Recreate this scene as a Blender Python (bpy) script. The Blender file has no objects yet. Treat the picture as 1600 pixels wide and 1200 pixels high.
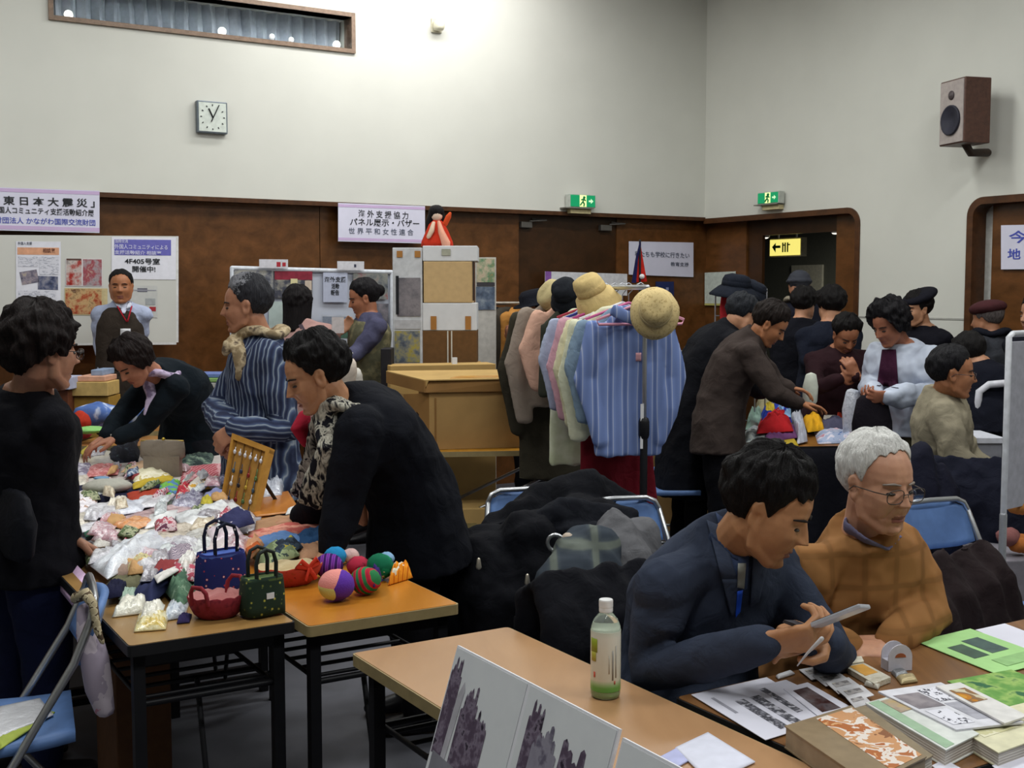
import bpy, bmesh, math, random
import numpy as np
from mathutils import Vector, Matrix, noise as mnoise
from mathutils.bvhtree import BVHTree
from math import sin, cos, pi, radians
S = bpy.context.scene
COL = S.collection
rnd = random.Random(7)

# ------------------------------------------------------------------ camera, world, lights, exposure
FPX, PITCH, CAMH = 1880.0, 0.0765, 1.58
cd = bpy.data.cameras.new('camera'); cam = bpy.data.objects.new('camera', cd); COL.objects.link(cam)
cam.location = (0, 0, CAMH); cam.rotation_euler = (pi/2-PITCH, 0, 0)
cd.sensor_fit = 'HORIZONTAL'; cd.sensor_width = 36.0; cd.lens = FPX/1600*36.0; cd.clip_start = .05
S.camera = cam
S.view_settings.view_transform = 'Standard'; S.view_settings.look = 'None'
S.view_settings.gamma = 1.0; S.view_settings.use_curve_mapping = False
S.view_settings.exposure = 0.0
wd = bpy.data.worlds.new('world'); S.world = wd; wd.use_nodes = True
wd.node_tree.nodes['Background'].inputs[0].default_value = (.75, .82, 1, 1)
wd.node_tree.nodes['Background'].inputs[1].default_value = .05

YAW = 0.548
BD = Vector((cos(YAW), sin(YAW), 0))          # along the back wall, to the right
ND = Vector((-sin(YAW), cos(YAW), 0))         # away from the camera, square to the back wall
CORNER = Vector((1.72, 10.83, 0))
CEIL = 4.24

def area(name, loc, size, power, color=(1, .97, .95), rot=(0, 0, 0)):
    l = bpy.data.lights.new(name, 'AREA'); l.shape = 'RECTANGLE'; l.size, l.size_y = size
    l.energy = power; l.color = color
    o = bpy.data.objects.new(name, l); COL.objects.link(o); o.location = loc; o.rotation_euler = rot
    return o
# rows of ceiling fluorescents (the hall's own lamps), parallel to the back wall
for i, (s, d) in enumerate([(-6.6, 1.7), (-4.4, 2.0), (-2.2, 2.4), (-6.8, 4.7), (-4.3, 4.7), (-1.9, 5.0), (-6.6, 8.0), (-4.2, 8.0), (-1.9, 8.2)]):
    p = CORNER + BD*s - ND*d
    area('ceiling_lamp_light', (p.x, p.y, CEIL-.07), (1.3, .35), (44 if d > 2.2 else 32), (.97, .99, .96), (0, 0, YAW))
# recessed wash lamp over the middle of the back wall
p = CORNER - BD*3.1 - ND*.8
area('wall_wash_light', (p.x, p.y, CEIL-.06), (2.2, .3), 40, (1, .99, .97), (radians(38), 0, YAW))

# ------------------------------------------------------------------ pixel helpers (pinhole of the camera above)
_f = Vector((0, cos(PITCH), -sin(PITCH))); _u = Vector((0, sin(PITCH), cos(PITCH)))
def ray(x, y): return _f + Vector((1, 0, 0))*((x-800)/FPX) - _u*((y-600)/FPX)
EYE = Vector((0, 0, CAMH))
def atz(x, y, z):
    d = ray(x, y); return EYE + d*((z-CAMH)/d.z)
def aty(x, y, Y):
    d = ray(x, y); return EYE + d*(Y/d.y)
def atw(x, y, off=0.0, wall='b'):
    n = ND if wall == 'b' else BD
    d = ray(x, y); return EYE + d*(((CORNER - n*off).dot(n))/n.dot(d))

# ------------------------------------------------------------------ materials
def lin(c): return tuple((v/12.92 if v <= .04045 else ((v+.055)/1.055)**2.4) for v in c)
def C(h):
    if isinstance(h, str): h = tuple(int(h[i:i+2], 16)/255 for i in (0, 2, 4))
    return lin(h)+(1,)
_mc = {}
def base(name):
    m = bpy.data.materials.new(name); m.use_nodes = True
    return m, m.node_tree.nodes, m.node_tree.links, m.node_tree.nodes['Principled BSDF']
def coords(N, L, scale=(1, 1, 1), rot=(0, 0, 0)):
    t = N.new('ShaderNodeTexCoord'); mp = N.new('ShaderNodeMapping')
    mp.inputs['Scale'].default_value = scale; mp.inputs['Rotation'].default_value = rot
    L.new(t.outputs['Object'], mp.inputs['Vector']); return mp.outputs['Vector']
def ramp(N, L, fac, stops, const=False):
    r = N.new('ShaderNodeValToRGB'); r.color_ramp.interpolation = 'CONSTANT' if const else 'LINEAR'
    e = r.color_ramp.elements
    while len(e) < len(stops): e.new(.5)
    for i, (p, c) in enumerate(stops): e[i].position = p; e[i].color = C(c)
    L.new(fac, r.inputs[0]); return r.outputs[0]
def noise_(N, L, vec, scale, detail=3, rough=.5, dist=0):
    n = N.new('ShaderNodeTexNoise'); n.inputs['Scale'].default_value = scale; n.inputs['Detail'].default_value = detail
    n.inputs['Roughness'].default_value = rough; n.inputs['Distortion'].default_value = dist
    L.new(vec, n.inputs['Vector']); return n.outputs['Fac']
def bump(N, L, B, h, strength, dist=.01):
    b = N.new('ShaderNodeBump'); b.inputs['Strength'].default_value = strength; b.inputs['Distance'].default_value = dist
    L.new(h, b.inputs['Height']); L.new(b.outputs[0], B.inputs['Normal'])
def mat(col, rough=.6, metal=0., var=.06, nscale=30, bmp=.0, spec=.3, name=None):
    """plain surface: one colour with a faint natural variation"""
    key = ('mat', col, rough, metal, var, nscale, bmp, spec)
    if key in _mc: return _mc[key]
    m, N, L, B = base(name or 'surface'); v = coords(N, L)
    n = noise_(N, L, v, nscale, 4)
    c = C(col); d = tuple(max(0, x*(1-var*2)) for x in c[:3]); b = tuple(min(1, x*(1+var*2)) for x in c[:3])
    r = N.new('ShaderNodeValToRGB'); r.color_ramp.elements[0].position = .3; r.color_ramp.elements[1].position = .7
    r.color_ramp.elements[0].color = d+(1,); r.color_ramp.elements[1].color = b+(1,)
    L.new(n, r.inputs[0]); L.new(r.outputs[0], B.inputs['Base Color'])
    B.inputs['Roughness'].default_value = rough; B.inputs['Metallic'].default_value = metal; B.inputs['Specular IOR Level'].default_value = spec
    if bmp: bump(N, L, B, n, bmp, .004)
    _mc[key] = m; return m
def cloth(col, rough=.92, weave=900, var=.12, fuzz=0.0):
    key = ('cloth', col, rough, weave, var, fuzz)
    if key in _mc: return _mc[key]
    m, N, L, B = base('cloth'); v = coords(N, L)
    n = noise_(N, L, v, 14, 5); w = noise_(N, L, v, weave, 2)
    c = C(col); r = N.new('ShaderNodeValToRGB'); r.color_ramp.elements[0].position = .25; r.color_ramp.elements[1].position = .75
    r.color_ramp.elements[0].color = tuple(x*(1-var) for x in c[:3])+(1,); r.color_ramp.elements[1].color = tuple(min(1, x*(1+var)) for x in c[:3])+(1,)
    L.new(n, r.inputs[0]); L.new(r.outputs[0], B.inputs['Base Color'])
    B.inputs['Roughness'].default_value = rough; B.inputs['Specular IOR Level'].default_value = .15
    if fuzz: B.inputs['Sheen Weight'].default_value = fuzz
    w2 = noise_(N, L, v, 16, 3, .5, .8); ad = N.new('ShaderNodeMath'); ad.operation = 'MULTIPLY_ADD'; L.new(w, ad.inputs[0]); ad.inputs[1].default_value = .06; L.new(w2, ad.inputs[2])
    bump(N, L, B, ad.outputs[0], .45, .02); _mc[key] = m; return m
def stripes(stops, scale, rot=(0, 0, 0), wob=1.5, rough=.9, along=6.):
    """bands across x of the (rotated) object space, broken up along the band"""
    m, N, L, B = base('striped_cloth'); v = coords(N, L, (1, 1, 1), rot)
    w = N.new('ShaderNodeTexWave'); w.wave_type = 'BANDS'; w.bands_direction = 'X'; w.wave_profile = 'SIN'
    w.inputs['Scale'].default_value = scale; w.inputs['Distortion'].default_value = wob; w.inputs['Detail'].default_value = 2; w.inputs['Detail Scale'].default_value = along/10
    L.new(v, w.inputs['Vector']); L.new(ramp(N, L, w.outputs['Fac'], stops), B.inputs['Base Color'])
    B.inputs['Roughness'].default_value = rough; B.inputs['Specular IOR Level'].default_value = .15
    bump(N, L, B, w.outputs['Fac'], .2, .003); return m
def spots(stops, scale, rough=.85, stretch=(1, 1, 1), kind='VORONOI', const=True, dist=0, bmp=.15):
    """printed pattern of blotches / little flowers"""
    m, N, L, B = base('printed_cloth'); v = coords(N, L, stretch)
    if kind == 'VORONOI':
        t = N.new('ShaderNodeTexVoronoi'); t.inputs['Scale'].default_value = scale; L.new(v, t.inputs['Vector'])
        fac = t.outputs['Distance']
    elif kind == 'CELL':
        t = N.new('ShaderNodeTexVoronoi'); t.inputs['Scale'].default_value = scale; L.new(v, t.inputs['Vector'])
        sp = N.new('ShaderNodeSeparateColor'); L.new(t.outputs['Color'], sp.inputs[0]); fac = sp.outputs[0]
    else: fac = noise_(N, L, v, scale, 3, .55, dist)
    L.new(ramp(N, L, fac, stops, const), B.inputs['Base Color'])
    B.inputs['Roughness'].default_value = rough; B.inputs['Specular IOR Level'].default_value = .2
    if bmp: bump(N, L, B, noise_(N, L, v, 60, 3), bmp, .004)
    return m
def checks(c1, c2, c3, scale, rough=.9):
    m, N, L, B = base('plaid_cloth'); v = coords(N, L)
    ws = []
    for d in ('X', 'Z'):
        w = N.new('ShaderNodeTexWave'); w.wave_type = 'BANDS'; w.bands_direction = d; w.inputs['Scale'].default_value = scale; w.inputs['Distortion'].default_value = .6
        L.new(v, w.inputs['Vector']); ws.append(w.outputs['Fac'])
    a = N.new('ShaderNodeMath'); a.operation = 'MAXIMUM'; L.new(ws[0], a.inputs[0]); L.new(ws[1], a.inputs[1])
    L.new(ramp(N, L, a.outputs[0], [(0, c1), (.72, c1), (.9, c2), (.97, c3)]), B.inputs['Base Color'])
    B.inputs['Roughness'].default_value = rough; B.inputs['Specular IOR Level'].default_value = .15; return m
def wood(c1, c2, scale=2.2, rough=.35, rot=(0, 0, 0), ring=12., spec=.4, coat=0.):
    key = ('wood', c1, c2, scale, rough, rot, ring)
    if key in _mc: return _mc[key]
    m, N, L, B = base('wood'); v = coords(N, L, (ring, .8, ring), rot)
    n = noise_(N, L, v, scale, 6, .6, .4)
    L.new(ramp(N, L, n, [(.3, c1), (.7, c2)]), B.inputs['Base Color'])
    B.inputs['Roughness'].default_value = rough; B.inputs['Specular IOR Level'].default_value = spec; B.inputs['Coat Weight'].default_value = coat
    _mc[key] = m; return m
def plastic(col, rough=.35, trans=0., alpha=1.):
    key = ('pl', col, rough, trans, alpha)
    if key in _mc: return _mc[key]
    m = mat(col, rough, 0, .03, 12, 0, .5).copy(); B = m.node_tree.nodes['Principled BSDF']
    B.inputs['Transmission Weight'].default_value = trans; B.inputs['Alpha'].default_value = alpha; _mc[key] = m; return m
def packet(cols, scale=38, rough=.18):
    """things sealed in clear film: shiny, crinkled, colours showing through"""
    m, N, L, B = base('clear_packet'); v = coords(N, L)
    n = noise_(N, L, v, scale, 4, .6, .6)
    k = len(cols); L.new(ramp(N, L, n, [(.28+.44*i/max(1, k-1), c) for i, c in enumerate(cols)]), B.inputs['Base Color'])
    B.inputs['Roughness'].default_value = rough+.1; B.inputs['Specular IOR Level'].default_value = .6
    B.inputs['Coat Weight'].default_value = .5; B.inputs['Coat Roughness'].default_value = .15
    bump(N, L, B, noise_(N, L, v, 45, 3, .6), .5, .012); return m
def photo(cols, scale=14, rough=.3, stretch=(1, 1, 1), dist=.12):
    m, N, L, B = base('photo_print'); v = coords(N, L, stretch)
    n = noise_(N, L, v, scale, 5, .65, dist)
    k = len(cols); L.new(ramp(N, L, n, [(.28+.46*i/max(1, k-1), c) for i, c in enumerate(cols)]), B.inputs['Base Color'])
    B.inputs['Roughness'].default_value = rough; return m
def glow(col, strength):
    m, N, L, B = base('lit_panel'); B.inputs['Base Color'].default_value = C(col)
    B.inputs['Emission Color'].default_value = C(col); B.inputs['Emission Strength'].default_value = strength; return m
def skin(col):
    key = ('skin', col)
    if key in _mc: return _mc[key]
    m, N, L, B = base('skin'); v = coords(N, L)
    n = noise_(N, L, v, 22, 4, .6); c = C(col)
    r = N.new('ShaderNodeValToRGB'); r.color_ramp.elements[0].color = (c[0]*.82, c[1]*.74, c[2]*.72, 1); r.color_ramp.elements[1].color = (min(1, c[0]*1.12), c[1]*1.1, c[2]*1.08, 1)
    r.color_ramp.elements[0].position = .25; r.color_ramp.elements[1].position = .75
    L.new(n, r.inputs[0]); L.new(r.outputs[0], B.inputs['Base Color'])
    B.inputs['Roughness'].default_value = .48; B.inputs['Specular IOR Level'].default_value = .35
    B.inputs['Subsurface Weight'].default_value = .08; B.inputs['Subsurface Radius'].default_value = (.6, .25, .15); B.inputs['Subsurface Scale'].default_value = .01
    bump(N, L, B, noise_(N, L, v, 220, 2), .08, .002); _mc[key] = m; return m
def hairmat(c1, c2, fine=1.0):
    key = ('hair', c1, c2)
    if key in _mc: return _mc[key]
    m, N, L, B = base('hair'); v = coords(N, L, (90*fine, 90*fine, 14*fine))
    n = noise_(N, L, v, 2.2, 4, .6, .5)
    L.new(ramp(N, L, n, [(.3, c1), (.7, c2)]), B.inputs['Base Color'])
    B.inputs['Roughness'].default_value = .62; B.inputs['Specular IOR Level'].default_value = .18
    bump(N, L, B, n, .8, .008); _mc[key] = m; return m
WHITE = mat('e4e4e6', .6, 0, .02); BLACK = mat('101014', .5, 0, .05); CHROME = mat('b4b6ba', .28, .9, .04, 20, 0, .5)
STEEL_D = mat('17171b', .45, .2, .05); PAPER = mat('eceaf0', .7, 0, .02, 8)

# ------------------------------------------------------------------ mesh builder
def basis(d, ref=None):
    d = Vector(d).normalized(); ref = Vector(ref) if ref is not None else (Vector((0, 0, 1)) if abs(d.z) < .9 else Vector((0, 1, 0)))
    x = ref.cross(d)
    if x.length < 1e-5: x = Vector((1, 0, 0)).cross(d)
    if x.length < 1e-5: x = Vector((0, 1, 0)).cross(d)
    x.normalize(); return x, d.cross(x).normalized()
def wpos(o):
    l = Vector((0, 0, 0))
    while o is not None: l = l + o.location; o = o.parent
    return l
class M:
    def __init__(s): s.v = []; s.f = []; s.m = []
    def add(s, vs, fs, mi=0):
        b = len(s.v); s.v += [Vector(p) for p in vs]; s.f += [tuple(i+b for i in f) for f in fs]; s.m += [mi]*len(fs); return s
    def box(s, c, d, R=None, mi=0):
        c = Vector(c); h = Vector(d)/2; vs = []
        for z in (-1, 1):
            for y in (-1, 1):
                for x in (-1, 1):
                    p = Vector((x*h.x, y*h.y, z*h.z)); vs.append(c+(R @ p if R else p))
        return s.add(vs, [(0, 2, 3, 1), (4, 5, 7, 6), (0, 1, 5, 4), (2, 6, 7, 3), (0, 4, 6, 2), (1, 3, 7, 5)], mi)
    def tube(s, pts, rad, n=10, mi=0, ref=None, round_=True, cap=2):
        """swept tube; rad: number, list, or list of (rx, ry) with rx along ref x direction"""
        pts = [Vector(p) for p in pts]; k = len(pts)
        if not hasattr(rad, '__len__'): rad = [rad]*k
        rad = [(r, r) if not hasattr(r, '__len__') else r for r in rad]
        tans = []
        for i in range(k):
            t = (pts[min(i+1, k-1)]-pts[max(i-1, 0)]); tans.append(t.normalized() if t.length > 1e-9 else Vector((0, 0, 1)))
        rings = []; x, y = basis(tans[0], ref)
        for i in range(k):
            t = tans[i]
            if ref is not None: x, y = basis(t, ref)
            else:
                x = (x-t*x.dot(t)); x = x.normalized() if x.length > 1e-6 else basis(t)[0]; y = t.cross(x)
            rings.append((pts[i], x.copy(), y.copy(), rad[i], t))
        out = []
        if round_:
            p, x, y, r, t = rings[0]; mr = min(r)
            for j in range(cap, 0, -1):
                a = j/(cap+.35)*pi/2; out.append((p-t*mr*sin(a), x, y, (r[0]*cos(a), r[1]*cos(a))))
        out += [(p, x, y, r) for p, x, y, r, t in rings]
        if round_:
            p, x, y, r, t = rings[-1]; mr = min(r)
            for j in range(1, cap+1):
                a = j/(cap+.35)*pi/2; out.append((p+t*mr*sin(a), x, y, (r[0]*cos(a), r[1]*cos(a))))
        vs = []; fs = []
        for p, x, y, r in out:
            for j in range(n):
                a = 2*pi*j/n; vs.append(p+x*r[0]*cos(a)+y*r[1]*sin(a))
        for i in range(len(out)-1):
            for j in range(n):
                fs.append((i*n+j, i*n+(j+1) % n, (i+1)*n+(j+1) % n, (i+1)*n+j))
        fs.append(tuple(range(n-1, -1, -1))); fs.append(tuple((len(out)-1)*n+j for j in range(n)))
        return s.add(vs, fs, mi)
    def ell(s, c, r, R=None, nu=16, nv=10, mi=0):
        c = Vector(c); r = (r, r, r) if not hasattr(r, '__len__') else r; vs = []
        for i in range(1, nv):
            th = pi*i/nv
            for j in range(nu):
                ph = 2*pi*j/nu; p = Vector((r[0]*sin(th)*cos(ph), r[1]*sin(th)*sin(ph), r[2]*cos(th))); vs.append(c+(R @ p if R else p))
        for q in (r[2], -r[2]):
            p = Vector((0, 0, q)); vs.append(c+(R @ p if R else p))
        a, b = (nv-1)*nu, (nv-1)*nu+1; fs = []
        for i in range(nv-2):
            for j in range(nu): fs.append((i*nu+j, (i+1)*nu+j, (i+1)*nu+(j+1) % nu, i*nu+(j+1) % nu))
        for j in range(nu):
            fs.append((a, j, (j+1) % nu)); fs.append((b, (nv-2)*nu+(j+1) % nu, (nv-2)*nu+j))
        return s.add(vs, fs, mi)
    def lathe(s, prof, c=(0, 0, 0), n=24, R=None, mi=0, sx=1., sy=1.):
        c = Vector(c); vs = []; fs = []
        for r, z in prof:
            for j in range(n):
                a = 2*pi*j/n; p = Vector((r*cos(a)*sx, r*sin(a)*sy, z)); vs.append(c+(R @ p if R else p))
        for i in range(len(prof)-1):
            for j in range(n): fs.append((i*n+j, i*n+(j+1) % n, (i+1)*n+(j+1) % n, (i+1)*n+j))
        fs.append(tuple(range(n-1, -1, -1))); fs.append(tuple((len(prof)-1)*n+j for j in range(n)))
        return s.add(vs, fs, mi)
    def prism(s, poly, t, mi=0):
        """3-D outline (list of points) thickened by the vector t"""
        poly = [Vector(p) for p in poly]; t = Vector(t); k = len(poly)
        nrm = Vector((0, 0, 0))
        for i in range(k): nrm += poly[i].cross(poly[(i+1) % k])
        if nrm.dot(t) > 0: poly = poly[::-1]
        fs = [tuple(range(k)), tuple(range(2*k-1, k-1, -1))]+[((i+1) % k, i, i+k, (i+1) % k+k) for i in range(k)]
        return s.add(poly+[p+t for p in poly], fs, mi)
    def sheet(s, fn, nu, nv, th=.003, mi=0):
        """thick sheet: fn(u, v) -> (point, normal)"""
        A = []; Bq = []
        for i in range(nu+1):
            for j in range(nv+1):
                p, n = fn(i/nu, j/nv); p = Vector(p); n = Vector(n).normalized(); A.append(p+n*th/2); Bq.append(p-n*th/2)
        w = nv+1; k = len(A); fs = []
        for i in range(nu):
            for j in range(nv):
                a, b, c, d = i*w+j, (i+1)*w+j, (i+1)*w+j+1, i*w+j+1; fs.append((a, b, c, d)); fs.append((a+k, d+k, c+k, b+k))
        for i in range(nu): fs.append((i*w, i*w+k, (i+1)*w+k, (i+1)*w)); fs.append((i*w+nv, (i+1)*w+nv, (i+1)*w+nv+k, i*w+nv+k))
        for j in range(nv): fs.append((j, j+1, j+1+k, j+k)); e = nu*w; fs.append((e+j, e+j+k, e+j+1+k, e+j+1))
        return s.add(A+Bq, fs, mi)
    def build(s, name, mats, parent=None, smooth=True, voxel=None, sm=0, folds=None, zone=None, sculpt=None, bevel=0, origin=None, flat=False):
        if not isinstance(mats, (list, tuple)): mats = [mats]
        if parent is not None: org = wpos(parent)
        elif origin is not None: org = Vector(origin)
        else:
            a = np.array([tuple(p) for p in s.v]); org = Vector(((a[:, 0].min()+a[:, 0].max())/2, (a[:, 1].min()+a[:, 1].max())/2, a[:, 2].min()))
        me = bpy.data.meshes.new(name); me.from_pydata([tuple(p-org) for p in s.v], [], s.f)
        o = bpy.data.objects.new(name, me); COL.objects.link(o)
        for m_ in mats: me.materials.append(m_)
        if voxel:
            r = o.modifiers.new('r', 'REMESH'); r.mode = 'VOXEL'; r.voxel_size = voxel; r.adaptivity = 0
            if sm: q = o.modifiers.new('s', 'SMOOTH'); q.factor = .5; q.iterations = sm
            dg = bpy.context.evaluated_depsgraph_get(); dg.update()
            nm = bpy.data.meshes.new_from_object(o.evaluated_get(dg)); o.modifiers.clear(); o.data = nm; bpy.data.meshes.remove(me); me = nm; me.name = name
            me.materials.clear()
            for m_ in mats: me.materials.append(m_)
        else: me.polygons.foreach_set('material_index', s.m)
        if folds:
            amp, fr = folds[0], folds[1]; st = folds[2] if len(folds) > 2 else (1, 1, 1)
            n = len(me.vertices); co = np.empty(n*3); me.vertices.foreach_get('co', co); co = co.reshape(-1, 3)
            no = np.empty(n*3); me.vertex_normals.foreach_get('vector', no); no = no.reshape(-1, 3)
            d = np.empty(n); q = hash(name) % 97 if False else len(name)*3.1
            for i in range(n):
                x, y, z = co[i]; p = Vector((x*fr*st[0]+q, y*fr*st[1], z*fr*st[2]))
                d[i] = (.35-abs(mnoise.noise(p))*1.5)+.45*mnoise.noise(p*2.3)+.16*mnoise.noise(p*5.1)
            co += no*(d*amp)[:, None]; me.vertices.foreach_set('co', co.ravel())
        if sculpt:
            n = len(me.vertices); co = np.empty(n*3); me.vertices.foreach_get('co', co); co = co.reshape(-1, 3)+np.array(org)
            me.vertices.foreach_set('co', (sculpt(co)-np.array(org)).ravel()); me.update()
        if zone:
            for p in me.polygons: p.material_index = zone(p.center+org)
        me.polygons.foreach_set('use_smooth', [bool(smooth)]*len(me.polygons)); me.update()
        if bevel:
            b = o.modifiers.new('b', 'BEVEL'); b.width = bevel; b.segments = 2; b.limit_method = 'ANGLE'; b.angle_limit = radians(40); b.harden_normals = False
            if smooth == 'auto' or True:
                me.polygons.foreach_set('use_smooth', [False]*len(me.polygons))
        if parent is not None: o.parent = parent
        else: o.location = org
        return o
def tag(o, label=None, cat=None, group=None, kind=None):
    if label: o['label'] = label
    if cat: o['category'] = cat
    if group: o['group'] = group
    if kind: o['kind'] = kind
    return o
def thing(name, label, cat, loc=(0, 0, 0), group=None):
    o = bpy.data.objects.new(name, None); COL.objects.link(o); o.location = loc; o.empty_display_size = .1
    return tag(o, label, cat, group)
def struct(name, m, mats, **k): return tag(m.build(name, mats, **k), kind='structure')
def children(o): return [c for c in bpy.data.objects if c.parent == o]
def dup(o, loc=None, rz=None, label=None, parent=None, group=None):
    c = o.copy(); COL.objects.link(c)
    if parent is not None: c.parent = parent
    if loc is not None: c.location = loc
    if rz is not None: c.rotation_euler = (0, 0, rz)
    if label: c['label'] = label
    if group: c['group'] = group
    for ch in children(o): dup(ch, parent=c)
    return c
def Rz(a): return Matrix.Rotation(a, 3, 'Z')
def frame3(x, y, z): return Matrix((x, y, z)).transposed()
def text(body, origin, ux, uy, size, m, name, parent, width=None, align='LEFT', bold=0.):
    """flat lettering set on a surface: origin = left end of the base line"""
    cu = bpy.data.curves.new(name, 'FONT'); cu.body = body; cu.size = size; cu.align_x = align; cu.extrude = .0006; cu.offset = bold*size*1.6; cu.resolution_u = 3
    o = bpy.data.objects.new(name, cu); COL.objects.link(o)
    dg = bpy.context.evaluated_depsgraph_get(); dg.update(); me = bpy.data.meshes.new_from_object(o.evaluated_get(dg))
    bpy.data.objects.remove(o)
    a = np.array([v.co[:] for v in me.vertices])
    if len(a) == 0: return None
    k = 1.0 if width is None else width/(a[:, 0].max()-a[:, 0].min())
    x0 = a[:, 0].min() if width is not None and align == 'LEFT' else 0
    ux, uy = Vector(ux).normalized(), Vector(uy).normalized(); n = ux.cross(uy)
    org = wpos(parent)
    for v in me.vertices: v.co = Vector(origin)+ux*((v.co.x-x0)*k)+uy*v.co.y+n*v.co.z-org
    me.materials.clear(); me.materials.append(m); me.name = name
    t = bpy.data.objects.new(name, me); COL.objects.link(t); t.parent = parent; return t
def quadpts(a, b, c, d, u, v): return (a*(1-u)+b*u)*(1-v)+(d*(1-u)+c*u)*v
# ------------------------------------------------------------------ the hall
RD = -ND
UP = Vector((0, 0, 1))
HW = 2.23                                       # top of the wood panelling
def bp(s, z, off=0.): return CORNER + BD*s - ND*off + UP*z
def rp(s, z, off=0.): return CORNER + RD*s - BD*off + UP*z
def sb(x, y=400, off=0.): return (atw(x, y, off, 'b')-CORNER).dot(BD)
def sr(x, y=400, off=0.): return (atw(x, y, off, 'r')-CORNER).dot(RD)
m_wall = mat('d5d5cd', .85, 0, .012, 3, .02, .2)
m_wood = wood('4f3115', '704725', 1.6, .32, (0, 0, 0), 7., .35)
m_wood_d = wood('33200f', '452b16', 1.6, .35, (0, 0, 0), 7., .3)
m_trim = wood('3f2614', '5a3820', 3, .4, (0, 0, 0), 5., .3)
m_floor = spots([(.3, '55565c'), (.5, '61626a'), (.7, '6a6b72')], 3.5, .55, (1, 1, 1), 'NOISE', False, .3, 0)
m_ceil = mat('c9c9cf', .9, 0, .02, 4)
struct('floor', M().box((0, 2.5, -.05), (24, 26, .1)), m_floor)
struct('ceiling', M().box((0, 2.5, CEIL+.05), (24, 26, .1)), m_ceil)
# high window measured on the back wall
wl, wr = sb(83, 25), sb(548, 50); wz0 = atw(548, 77).z; wz1 = atw(548, 27).z
def bslab(m, s0, s1, z0, z1, o0, o1, mi=0): return m.prism([bp(s0, z0, o1), bp(s1, z0, o1), bp(s1, z1, o1), bp(s0, z1, o1)], ND*(o1-o0), mi)
def rslab(m, s0, s1, z0, z1, o0, o1, mi=0): return m.prism([rp(s0, z0, o1), rp(s1, z0, o1), rp(s1, z1, o1), rp(s0, z1, o1)], BD*(o1-o0), mi)
SL = -11.0
m = M()
bslab(m, SL, wl, HW, CEIL, -.25, 0); bslab(m, wr, 0, HW, CEIL, -.25, 0); bslab(m, wl, wr, HW, wz0, -.25, 0); bslab(m, wl, wr, wz1, CEIL, -.25, 0)
struct('wall_back', m, m_wall, smooth=False)
WOFF = -.09
m = M(); ds0, ds1, dsm = sb(811, 380, WOFF), sb(963, 380, WOFF), sb(895, 380, WOFF)
edges = [SL, sb(-130, 400, WOFF), sb(500, 400, WOFF), ds0]
for a, b in zip(edges[:-1], edges[1:]): bslab(m, a+.003, b-.003, 0, HW, -.25, WOFF)
bslab(m, ds1+.003, .3, 0, HW, -.25, WOFF); bslab(m, SL, .3, 0, HW, -.25, WOFF-.012, 1)
struct('wall_back_panelling', m, [m_wood, m_wood_d], smooth=False)
m = M(); bslab(m, ds0+.004, dsm-.003, .01, HW-.03, -.2, WOFF-.03); struct('door_1', m, m_wood_d, smooth=False)
d1 = m
m = M(); bslab(m, dsm+.003, ds1-.004, .01, HW-.03, -.2, WOFF-.03); dr2 = struct('door_2', m, m_wood_d, smooth=False)
for nm, x0, x1, y, lab in [('door_closer', 812, 829, 351, 'grey door closer arm at top of left leaf of dark double door'), ('door_closer', 936, 953, 356, 'grey door closer arm at top of right leaf of dark double door')]:
    a, b = sb(x0, y, WOFF), sb(x1, y, WOFF); z = atw(x0, y, WOFF).z
    t = thing(nm, lab, 'door closer', bp((a+b)/2, z-.03, WOFF))
    bslab(M(), a, b, z-.025, z+.025, WOFF-.032, WOFF+.03).build('body', mat('6d6a66', .4, .5), t, False, bevel=.004)
    M().tube([bp(b-.02, z+.03, WOFF+.03), bp(b+.12, z+.04, WOFF+.05), bp(b+.02, z+.05, WOFF)], .008, 8).build('arm', mat('6d6a66', .4, .5), t)
m = M(); bslab(m, SL, 0, HW-.02, HW+.012, -.1, .012); struct('trim_1', m, m_trim, smooth=False)
# high window: wooden frame, glass, pleated curtain behind, glowing balls as reflected glints low in the pane
m = M(); e = .03
bslab(m, wl-e, wr+e, wz0-e, wz0, -.12, .02); bslab(m, wl-e, wr+e, wz1, wz1+e, -.12, .02); bslab(m, wl-e, wl, wz0, wz1, -.12, .02); bslab(m, wr, wr+e, wz0, wz1, -.12, .02)
w1 = struct('window_1', m, wood('75604f', '907865', 3, .4), smooth=False)
gm, N_, L_, B_ = base('window_glass'); B_.inputs['Base Color'].default_value = (.9, .95, .97, 1); B_.inputs['Roughness'].default_value = .02; B_.inputs['Transmission Weight'].default_value = 1; B_.inputs['IOR'].default_value = 1.02
bslab(M(), wl, wr, wz0, wz1, -.075, -.07).build('window_pane', gm, w1, False)
pl = M(); npl = 22; vs = []
def plf(u, v):
    s = wl+(wr-wl)*u; k = u*npl; fr = k-math.floor(k)
    d = .05*(1-abs(2*fr-1)) if fr < .8 else .05*(.4+.6*(1-fr)/.2*.3)
    d += .012*mnoise.noise(Vector((k*.9, v*2, 3)))
    return bp(s+.012*mnoise.noise(Vector((math.floor(k), v*1.5, 0))), wz0+(wz1-wz0)*v, -.21+d), -ND
pl.sheet(plf, npl*8, 6, .004)
cu = tag(pl.build('pleated_curtain', mat('bcc2cc', .8, 0, .04), smooth=False), 'grey pleated curtain drawn across the long high window', 'curtain')
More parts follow.
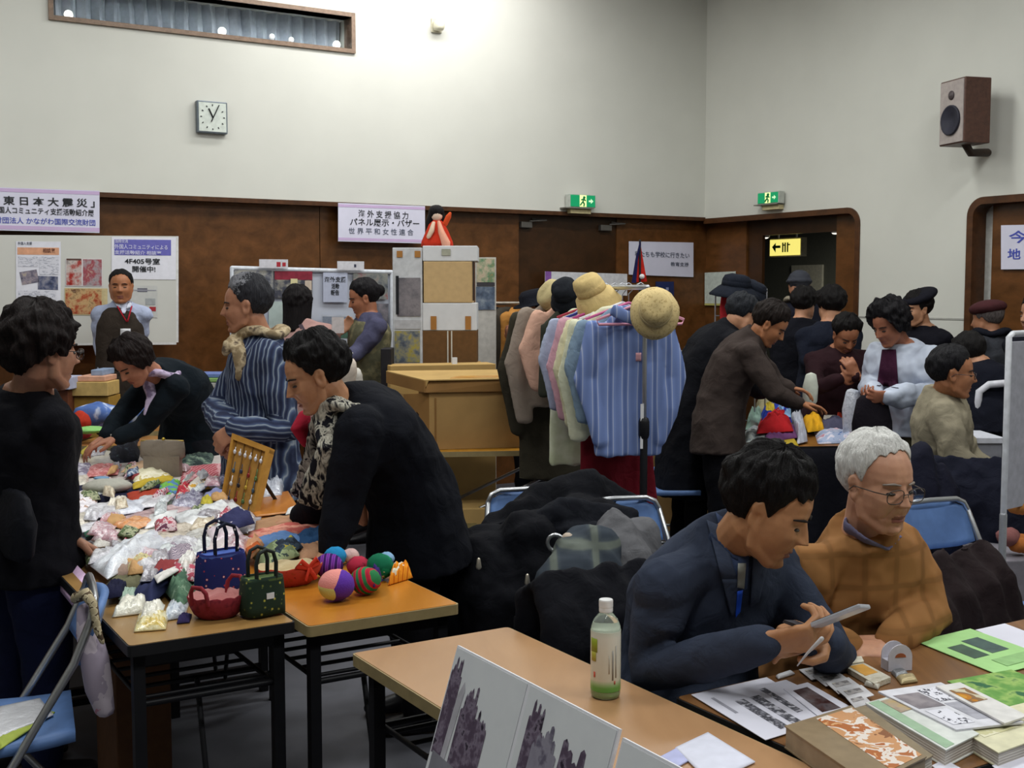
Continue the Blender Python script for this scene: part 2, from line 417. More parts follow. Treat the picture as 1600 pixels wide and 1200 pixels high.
for x, y in [(107, 23), (347, 49), (425, 57), (455, 62), (526, 70)]:  # no lamps here: glowing balls added to imitate downlights reflected in the glass
    p = atw(x, y, -.11); t = thing('window_glint', 'small round white lamp glinting on high window sill, %s' % {107: 'leftmost', 347: 'second from left', 425: 'middle one', 455: 'second from right', 526: 'rightmost'}[x], 'lamp', Vector((p.x, p.y, wz0)), 'little lamps on the high window sill')
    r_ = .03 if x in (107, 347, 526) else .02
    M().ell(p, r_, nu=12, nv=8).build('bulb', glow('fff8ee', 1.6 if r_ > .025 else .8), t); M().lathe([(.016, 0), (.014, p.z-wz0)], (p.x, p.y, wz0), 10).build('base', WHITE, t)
# right wall with two door recesses
s1 = sr(1343, 420); s2 = sr(1510, 420); SR = 13.0; r_ = .13
def arc(cx, cz, a0, a1, n=8): return [(cx+r_*cos(a0+(a1-a0)*i/n), cz+r_*sin(a0+(a1-a0)*i/n)) for i in range(n+1)]
s3 = s2+2.4
out = [(0, CEIL), (0, HW)] + arc(s1-r_, HW-r_, pi/2, 0) + [(s1, 0), (s2, 0)] + arc(s2+r_, HW-r_, pi, pi/2) + arc(s3-r_, HW-r_, pi/2, 0) + [(s3, 0), (SR, 0), (SR, CEIL)]
struct('wall_right', M().prism([rp(s, z) for s, z in out], BD*.09), m_wall, smooth=False)
def band(pts, w, side):
    n = len(pts); inn = []
    for i in range(n):
        a, b = pts[max(0, i-1)], pts[min(n-1, i+1)]; dx, dz = b[0]-a[0], b[1]-a[1]; l = math.hypot(dx, dz); inn.append((pts[i][0]+dz/l*w*side, pts[i][1]-dx/l*w*side))
    return inn
m = M(); o1 = [(0, HW)]+arc(s1-r_, HW-r_, pi/2, 0)+[(s1, 0)]; i1 = band(o1, .045, 1)
for k in range(len(o1)-1): m.prism([rp(*o1[k], .012), rp(*o1[k+1], .012), rp(*i1[k+1], .012), rp(*i1[k], .012)], BD*.11)
struct('trim_2', m, m_trim, smooth=False)
m = M(); o1 = [(s2, 0)]+arc(s2+r_, HW-r_, pi, pi/2)+arc(s3-r_, HW-r_, pi/2, 0)+[(s3, 0)]; i1 = band(o1, .05, 1)
for k in range(len(o1)-1): m.prism([rp(*o1[k], .012), rp(*o1[k+1], .012), rp(*i1[k+1], .012), rp(*i1[k], .012)], BD*.14)
struct('trim_3', m, m_trim, smooth=False)
q = -.10
oa, ob = sr(1188, 420, q), sr(1306, 420, q); os_ = sr(1166, 420, q)
m = M(); rslab(m, -.089, os_-.004, 0, HW, q-.05, q); rslab(m, ob, s1+.3, 0, HW, q-.05, q); rslab(m, os_, oa, 0, HW, q-.05, q-.02, 1); rslab(m, oa, ob, 2.06, HW, q-.05, q-.02, 1)
struct('wall_right_panelling', m, [m_wood, m_wood_d], smooth=False)
# corridor beyond the open doorway
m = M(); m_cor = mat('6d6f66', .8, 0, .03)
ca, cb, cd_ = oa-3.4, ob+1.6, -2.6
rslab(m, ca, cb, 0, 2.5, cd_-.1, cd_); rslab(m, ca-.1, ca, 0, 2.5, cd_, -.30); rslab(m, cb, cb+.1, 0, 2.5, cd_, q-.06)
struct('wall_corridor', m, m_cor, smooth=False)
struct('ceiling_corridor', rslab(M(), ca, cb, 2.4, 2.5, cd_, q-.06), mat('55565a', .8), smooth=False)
cs = sr(1268, 440, cd_+.02); rslab(M(), cs-.16, cs+.16, .02, atw(1268, 414, cd_, 'r').z, cd_, cd_+.03)
struct('door_3', rslab(M(), cs-.3, cs+.16, .02, atw(1268, 414, cd_, 'r').z, cd_+.002, cd_+.03), mat('d9d6c4', .5), smooth=False)
lp = rp((oa+ob)/2-.5, 2.3, -1.6); area('corridor_lamp_light', lp, (.5, .3), 22, (1, .97, .85))
so = -.55
a, b = sr(1203, 386, so), sr(1250, 386, so); zt, zb = atw(1225, 374, so, 'r').z, atw(1225, 399, so, 'r').z
t = thing('corridor_sign', 'lit yellow corridor sign with green arrow hanging inside the open doorway', 'sign', rp((a+b)/2, zb, so))
rslab(M(), a-.012, b+.012, zb-.012, zt+.012, so-.07, so-.004).build('case', mat('cfcab0', .5), t, False)
rslab(M(), a, b, zb, zt, so-.01, so).build('lit_face', glow('f7e97a', 1.0), t, False)
gr = mat('20691f', .5, 0, 0, 5)
W_ = b-a; H_ = zt-zb
def rpoly(pts, o, th=.002): return M().prism([rp(a+W_*x, zb+H_*y, o+th) for x, y in pts], BD*th)
rpoly([(.08, .55), (.2, .8), (.2, .63), (.36, .63), (.36, .47), (.2, .47), (.2, .2)], so+.001).build('arrow', gr, t, False)
mm = M()
for x0, x1, y0, y1 in [(.42, .46, .2, .8), (.5, .54, .2, .8), (.46, .5, .6, .68), (.58, .62, .2, .8), (.62, .68, .62, .7)]: rslab(mm, a+W_*x0, a+W_*x1, zb+H_*y0, zb+H_*y1, so+.001, so+.003)
mm.build('symbol', gr, t, False)
mm = M(); [mm.tube([rp(a+W_*k, zt, so-.03), rp(a+W_*k, 2.4, so-.03)], .008, 8) for k in (.2, .8)]; mm.build('hanger', mat('c4c4c4', .4), t)
for x, y, lab in [(1196, 371, 'white ceiling downlight nearest the yellow corridor sign'), (1305, 364, 'white ceiling downlight at right end of dark doorway')]:
    p = atw(x, y, -.22, 'r'); t = thing('downlight', lab, 'lamp', p)
    M().lathe([(.035, 0), (.04, .02), (.04, .05)], p, 14).build('lamp_cup', mat('d8d8dc', .4), t); M().ell(p, (.028, .028, .012), nu=12, nv=8).build('bulb', glow('fff6e8', 1.2), t)
    M().tube([p+UP*.05, Vector((p.x, p.y, 2.4))], .008, 8).build('stem', BLACK, t)
# second recess on the right: white side strip, brown door
m = M(); sa, sc = sr(1529, 420, q), sr(1549, 420, q)
rslab(m, s2-.2, sa+.02, 0, HW, q-.05, q-.005); struct('trim_4', m, m_wood, smooth=False)
struct('window_2', rslab(M(), sa+.02, sc, 0, HW-.05, q-.08, q-.04), mat('c6c6c2', .5), smooth=False)
struct('door_4', rslab(M(), sc, s3+.2, 0, HW, q-.05, q), m_wood, smooth=False)
za = atw(1425, 497, 0, 'r').z
struct('trim_5', rslab(M(), s1, s2, za-.006, za+.006, -.02, .004), mat('a3a29d', .8), smooth=False)
# the unseen sides of the hall
L0 = bp(SL, 0); R0 = rp(SR, 0)
struct('wall_left', M().prism([L0, L0+RD*SR, L0+RD*SR+UP*CEIL, L0+UP*CEIL], -BD*.1), m_wall, smooth=False)
struct('wall_front', M().prism([R0, R0+BD*SL, R0+BD*SL+UP*CEIL, R0+UP*CEIL], RD*.1), m_wall, smooth=False)

# ------------------------------------------------------------------ fixtures on the walls
def wallbox(x0, y0, x1, y1, depth, off=0., wall='b'):
    f = bp if wall == 'b' else rp; sf = sb if wall == 'b' else sr; ym = (y0+y1)/2; xm = (x0+x1)/2
    o = off+depth; return sf(x0, ym, o), sf(x1, ym, o), atw(xm, y1, o, wall).z, atw(xm, y0, o, wall).z
# clock
a, b, z0, z1 = wallbox(308.5, 158, 356, 208, .05)
t = thing('wall_clock', 'square grey framed wall clock high on the white wall', 'clock', bp((a+b)/2, z0, .0))
bslab(M(), a, b, z0, z1, 0, .045).build('case', mat('6a737b', .35, .3), t, False, bevel=.006)
w_, h_ = b-a, z1-z0; cx, cz = (a+b)/2, (z0+z1)/2
bslab(M(), a+.011, b-.011, z0+.011, z1-.011, .046, .048).build('dial', mat('d3dad2', .3), t, False)
mm = M()
for k in range(12):
    an = k*pi/6; R1 = .40; ux, uz = sin(an), cos(an); l_ = .05
    p0 = bp(cx+ux*w_*R1, cz+uz*h_*R1, .0495); p1 = bp(cx+ux*w_*(R1-l_), cz+uz*h_*(R1-l_), .0495); mm.tube([p0, p1], .0035, 6, round_=False)
mm.build('hour_marks', BLACK, t)
M().tube([bp(cx, cz, .052), bp(cx-.05*w_-.015, cz+.25*h_, .052)], .005, 6).build('hour_hand', BLACK, t)
M().tube([bp(cx-.01, cz-.03, .054), bp(cx+.045, cz+.38*h_, .054)], .0035, 6).build('minute_hand', BLACK, t)
# little wall sensor
p = atw(680, 41, 0); t = thing('wall_sensor', 'small cream sensor box high on the white wall', 'sensor', p)
bslab(M(), sb(673, 41), sb(689, 41), p.z-.05, p.z+.055, 0, .02).build('plate', mat('c9c4ae', .5), t, False, bevel=.004)
M().lathe([(.035, 0), (.045, .02), (.045, .06), (.02, .075)], bp(sb(680, 41), p.z-.04, .06), 14).build('sensor_head', mat('d8d3bd', .5), t)
# loudspeaker
so = .3
c0 = atw(1508, 176, .235, 'r'); sw, sh, sd = .27, .43, .2
t = thing('loudspeaker', 'brown two-way loudspeaker bracketed on the right white wall', 'speaker', c0-UP*sh/2)
fx = (atw(1528, 176, .2, 'r')-atw(1480, 176, .2, 'r')).normalized(); fx.z = 0
ang = math.atan2(RD.y, RD.x)-radians(16)
R = Rz(ang); fr = R @ Vector((0, -1, 0))
M().box(c0, (sw, sd, sh), R).build('cabinet', wood('452b22', '5a3a2e', 3, .45), t, False, bevel=.006)
M().box(c0+fr*(sd/2+.003), (sw-.02, .008, sh-.02), R).build('baffle', mat('a89e9a', .6, 0, .05), t, False)
Rl = frame3(R @ Vector((1, 0, 0)), UP, fr)
M().lathe([(.0, -.004), (.02, -.01), (.035, -.004), (.088, .012), (.095, .016), (.1, .012), (.1, 0)][::-1], c0+fr*(sd/2+.008)-UP*.055, 24, Rl).build('woofer', mat('2c2c38', .6), t)
M().lathe([(.03, 0), (.03, .006), (.02, .008), (.012, .014), (0, .016)], c0+fr*(sd/2+.008)+UP*.11, 18, Rl).build('tweeter', mat('4d4446', .5), t)
M().tube([c0-UP*sh/2+UP*.02, c0-UP*(sh/2+.05)-fr*.05, rp((c0-CORNER).dot(RD)+.02, c0.z-sh/2-.04, 0.02)], .028, 10).build('bracket', mat('3c2f26', .5), t)
# exit signs
def exitsign(x0, y0, x1, y1, wall, lab):
    sl = bslab if wall == 'b' else rslab; a, b, z0, z1 = wallbox(x0, y0, x1, y1, .09, 0, wall); f = bp if wall == 'b' else rp
    t = thing('exit_sign', lab, 'exit sign', f((a+b)/2, z0, 0))
    sl(M(), a-.008, b+.008, z0-.008, z1+.008, .02, .085).build('case', mat('b8bcb4', .5), t, False, bevel=.004)
    k = a+(b-a)*.36; l = a+(b-a)*.64
    gg = glow('00915c', .5); sl(M(), a, k, z0, z1, .085, .09).build('green_panel', gg, t, False); sl(M(), l, b, z0, z1, .085, .09).build('green_panel', gg, t, False)
    sl(M(), k, l, z0, z1, .085, .09).build('lit_panel', glow('d9ef9c', 1.0), t, False)
    # running figure
    mm = M(); g = mat('0a7a4a', .5); w, h = l-k, z1-z0
    P = lambda u, v: f(k+w*u, z0+h*v, .0925)
    mm.ell(P(.62, .8), .012, nu=8, nv=6)
    for seg in [((.55, .68), (.45, .42)), ((.45, .42), (.65, .25)), ((.65, .25), (.6, .08)), ((.45, .42), (.25, .3)), ((.25, .3), (.1, .15)), ((.55, .66), (.8, .55)), ((.52, .66), (.25, .6))]: mm.tube([P(*seg[0]), P(*seg[1])], .006, 6)
    mm.build('running_figure', g, t)
    # arrow on the green part
    mm = M(); w2 = b-l; P = lambda u, v: f(l+w2*u, z0+h*v, .0905)
    mm.prism([P(.25, .42), P(.5, .42), P(.5, .28), P(.78, .5), P(.5, .72), P(.5, .58), P(.25, .58)], (BD if wall == 'r' else ND)*-.001); mm.build('arrow', glow('c8f0c0', .6), t, False)
    sl(M(), a+.02, b-.02, z0-.055, z0-.01, 0, .06).build('bracket', mat('cdbf94', .6), t, False, bevel=.004)
    sl(M(), a-.05, b-.01, z0-.016, z0-.008, 0, .09).build('shelf_plate', mat('77756c', .5), t, False)
exitsign(892, 305, 930, 323, 'b', 'green lit exit sign above the dark double door')
exitsign(1184, 301, 1215, 317, 'r', 'green lit exit sign above the open corridor doorway')

# ------------------------------------------------------------------ banners, boards and posters
m_ink = mat('26282c', .6, 0, 0, 5); m_blue = mat('4a55b4', .6, 0, 0, 5); m_inkg = mat('585e70', .6, 0, 0, 5)
def wtext(body, x0, x1, yb, size_px, m, par, off, wall='b', bold=.0, y2=None, nm='lettering'):
    p0 = atw(x0, yb, off, wall); p1 = atw(x1, yb if y2 is None else y2, off, wall); wdt = (p1-p0).length
    k = (atw(x0, yb, off, wall)-atw(x0, yb-size_px, off, wall)).length
    return text(body, p0, p1-p0, UP, k*1.12, m, nm, par, wdt, bold=bold)
def banner(x0, y0a, y0b, x1, y1a, y1b, off, name, label, cat, mats, wall='b', th=.006, edge=None):
    """hanging sheet: (x0, top y, bottom y) at its left edge and (x1, ...) at its right"""
    pts = [atw(x0, y0b, off, wall), atw(x1, y1b, off, wall), atw(x1, y1a, off, wall), atw(x0, y0a, off, wall)]
    n = ND if wall == 'b' else BD
    t = thing(name, label, cat, (pts[0]+pts[1])/2)
    M().prism(pts, n*th).build('sheet', mats, t, False)
    return t, pts
m_ban = mat('d9d8ea', .6, 0, .02, 6); m_pink = mat('cbb2d8', .6, 0, .02, 6)
def strip(pts, v0, v1, m, t, n, nm='border', u0=0., u1=1., lift=.0008):
    a, b, c, d = pts; f = lambda u, v: quadpts(a, b, c, d, u, v)-n*lift
    M().prism([f(u0, v0), f(u1, v0), f(u1, v1), f(u0, v1)], -n*.0006).build(nm, m, t, False)
t, pts = banner(-75, 290, 358, 155.5, 298, 364, .03, 'banner', 'big white banner with pink borders at upper left about the earthquake', 'banner', m_ban, th=.012)
strip(pts, .9, .98, m_pink, t, ND); strip(pts, .03, .12, m_pink, t, ND)
wtext('「 東 日 本 大 震 災 」', -7, 148, 318, 13, m_ink, t, .032, bold=.012, y2=323)
wtext('外国人コミュニティ支援活動紹介展', -13, 147, 331.5, 10, m_ink, t, .032, bold=.008, y2=337)
wtext('財団法人 かながわ国際交流財団', -8, 149, 347.5, 9.5, m_blue, t, .032, bold=.004, y2=352)
t, pts = banner(528.5, 317, 377, 664, 322, 380.5, .02, 'banner', 'white banner behind the red doll with three lines of lettering', 'banner', m_ban)
strip(pts, .9, .97, m_pink, t, ND); strip(pts, .03, .1, m_pink, t, ND)
wtext('海 外 支 援 協 力', 560, 638, 338, 11, m_ink, t, .022, bold=.006, y2=341.5)
wtext('パネル展示・バザー', 547, 655, 351, 11, m_ink, t, .022, bold=.006, y2=354)
wtext('世 界 平 和 女 性 連 合', 545, 646, 364.5, 9.5, m_inkg, t, .022, bold=.002, y2=367)
t, pts = banner(983, 377, 429, 1083.5, 379, 433, WOFF+.02, 'banner', 'white banner on brown wall behind the small red flag', 'banner', m_ban)
wtext('私たちも学校に行きたい', 992, 1077, 400, 8.5, m_inkg, t, WOFF+.023, bold=.004, y2=403)
wtext('教育支援', 1048, 1076, 415, 6, m_inkg, t, WOFF+.023, bold=.004, y2=416)
t, pts = banner(1101, 426, 477, 1149, 424, 478, q+.02, 'notice_sheet', 'plain pale sheet taped to brown wall beside the corridor doorway', 'notice', mat('c4ccc4', .7), 'r')
strip(pts, .0, .06, mat('b9b268', .7), t, BD, 'tape')
t, pts = banner(1025, 440, 462, 1053, 440, 463, WOFF+.02, 'blue_poster', 'small dark blue poster on brown wall behind the straw hat', 'poster', mat('26305e', .5))
strip(pts, .4, .6, mat('8d93b8', .5), t, ND, 'emblem', .55, .7)
t, pts = banner(852, 424, 458, 980, 428, 462, WOFF+.1, 'header_board', 'long white heading board with purple end behind the clothes rail', 'sign board', mat('d3d3d8', .7))
strip(pts, 0, 1, mat('8456a0', .6), t, ND, 'purple_end', 0, .07)
t, pts = banner(1564, 352, 421, 1660, 350, 420, q+.02, 'door_notice', 'white notice with blue brush lettering on the right brown door', 'notice', m_ban, 'r')
wtext('今 日', 1576, 1640, 378, 18, m_blue, t, q+.022, 'r', .01, y2=377); wtext('地 球 市', 1574, 1650, 404, 16, m_blue, t, q+.022, 'r', .01, y2=403)

# poster board on the left
off = .12
t, pts = banner(-160, 366, 538, 275.5, 369, 535, off, 'display_board', 'large cream display board with posters standing against the brown wall', 'display board', mat('cfcfc9', .7, 0, .02, 3), th=.03)
pts2 = [p for p in pts]
mm = M(); e = (BD)*.012
mm.prism([pts[1], pts[1]+BD*.015, pts[2]+BD*.015, pts[2]], ND*.03); mm.prism([pts[0]-UP*.015, pts[1]-UP*.015, pts[1], pts[0]], ND*.03); mm.build('edge_frame', mat('dcdcdc', .5), t, False)
mm = M()
for k in (.1, .9):
    p = pts[0]*(1-k)+pts[1]*k; mm.tube([p+ND*.02, Vector((p.x, p.y, .03))+ND*.02], .015, 8); mm.tube([Vector((p.x, p.y, .015))-ND*.18, Vector((p.x, p.y, .015))+ND*.0], .014, 8)
mm.build('stand', mat('8b8d92', .4, .6), t)
def poster(x0, y0, x1, y1, o, name, label, cat, m, parts=(), group=None, dy=.01):
    """sheet of paper pinned on a board; parts: (u0, v0, u1, v1, material, name) with v from the top"""
    pts = [atw(x0, y1+(x0-x0)*dy, o), atw(x1, y1+(x1-x0)*dy, o), atw(x1, y0+(x1-x0)*dy, o), atw(x0, y0, o)]
    t = thing(name, label, cat, (pts[0]+pts[1])/2, group)
    M().prism(pts, ND*.0015).build('paper', m, t, False)
    for i, (u0, v0, u1, v1, mm_, nm) in enumerate(parts):
        strip(pts, 1-v1, 1-v0, mm_, t, ND, nm, u0, u1, .0005+.0004*(i % 3))
    return t, pts
o = off+.003; m_lines = spots([(.0, 'd8d8e2'), (.52, 'aeb0bd'), (.6, 'd8d8e2')], 26, .7, (1, 1, 3), 'NOISE', True, 0, 0)
ph1 = photo(['1f2030', '57566a', '9a8f9a', 'c3b58a'], 22); ph2 = photo(['20222e', '4a5273', '8d8d9b', 'b0a58f'], 20)
ph3 = photo(['2a1418', 'a82c24', 'c9beb8', '40303c', 'b9505a'], 9); ph4 = photo(['2d1c16', 'a8482a', 'c9a878', '5a3020', 'd8c8a0'], 12)
ph5 = photo(['2e2f3c', '6b6d78', 'a8a59c', '444a5c'], 16); ph6 = photo(['4d5560', '8f9698', 'b9b9b4', '39404c'], 9)
t, p_ = poster(25, 377, 95, 471, o, 'poster', 'white poster with orange heading and two small photos on cream board', 'poster', mat('e2e2ec', .7, 0, .02), [(.03, .1, .96, .22, mat('dca382', .7), 'orange_heading'), (.05, .25, .5, .42, m_lines, 'text_block'), (.52, .25, .95, .55, m_lines, 'text_block'), (.05, .82, .9, .97, m_lines, 'text_block')])
wtext('相談室', 67, 86, 394.5, 7, mat('5a2a20', .6), t, o+.002, bold=.004)
for (x, y, w, h, an, ph) in [(46, 433, 27, 20, .18, ph1), (75, 442, 31, 21, -.03, ph2)]:
    c = atw(x, y, o+.002); k = (atw(x+w/2, y, o)-c); kl = k.length; kh = (atw(x, y-h/2, o)-c).length; r1 = BD*cos(an)+UP*sin(an); u1 = UP*cos(an)-BD*sin(an)
    M().prism([c-r1*kl-u1*kh, c+r1*kl-u1*kh, c+r1*kl+u1*kh, c-r1*kl+u1*kh], ND*.001).build('photo', ph, t, False)
wtext('外国人支援', 28, 50, 382, 4.5, m_inkg, t, o+.002)
poster(102.5, 404, 160, 447, o, 'photo_sheet', 'sheet with two red festive photos beside the orange headed poster', 'photo', mat('d9d3d6', .5), [(.02, .02, .43, .97, ph3, 'photo'), (.47, .02, .98, .97, photo(['3a2c38', 'a89ca0', '9c3a48', 'c8bcae', '2a2430'], 10), 'photo'), (.02, .0, .42, .06, mat('5a3a34', .6), 'caption')])
poster(101, 450, 168, 492, o, 'photo_sheet', 'wide orange brown photo of people below the red festive photos', 'photo', mat('c9b98e', .5), [(.02, .03, .86, .96, ph4, 'photo')])
t, p_ = poster(174.5, 370, 275, 436, o, 'poster', 'white poster with violet heading at right end of cream board', 'poster', mat('e6e6f0', .7, 0, .02), [(.04, .06, .92, .43, mat('6a68b8', .7, 0, .03), 'violet_heading')])
m_lav = mat('d8d8f0', .6, 0, 0)
wtext('国際交流', 180, 200, 379, 5, m_lav, t, o+.002, bold=.004); wtext('外国人コミュニティによる', 179, 262, 388, 7, m_lav, t, o+.002, bold=.006, y2=389.5); wtext('支援活動紹介 相談室', 179, 252, 396.5, 6, m_lav, t, o+.002, bold=.006, y2=398)
wtext('4F405号室', 195, 250, 411.5, 9, m_ink, t, o+.002, bold=.012, y2=412.5); wtext('開催中!', 207, 243, 424, 9, m_ink, t, o+.002, bold=.012, y2=424.5)
poster(204, 446, 246, 496, o, 'map_sheet', 'pale map sheet with arrow and red block behind the man in vest', 'map', mat('c6c7c4', .7, 0, .02), [(.25, .08, .62, .2, mat('6c6c78', .6), 'road'), (.1, .13, .95, .16, mat('9a9aa4', .6), 'road'), (.55, .4, .92, .6, mat('a2a6a8', .6), 'building_block'), (.7, .66, .94, .8, mat('a83038', .6), 'red_block')])

# poster panel in the middle
off2 = .55
t, pts = banner(362, 419, 640, 611, 425.5, 640, off2, 'poster_stand', 'white framed display panel with photo posters behind the shopping women', 'display panel', mat('c3c8d6', .6, 0, .02, 3), th=.03)
mm = M(); e = .025
a, b, c, d = pts
for p, q_ in ((d, c), (b, c), (a, d)):
    mm.tube([p-ND*.01, q_-ND*.01], .016, 8)
mm.build('edge_frame', mat('ced2da', .5), t)
mm = M()
for k in (.06, .94):
    p = a*(1-k)+b*k; mm.tube([Vector((p.x, p.y, .02)), p+UP*.1], .015, 8); mm.tube([Vector((p.x, p.y, .015))-ND*.22, Vector((p.x, p.y, .015))+ND*.22], .014, 8)
mm.build('leg', mat('9a9ca2', .4, .6), t)
o = off2+.026
poster(365, 422, 427, 470, o, 'panel_poster', 'dark blue grey photo poster at left end of white panel', 'poster', ph5)
poster(429, 423.5, 488, 465, o, 'panel_poster', 'red topped poster with pale figures near centre of white panel', 'poster', photo(['2b2c38', '4a4c58', 'a8a496', '2f3240'], 11), [(.0, .0, 1, .32, mat('8a2a3c', .6, 0, .1), 'red_heading'), (.42, .28, .6, .6, mat('d8cfa0', .6), 'pale_disc'), (.8, .35, .98, .7, mat('c8b8a8', .6), 'pale_figure')])
t, p_ = poster(505, 426, 543, 472, o, 'panel_poster', 'pale lettered notice between photo posters on white panel', 'poster', mat('b9bfd4', .7, 0, .02))
wtext('海外支援', 507, 541, 440, 8, m_ink, t, o+.002, bold=.01); wtext('活動', 518, 530, 450.5, 8, m_ink, t, o+.002, bold=.01); wtext('報告', 517, 530, 460.5, 8, m_ink, t, o+.002, bold=.01)
poster(552, 427, 606, 467, o, 'panel_poster', 'photo poster of a crowd at upper right of white panel', 'poster', photo(['343a4c', '6a6e72', '8b8c86', '9a4458', '50586c'], 10))
poster(560, 474, 607, 520, o, 'panel_poster', 'dim photo poster at lower right of white panel', 'poster', photo(['3a3c4c', '6b6a72', '8b848c', '4a4450'], 12))
poster(420, 471, 452, 540, o, 'panel_poster', 'pale green tinted sheet low on white panel beside long haired woman', 'poster', mat('b3c3c0', .7, 0, .03))
poster(503, 492, 548, 540, o, 'panel_poster', 'sheet with small dark town photo low on white panel', 'poster', mat('bfc4d0', .7), [(.02, .05, .98, .45, photo(['39404e', '8a93a4', '6a7080'], 18), 'photo'), (.05, .5, .3, .8, mat('3e6a54', .7), 'green_print'), (.55, .45, .9, .75, mat('4a6a5a', .7), 'green_print')])
for x0, y0, x1, y1, lab, mk in [(405, 405, 450, 419, 'small white card with red print clipped atop white panel', 'b0303c'), (527, 408, 569, 422, 'small white card with dark mark clipped atop white panel', '3a3c50')]:
    t, p_ = poster(x0, y0, x1, y1-.5, o+.02, 'clip_card', lab, 'card', mat('d4d3da', .7), [(.6, .3, .74, .85, mat(mk, .6), 'mark'), (.8, .35, .92, .8, mat(mk, .6), 'mark')] if mk[0] == 'b' else [(.62, .35, .7, .7, mat(mk, .6), 'mark')])
# ------------------------------------------------------------------ people
def bez(a, b, c, t): return a*(1-t)**2+b*2*t*(1-t)+c*t*t
def hand_prims(m, wrist, d, n, thumb, sc=1., curl=(.5, .5, .5, .5), spread=.08, tcurl=.4):
    """palm, four unequal fingers and a thumb. d: towards the fingers, n: the way the palm faces, thumb: +1/-1 side of d x n"""
    d = Vector(d).normalized(); n = Vector(n); n = (n-d*n.dot(d)).normalized(); s = d.cross(n)*thumb; w = Vector(wrist)
    m.tube([w-d*.02*sc, w+d*.02*sc, w+d*.05*sc, w+d*.082*sc], [(.019*sc, .026*sc), (.015*sc, .031*sc), (.0135*sc, .038*sc), (.0115*sc, .038*sc)], 12, ref=s)
    lens = [(.040, .026, .021), (.045, .029, .023), (.042, .027, .022), (.033, .021, .018)]
    for i in range(4):
        off = (1.5-i)*.0195*sc; k = w+d*(.084-.004*abs(i-1))*sc+s*off
        fd = (d+s*(1.5-i)*spread).normalized(); a = 0; pts = [k-fd*.02*sc, k]; p = k
        for j, l in enumerate(lens[i]):
            a += curl[i]*(.75, 1.0, .8)[j]; dd = fd*cos(a)+n*sin(a); p = p+dd*l*sc; pts.append(p)
        m.tube(pts, [.0095*sc, .0098*sc, .0088*sc, .008*sc, .0064*sc], 8)
    b = w+d*.018*sc+s*.02*sc
    t0 = b+(d*.55+s*.8+n*.25).normalized()*.034*sc; t1 = t0+(d*(.85)+s*(.45-.6*tcurl)+n*(.2+.5*tcurl)).normalized()*.032*sc; t2 = t1+(d*.9+s*(.1-.8*tcurl)+n*(.1+.5*tcurl)).normalized()*.026*sc
    m.tube([b-s*.006*sc, t0, t1, t2], [.015*sc, .0125*sc, .0105*sc, .0085*sc], 8)

def head_axes(hf, hup=None):
    y = Vector(hf).normalized(); u = Vector(hup) if hup is not None else Vector((0, 0, 1)); z = (u-y*u.dot(y)).normalized(); x = y.cross(z); return frame3(x, y, z)

def head_prims(m, c, R, s, male=False, jaw=1., nose=1., detail=True):
    P = lambda x, y, z: c+R @ (Vector((x, y, z))*s)
    E = lambda x, y, z, a, b, d: m.ell(P(x, y, z), (a*s, b*s, d*s), R, 20, 14)
    E(0, -.014, .030, .073, .094, .084)
    E(0, .022, -.020, .063*jaw, .064, .088)
    E(0, .030, -.068, .047*jaw, .049, .039)
    E(0, .055, -.092, .024*jaw, .022, .019)
    for k in (-1, 1):
        m.tube([P(.056*k*jaw, .004, -.030), P(.050*k*jaw, .012, -.066), P(.022*k*jaw, .052, -.092)], [.016*s, .017*s, .017*s], 10)
        if detail:
            E(.072*k, -.006, -.008, .009, .018, .030); E(.0765*k, -.012, .010, .007, .015, .016)
    if not detail: m.tube([P(0, .078, .016), P(0, .09, -.006), P(0, .097*nose, -.022)], [.008*s, .010*s, .012*s], 10)

def face_sculpt(head, Rh, s, nose=1., age=0.):
    R = np.array(Rh); h = np.array(head)
    def f(co):
        q = (co-h) @ R/s; x, y, z = q[:, 0], q[:, 1], q[:, 2]; ax = np.abs(x)
        G = lambda x0, z0, sx, sz: np.exp(-((ax-x0)/sx)**2-((z-z0)/sz)**2)
        fr = np.clip((y-.03)/.03, 0, 1)*(np.abs(z+.02) < .12)*(ax < .075)
        zt = np.clip((.024-z)/.048, 0, 1); dr = np.where(z < -.024, np.exp(-((z+.024)/.0062)**2), 1.)
        d = .0215*nose*zt**1.15*dr*np.exp(-(x/(.0085+.0045*zt))**2)+.0065*G(.0125, -.026, .006, .007)
        d += -.0075*G(.030, .005, .017, .012)-.003*G(.017, .009, .008, .010)+.0045*G(.032, .0, .013, .0062)+.0035*G(.031, .025, .022, .0075)
        d += .0035*G(.044, -.022, .018, .017)+.0052*G(0, -.0565, .017, .0045)+.0058*G(0, -.0675, .015, .005)-.0032*G(0, -.062, .021, .0024)
        d += -.003*G(0, -.079, .02, .006)+.005*G(0, -.094, .016, .012)-.0015*G(0, -.045, .005, .008)
        d += -(.0014+.0022*age)*np.exp(-((ax-(.020+(-.028-z)*.42))/.0045)**2)*((z < -.026) & (z > -.066))-.002*age*G(.032, -.014, .016, .004)
        q[:, 1] = y+fr*d; q[:, 0] = x-np.sign(x)*.0085*(ax > .066)*(np.exp(-((y+.003)/.008)**2-((z+.006)/.013)**2)+.5*np.exp(-((y+.006)/.006)**2-((z-.014)/.008)**2)); return (q*s) @ R.T+h
    return f
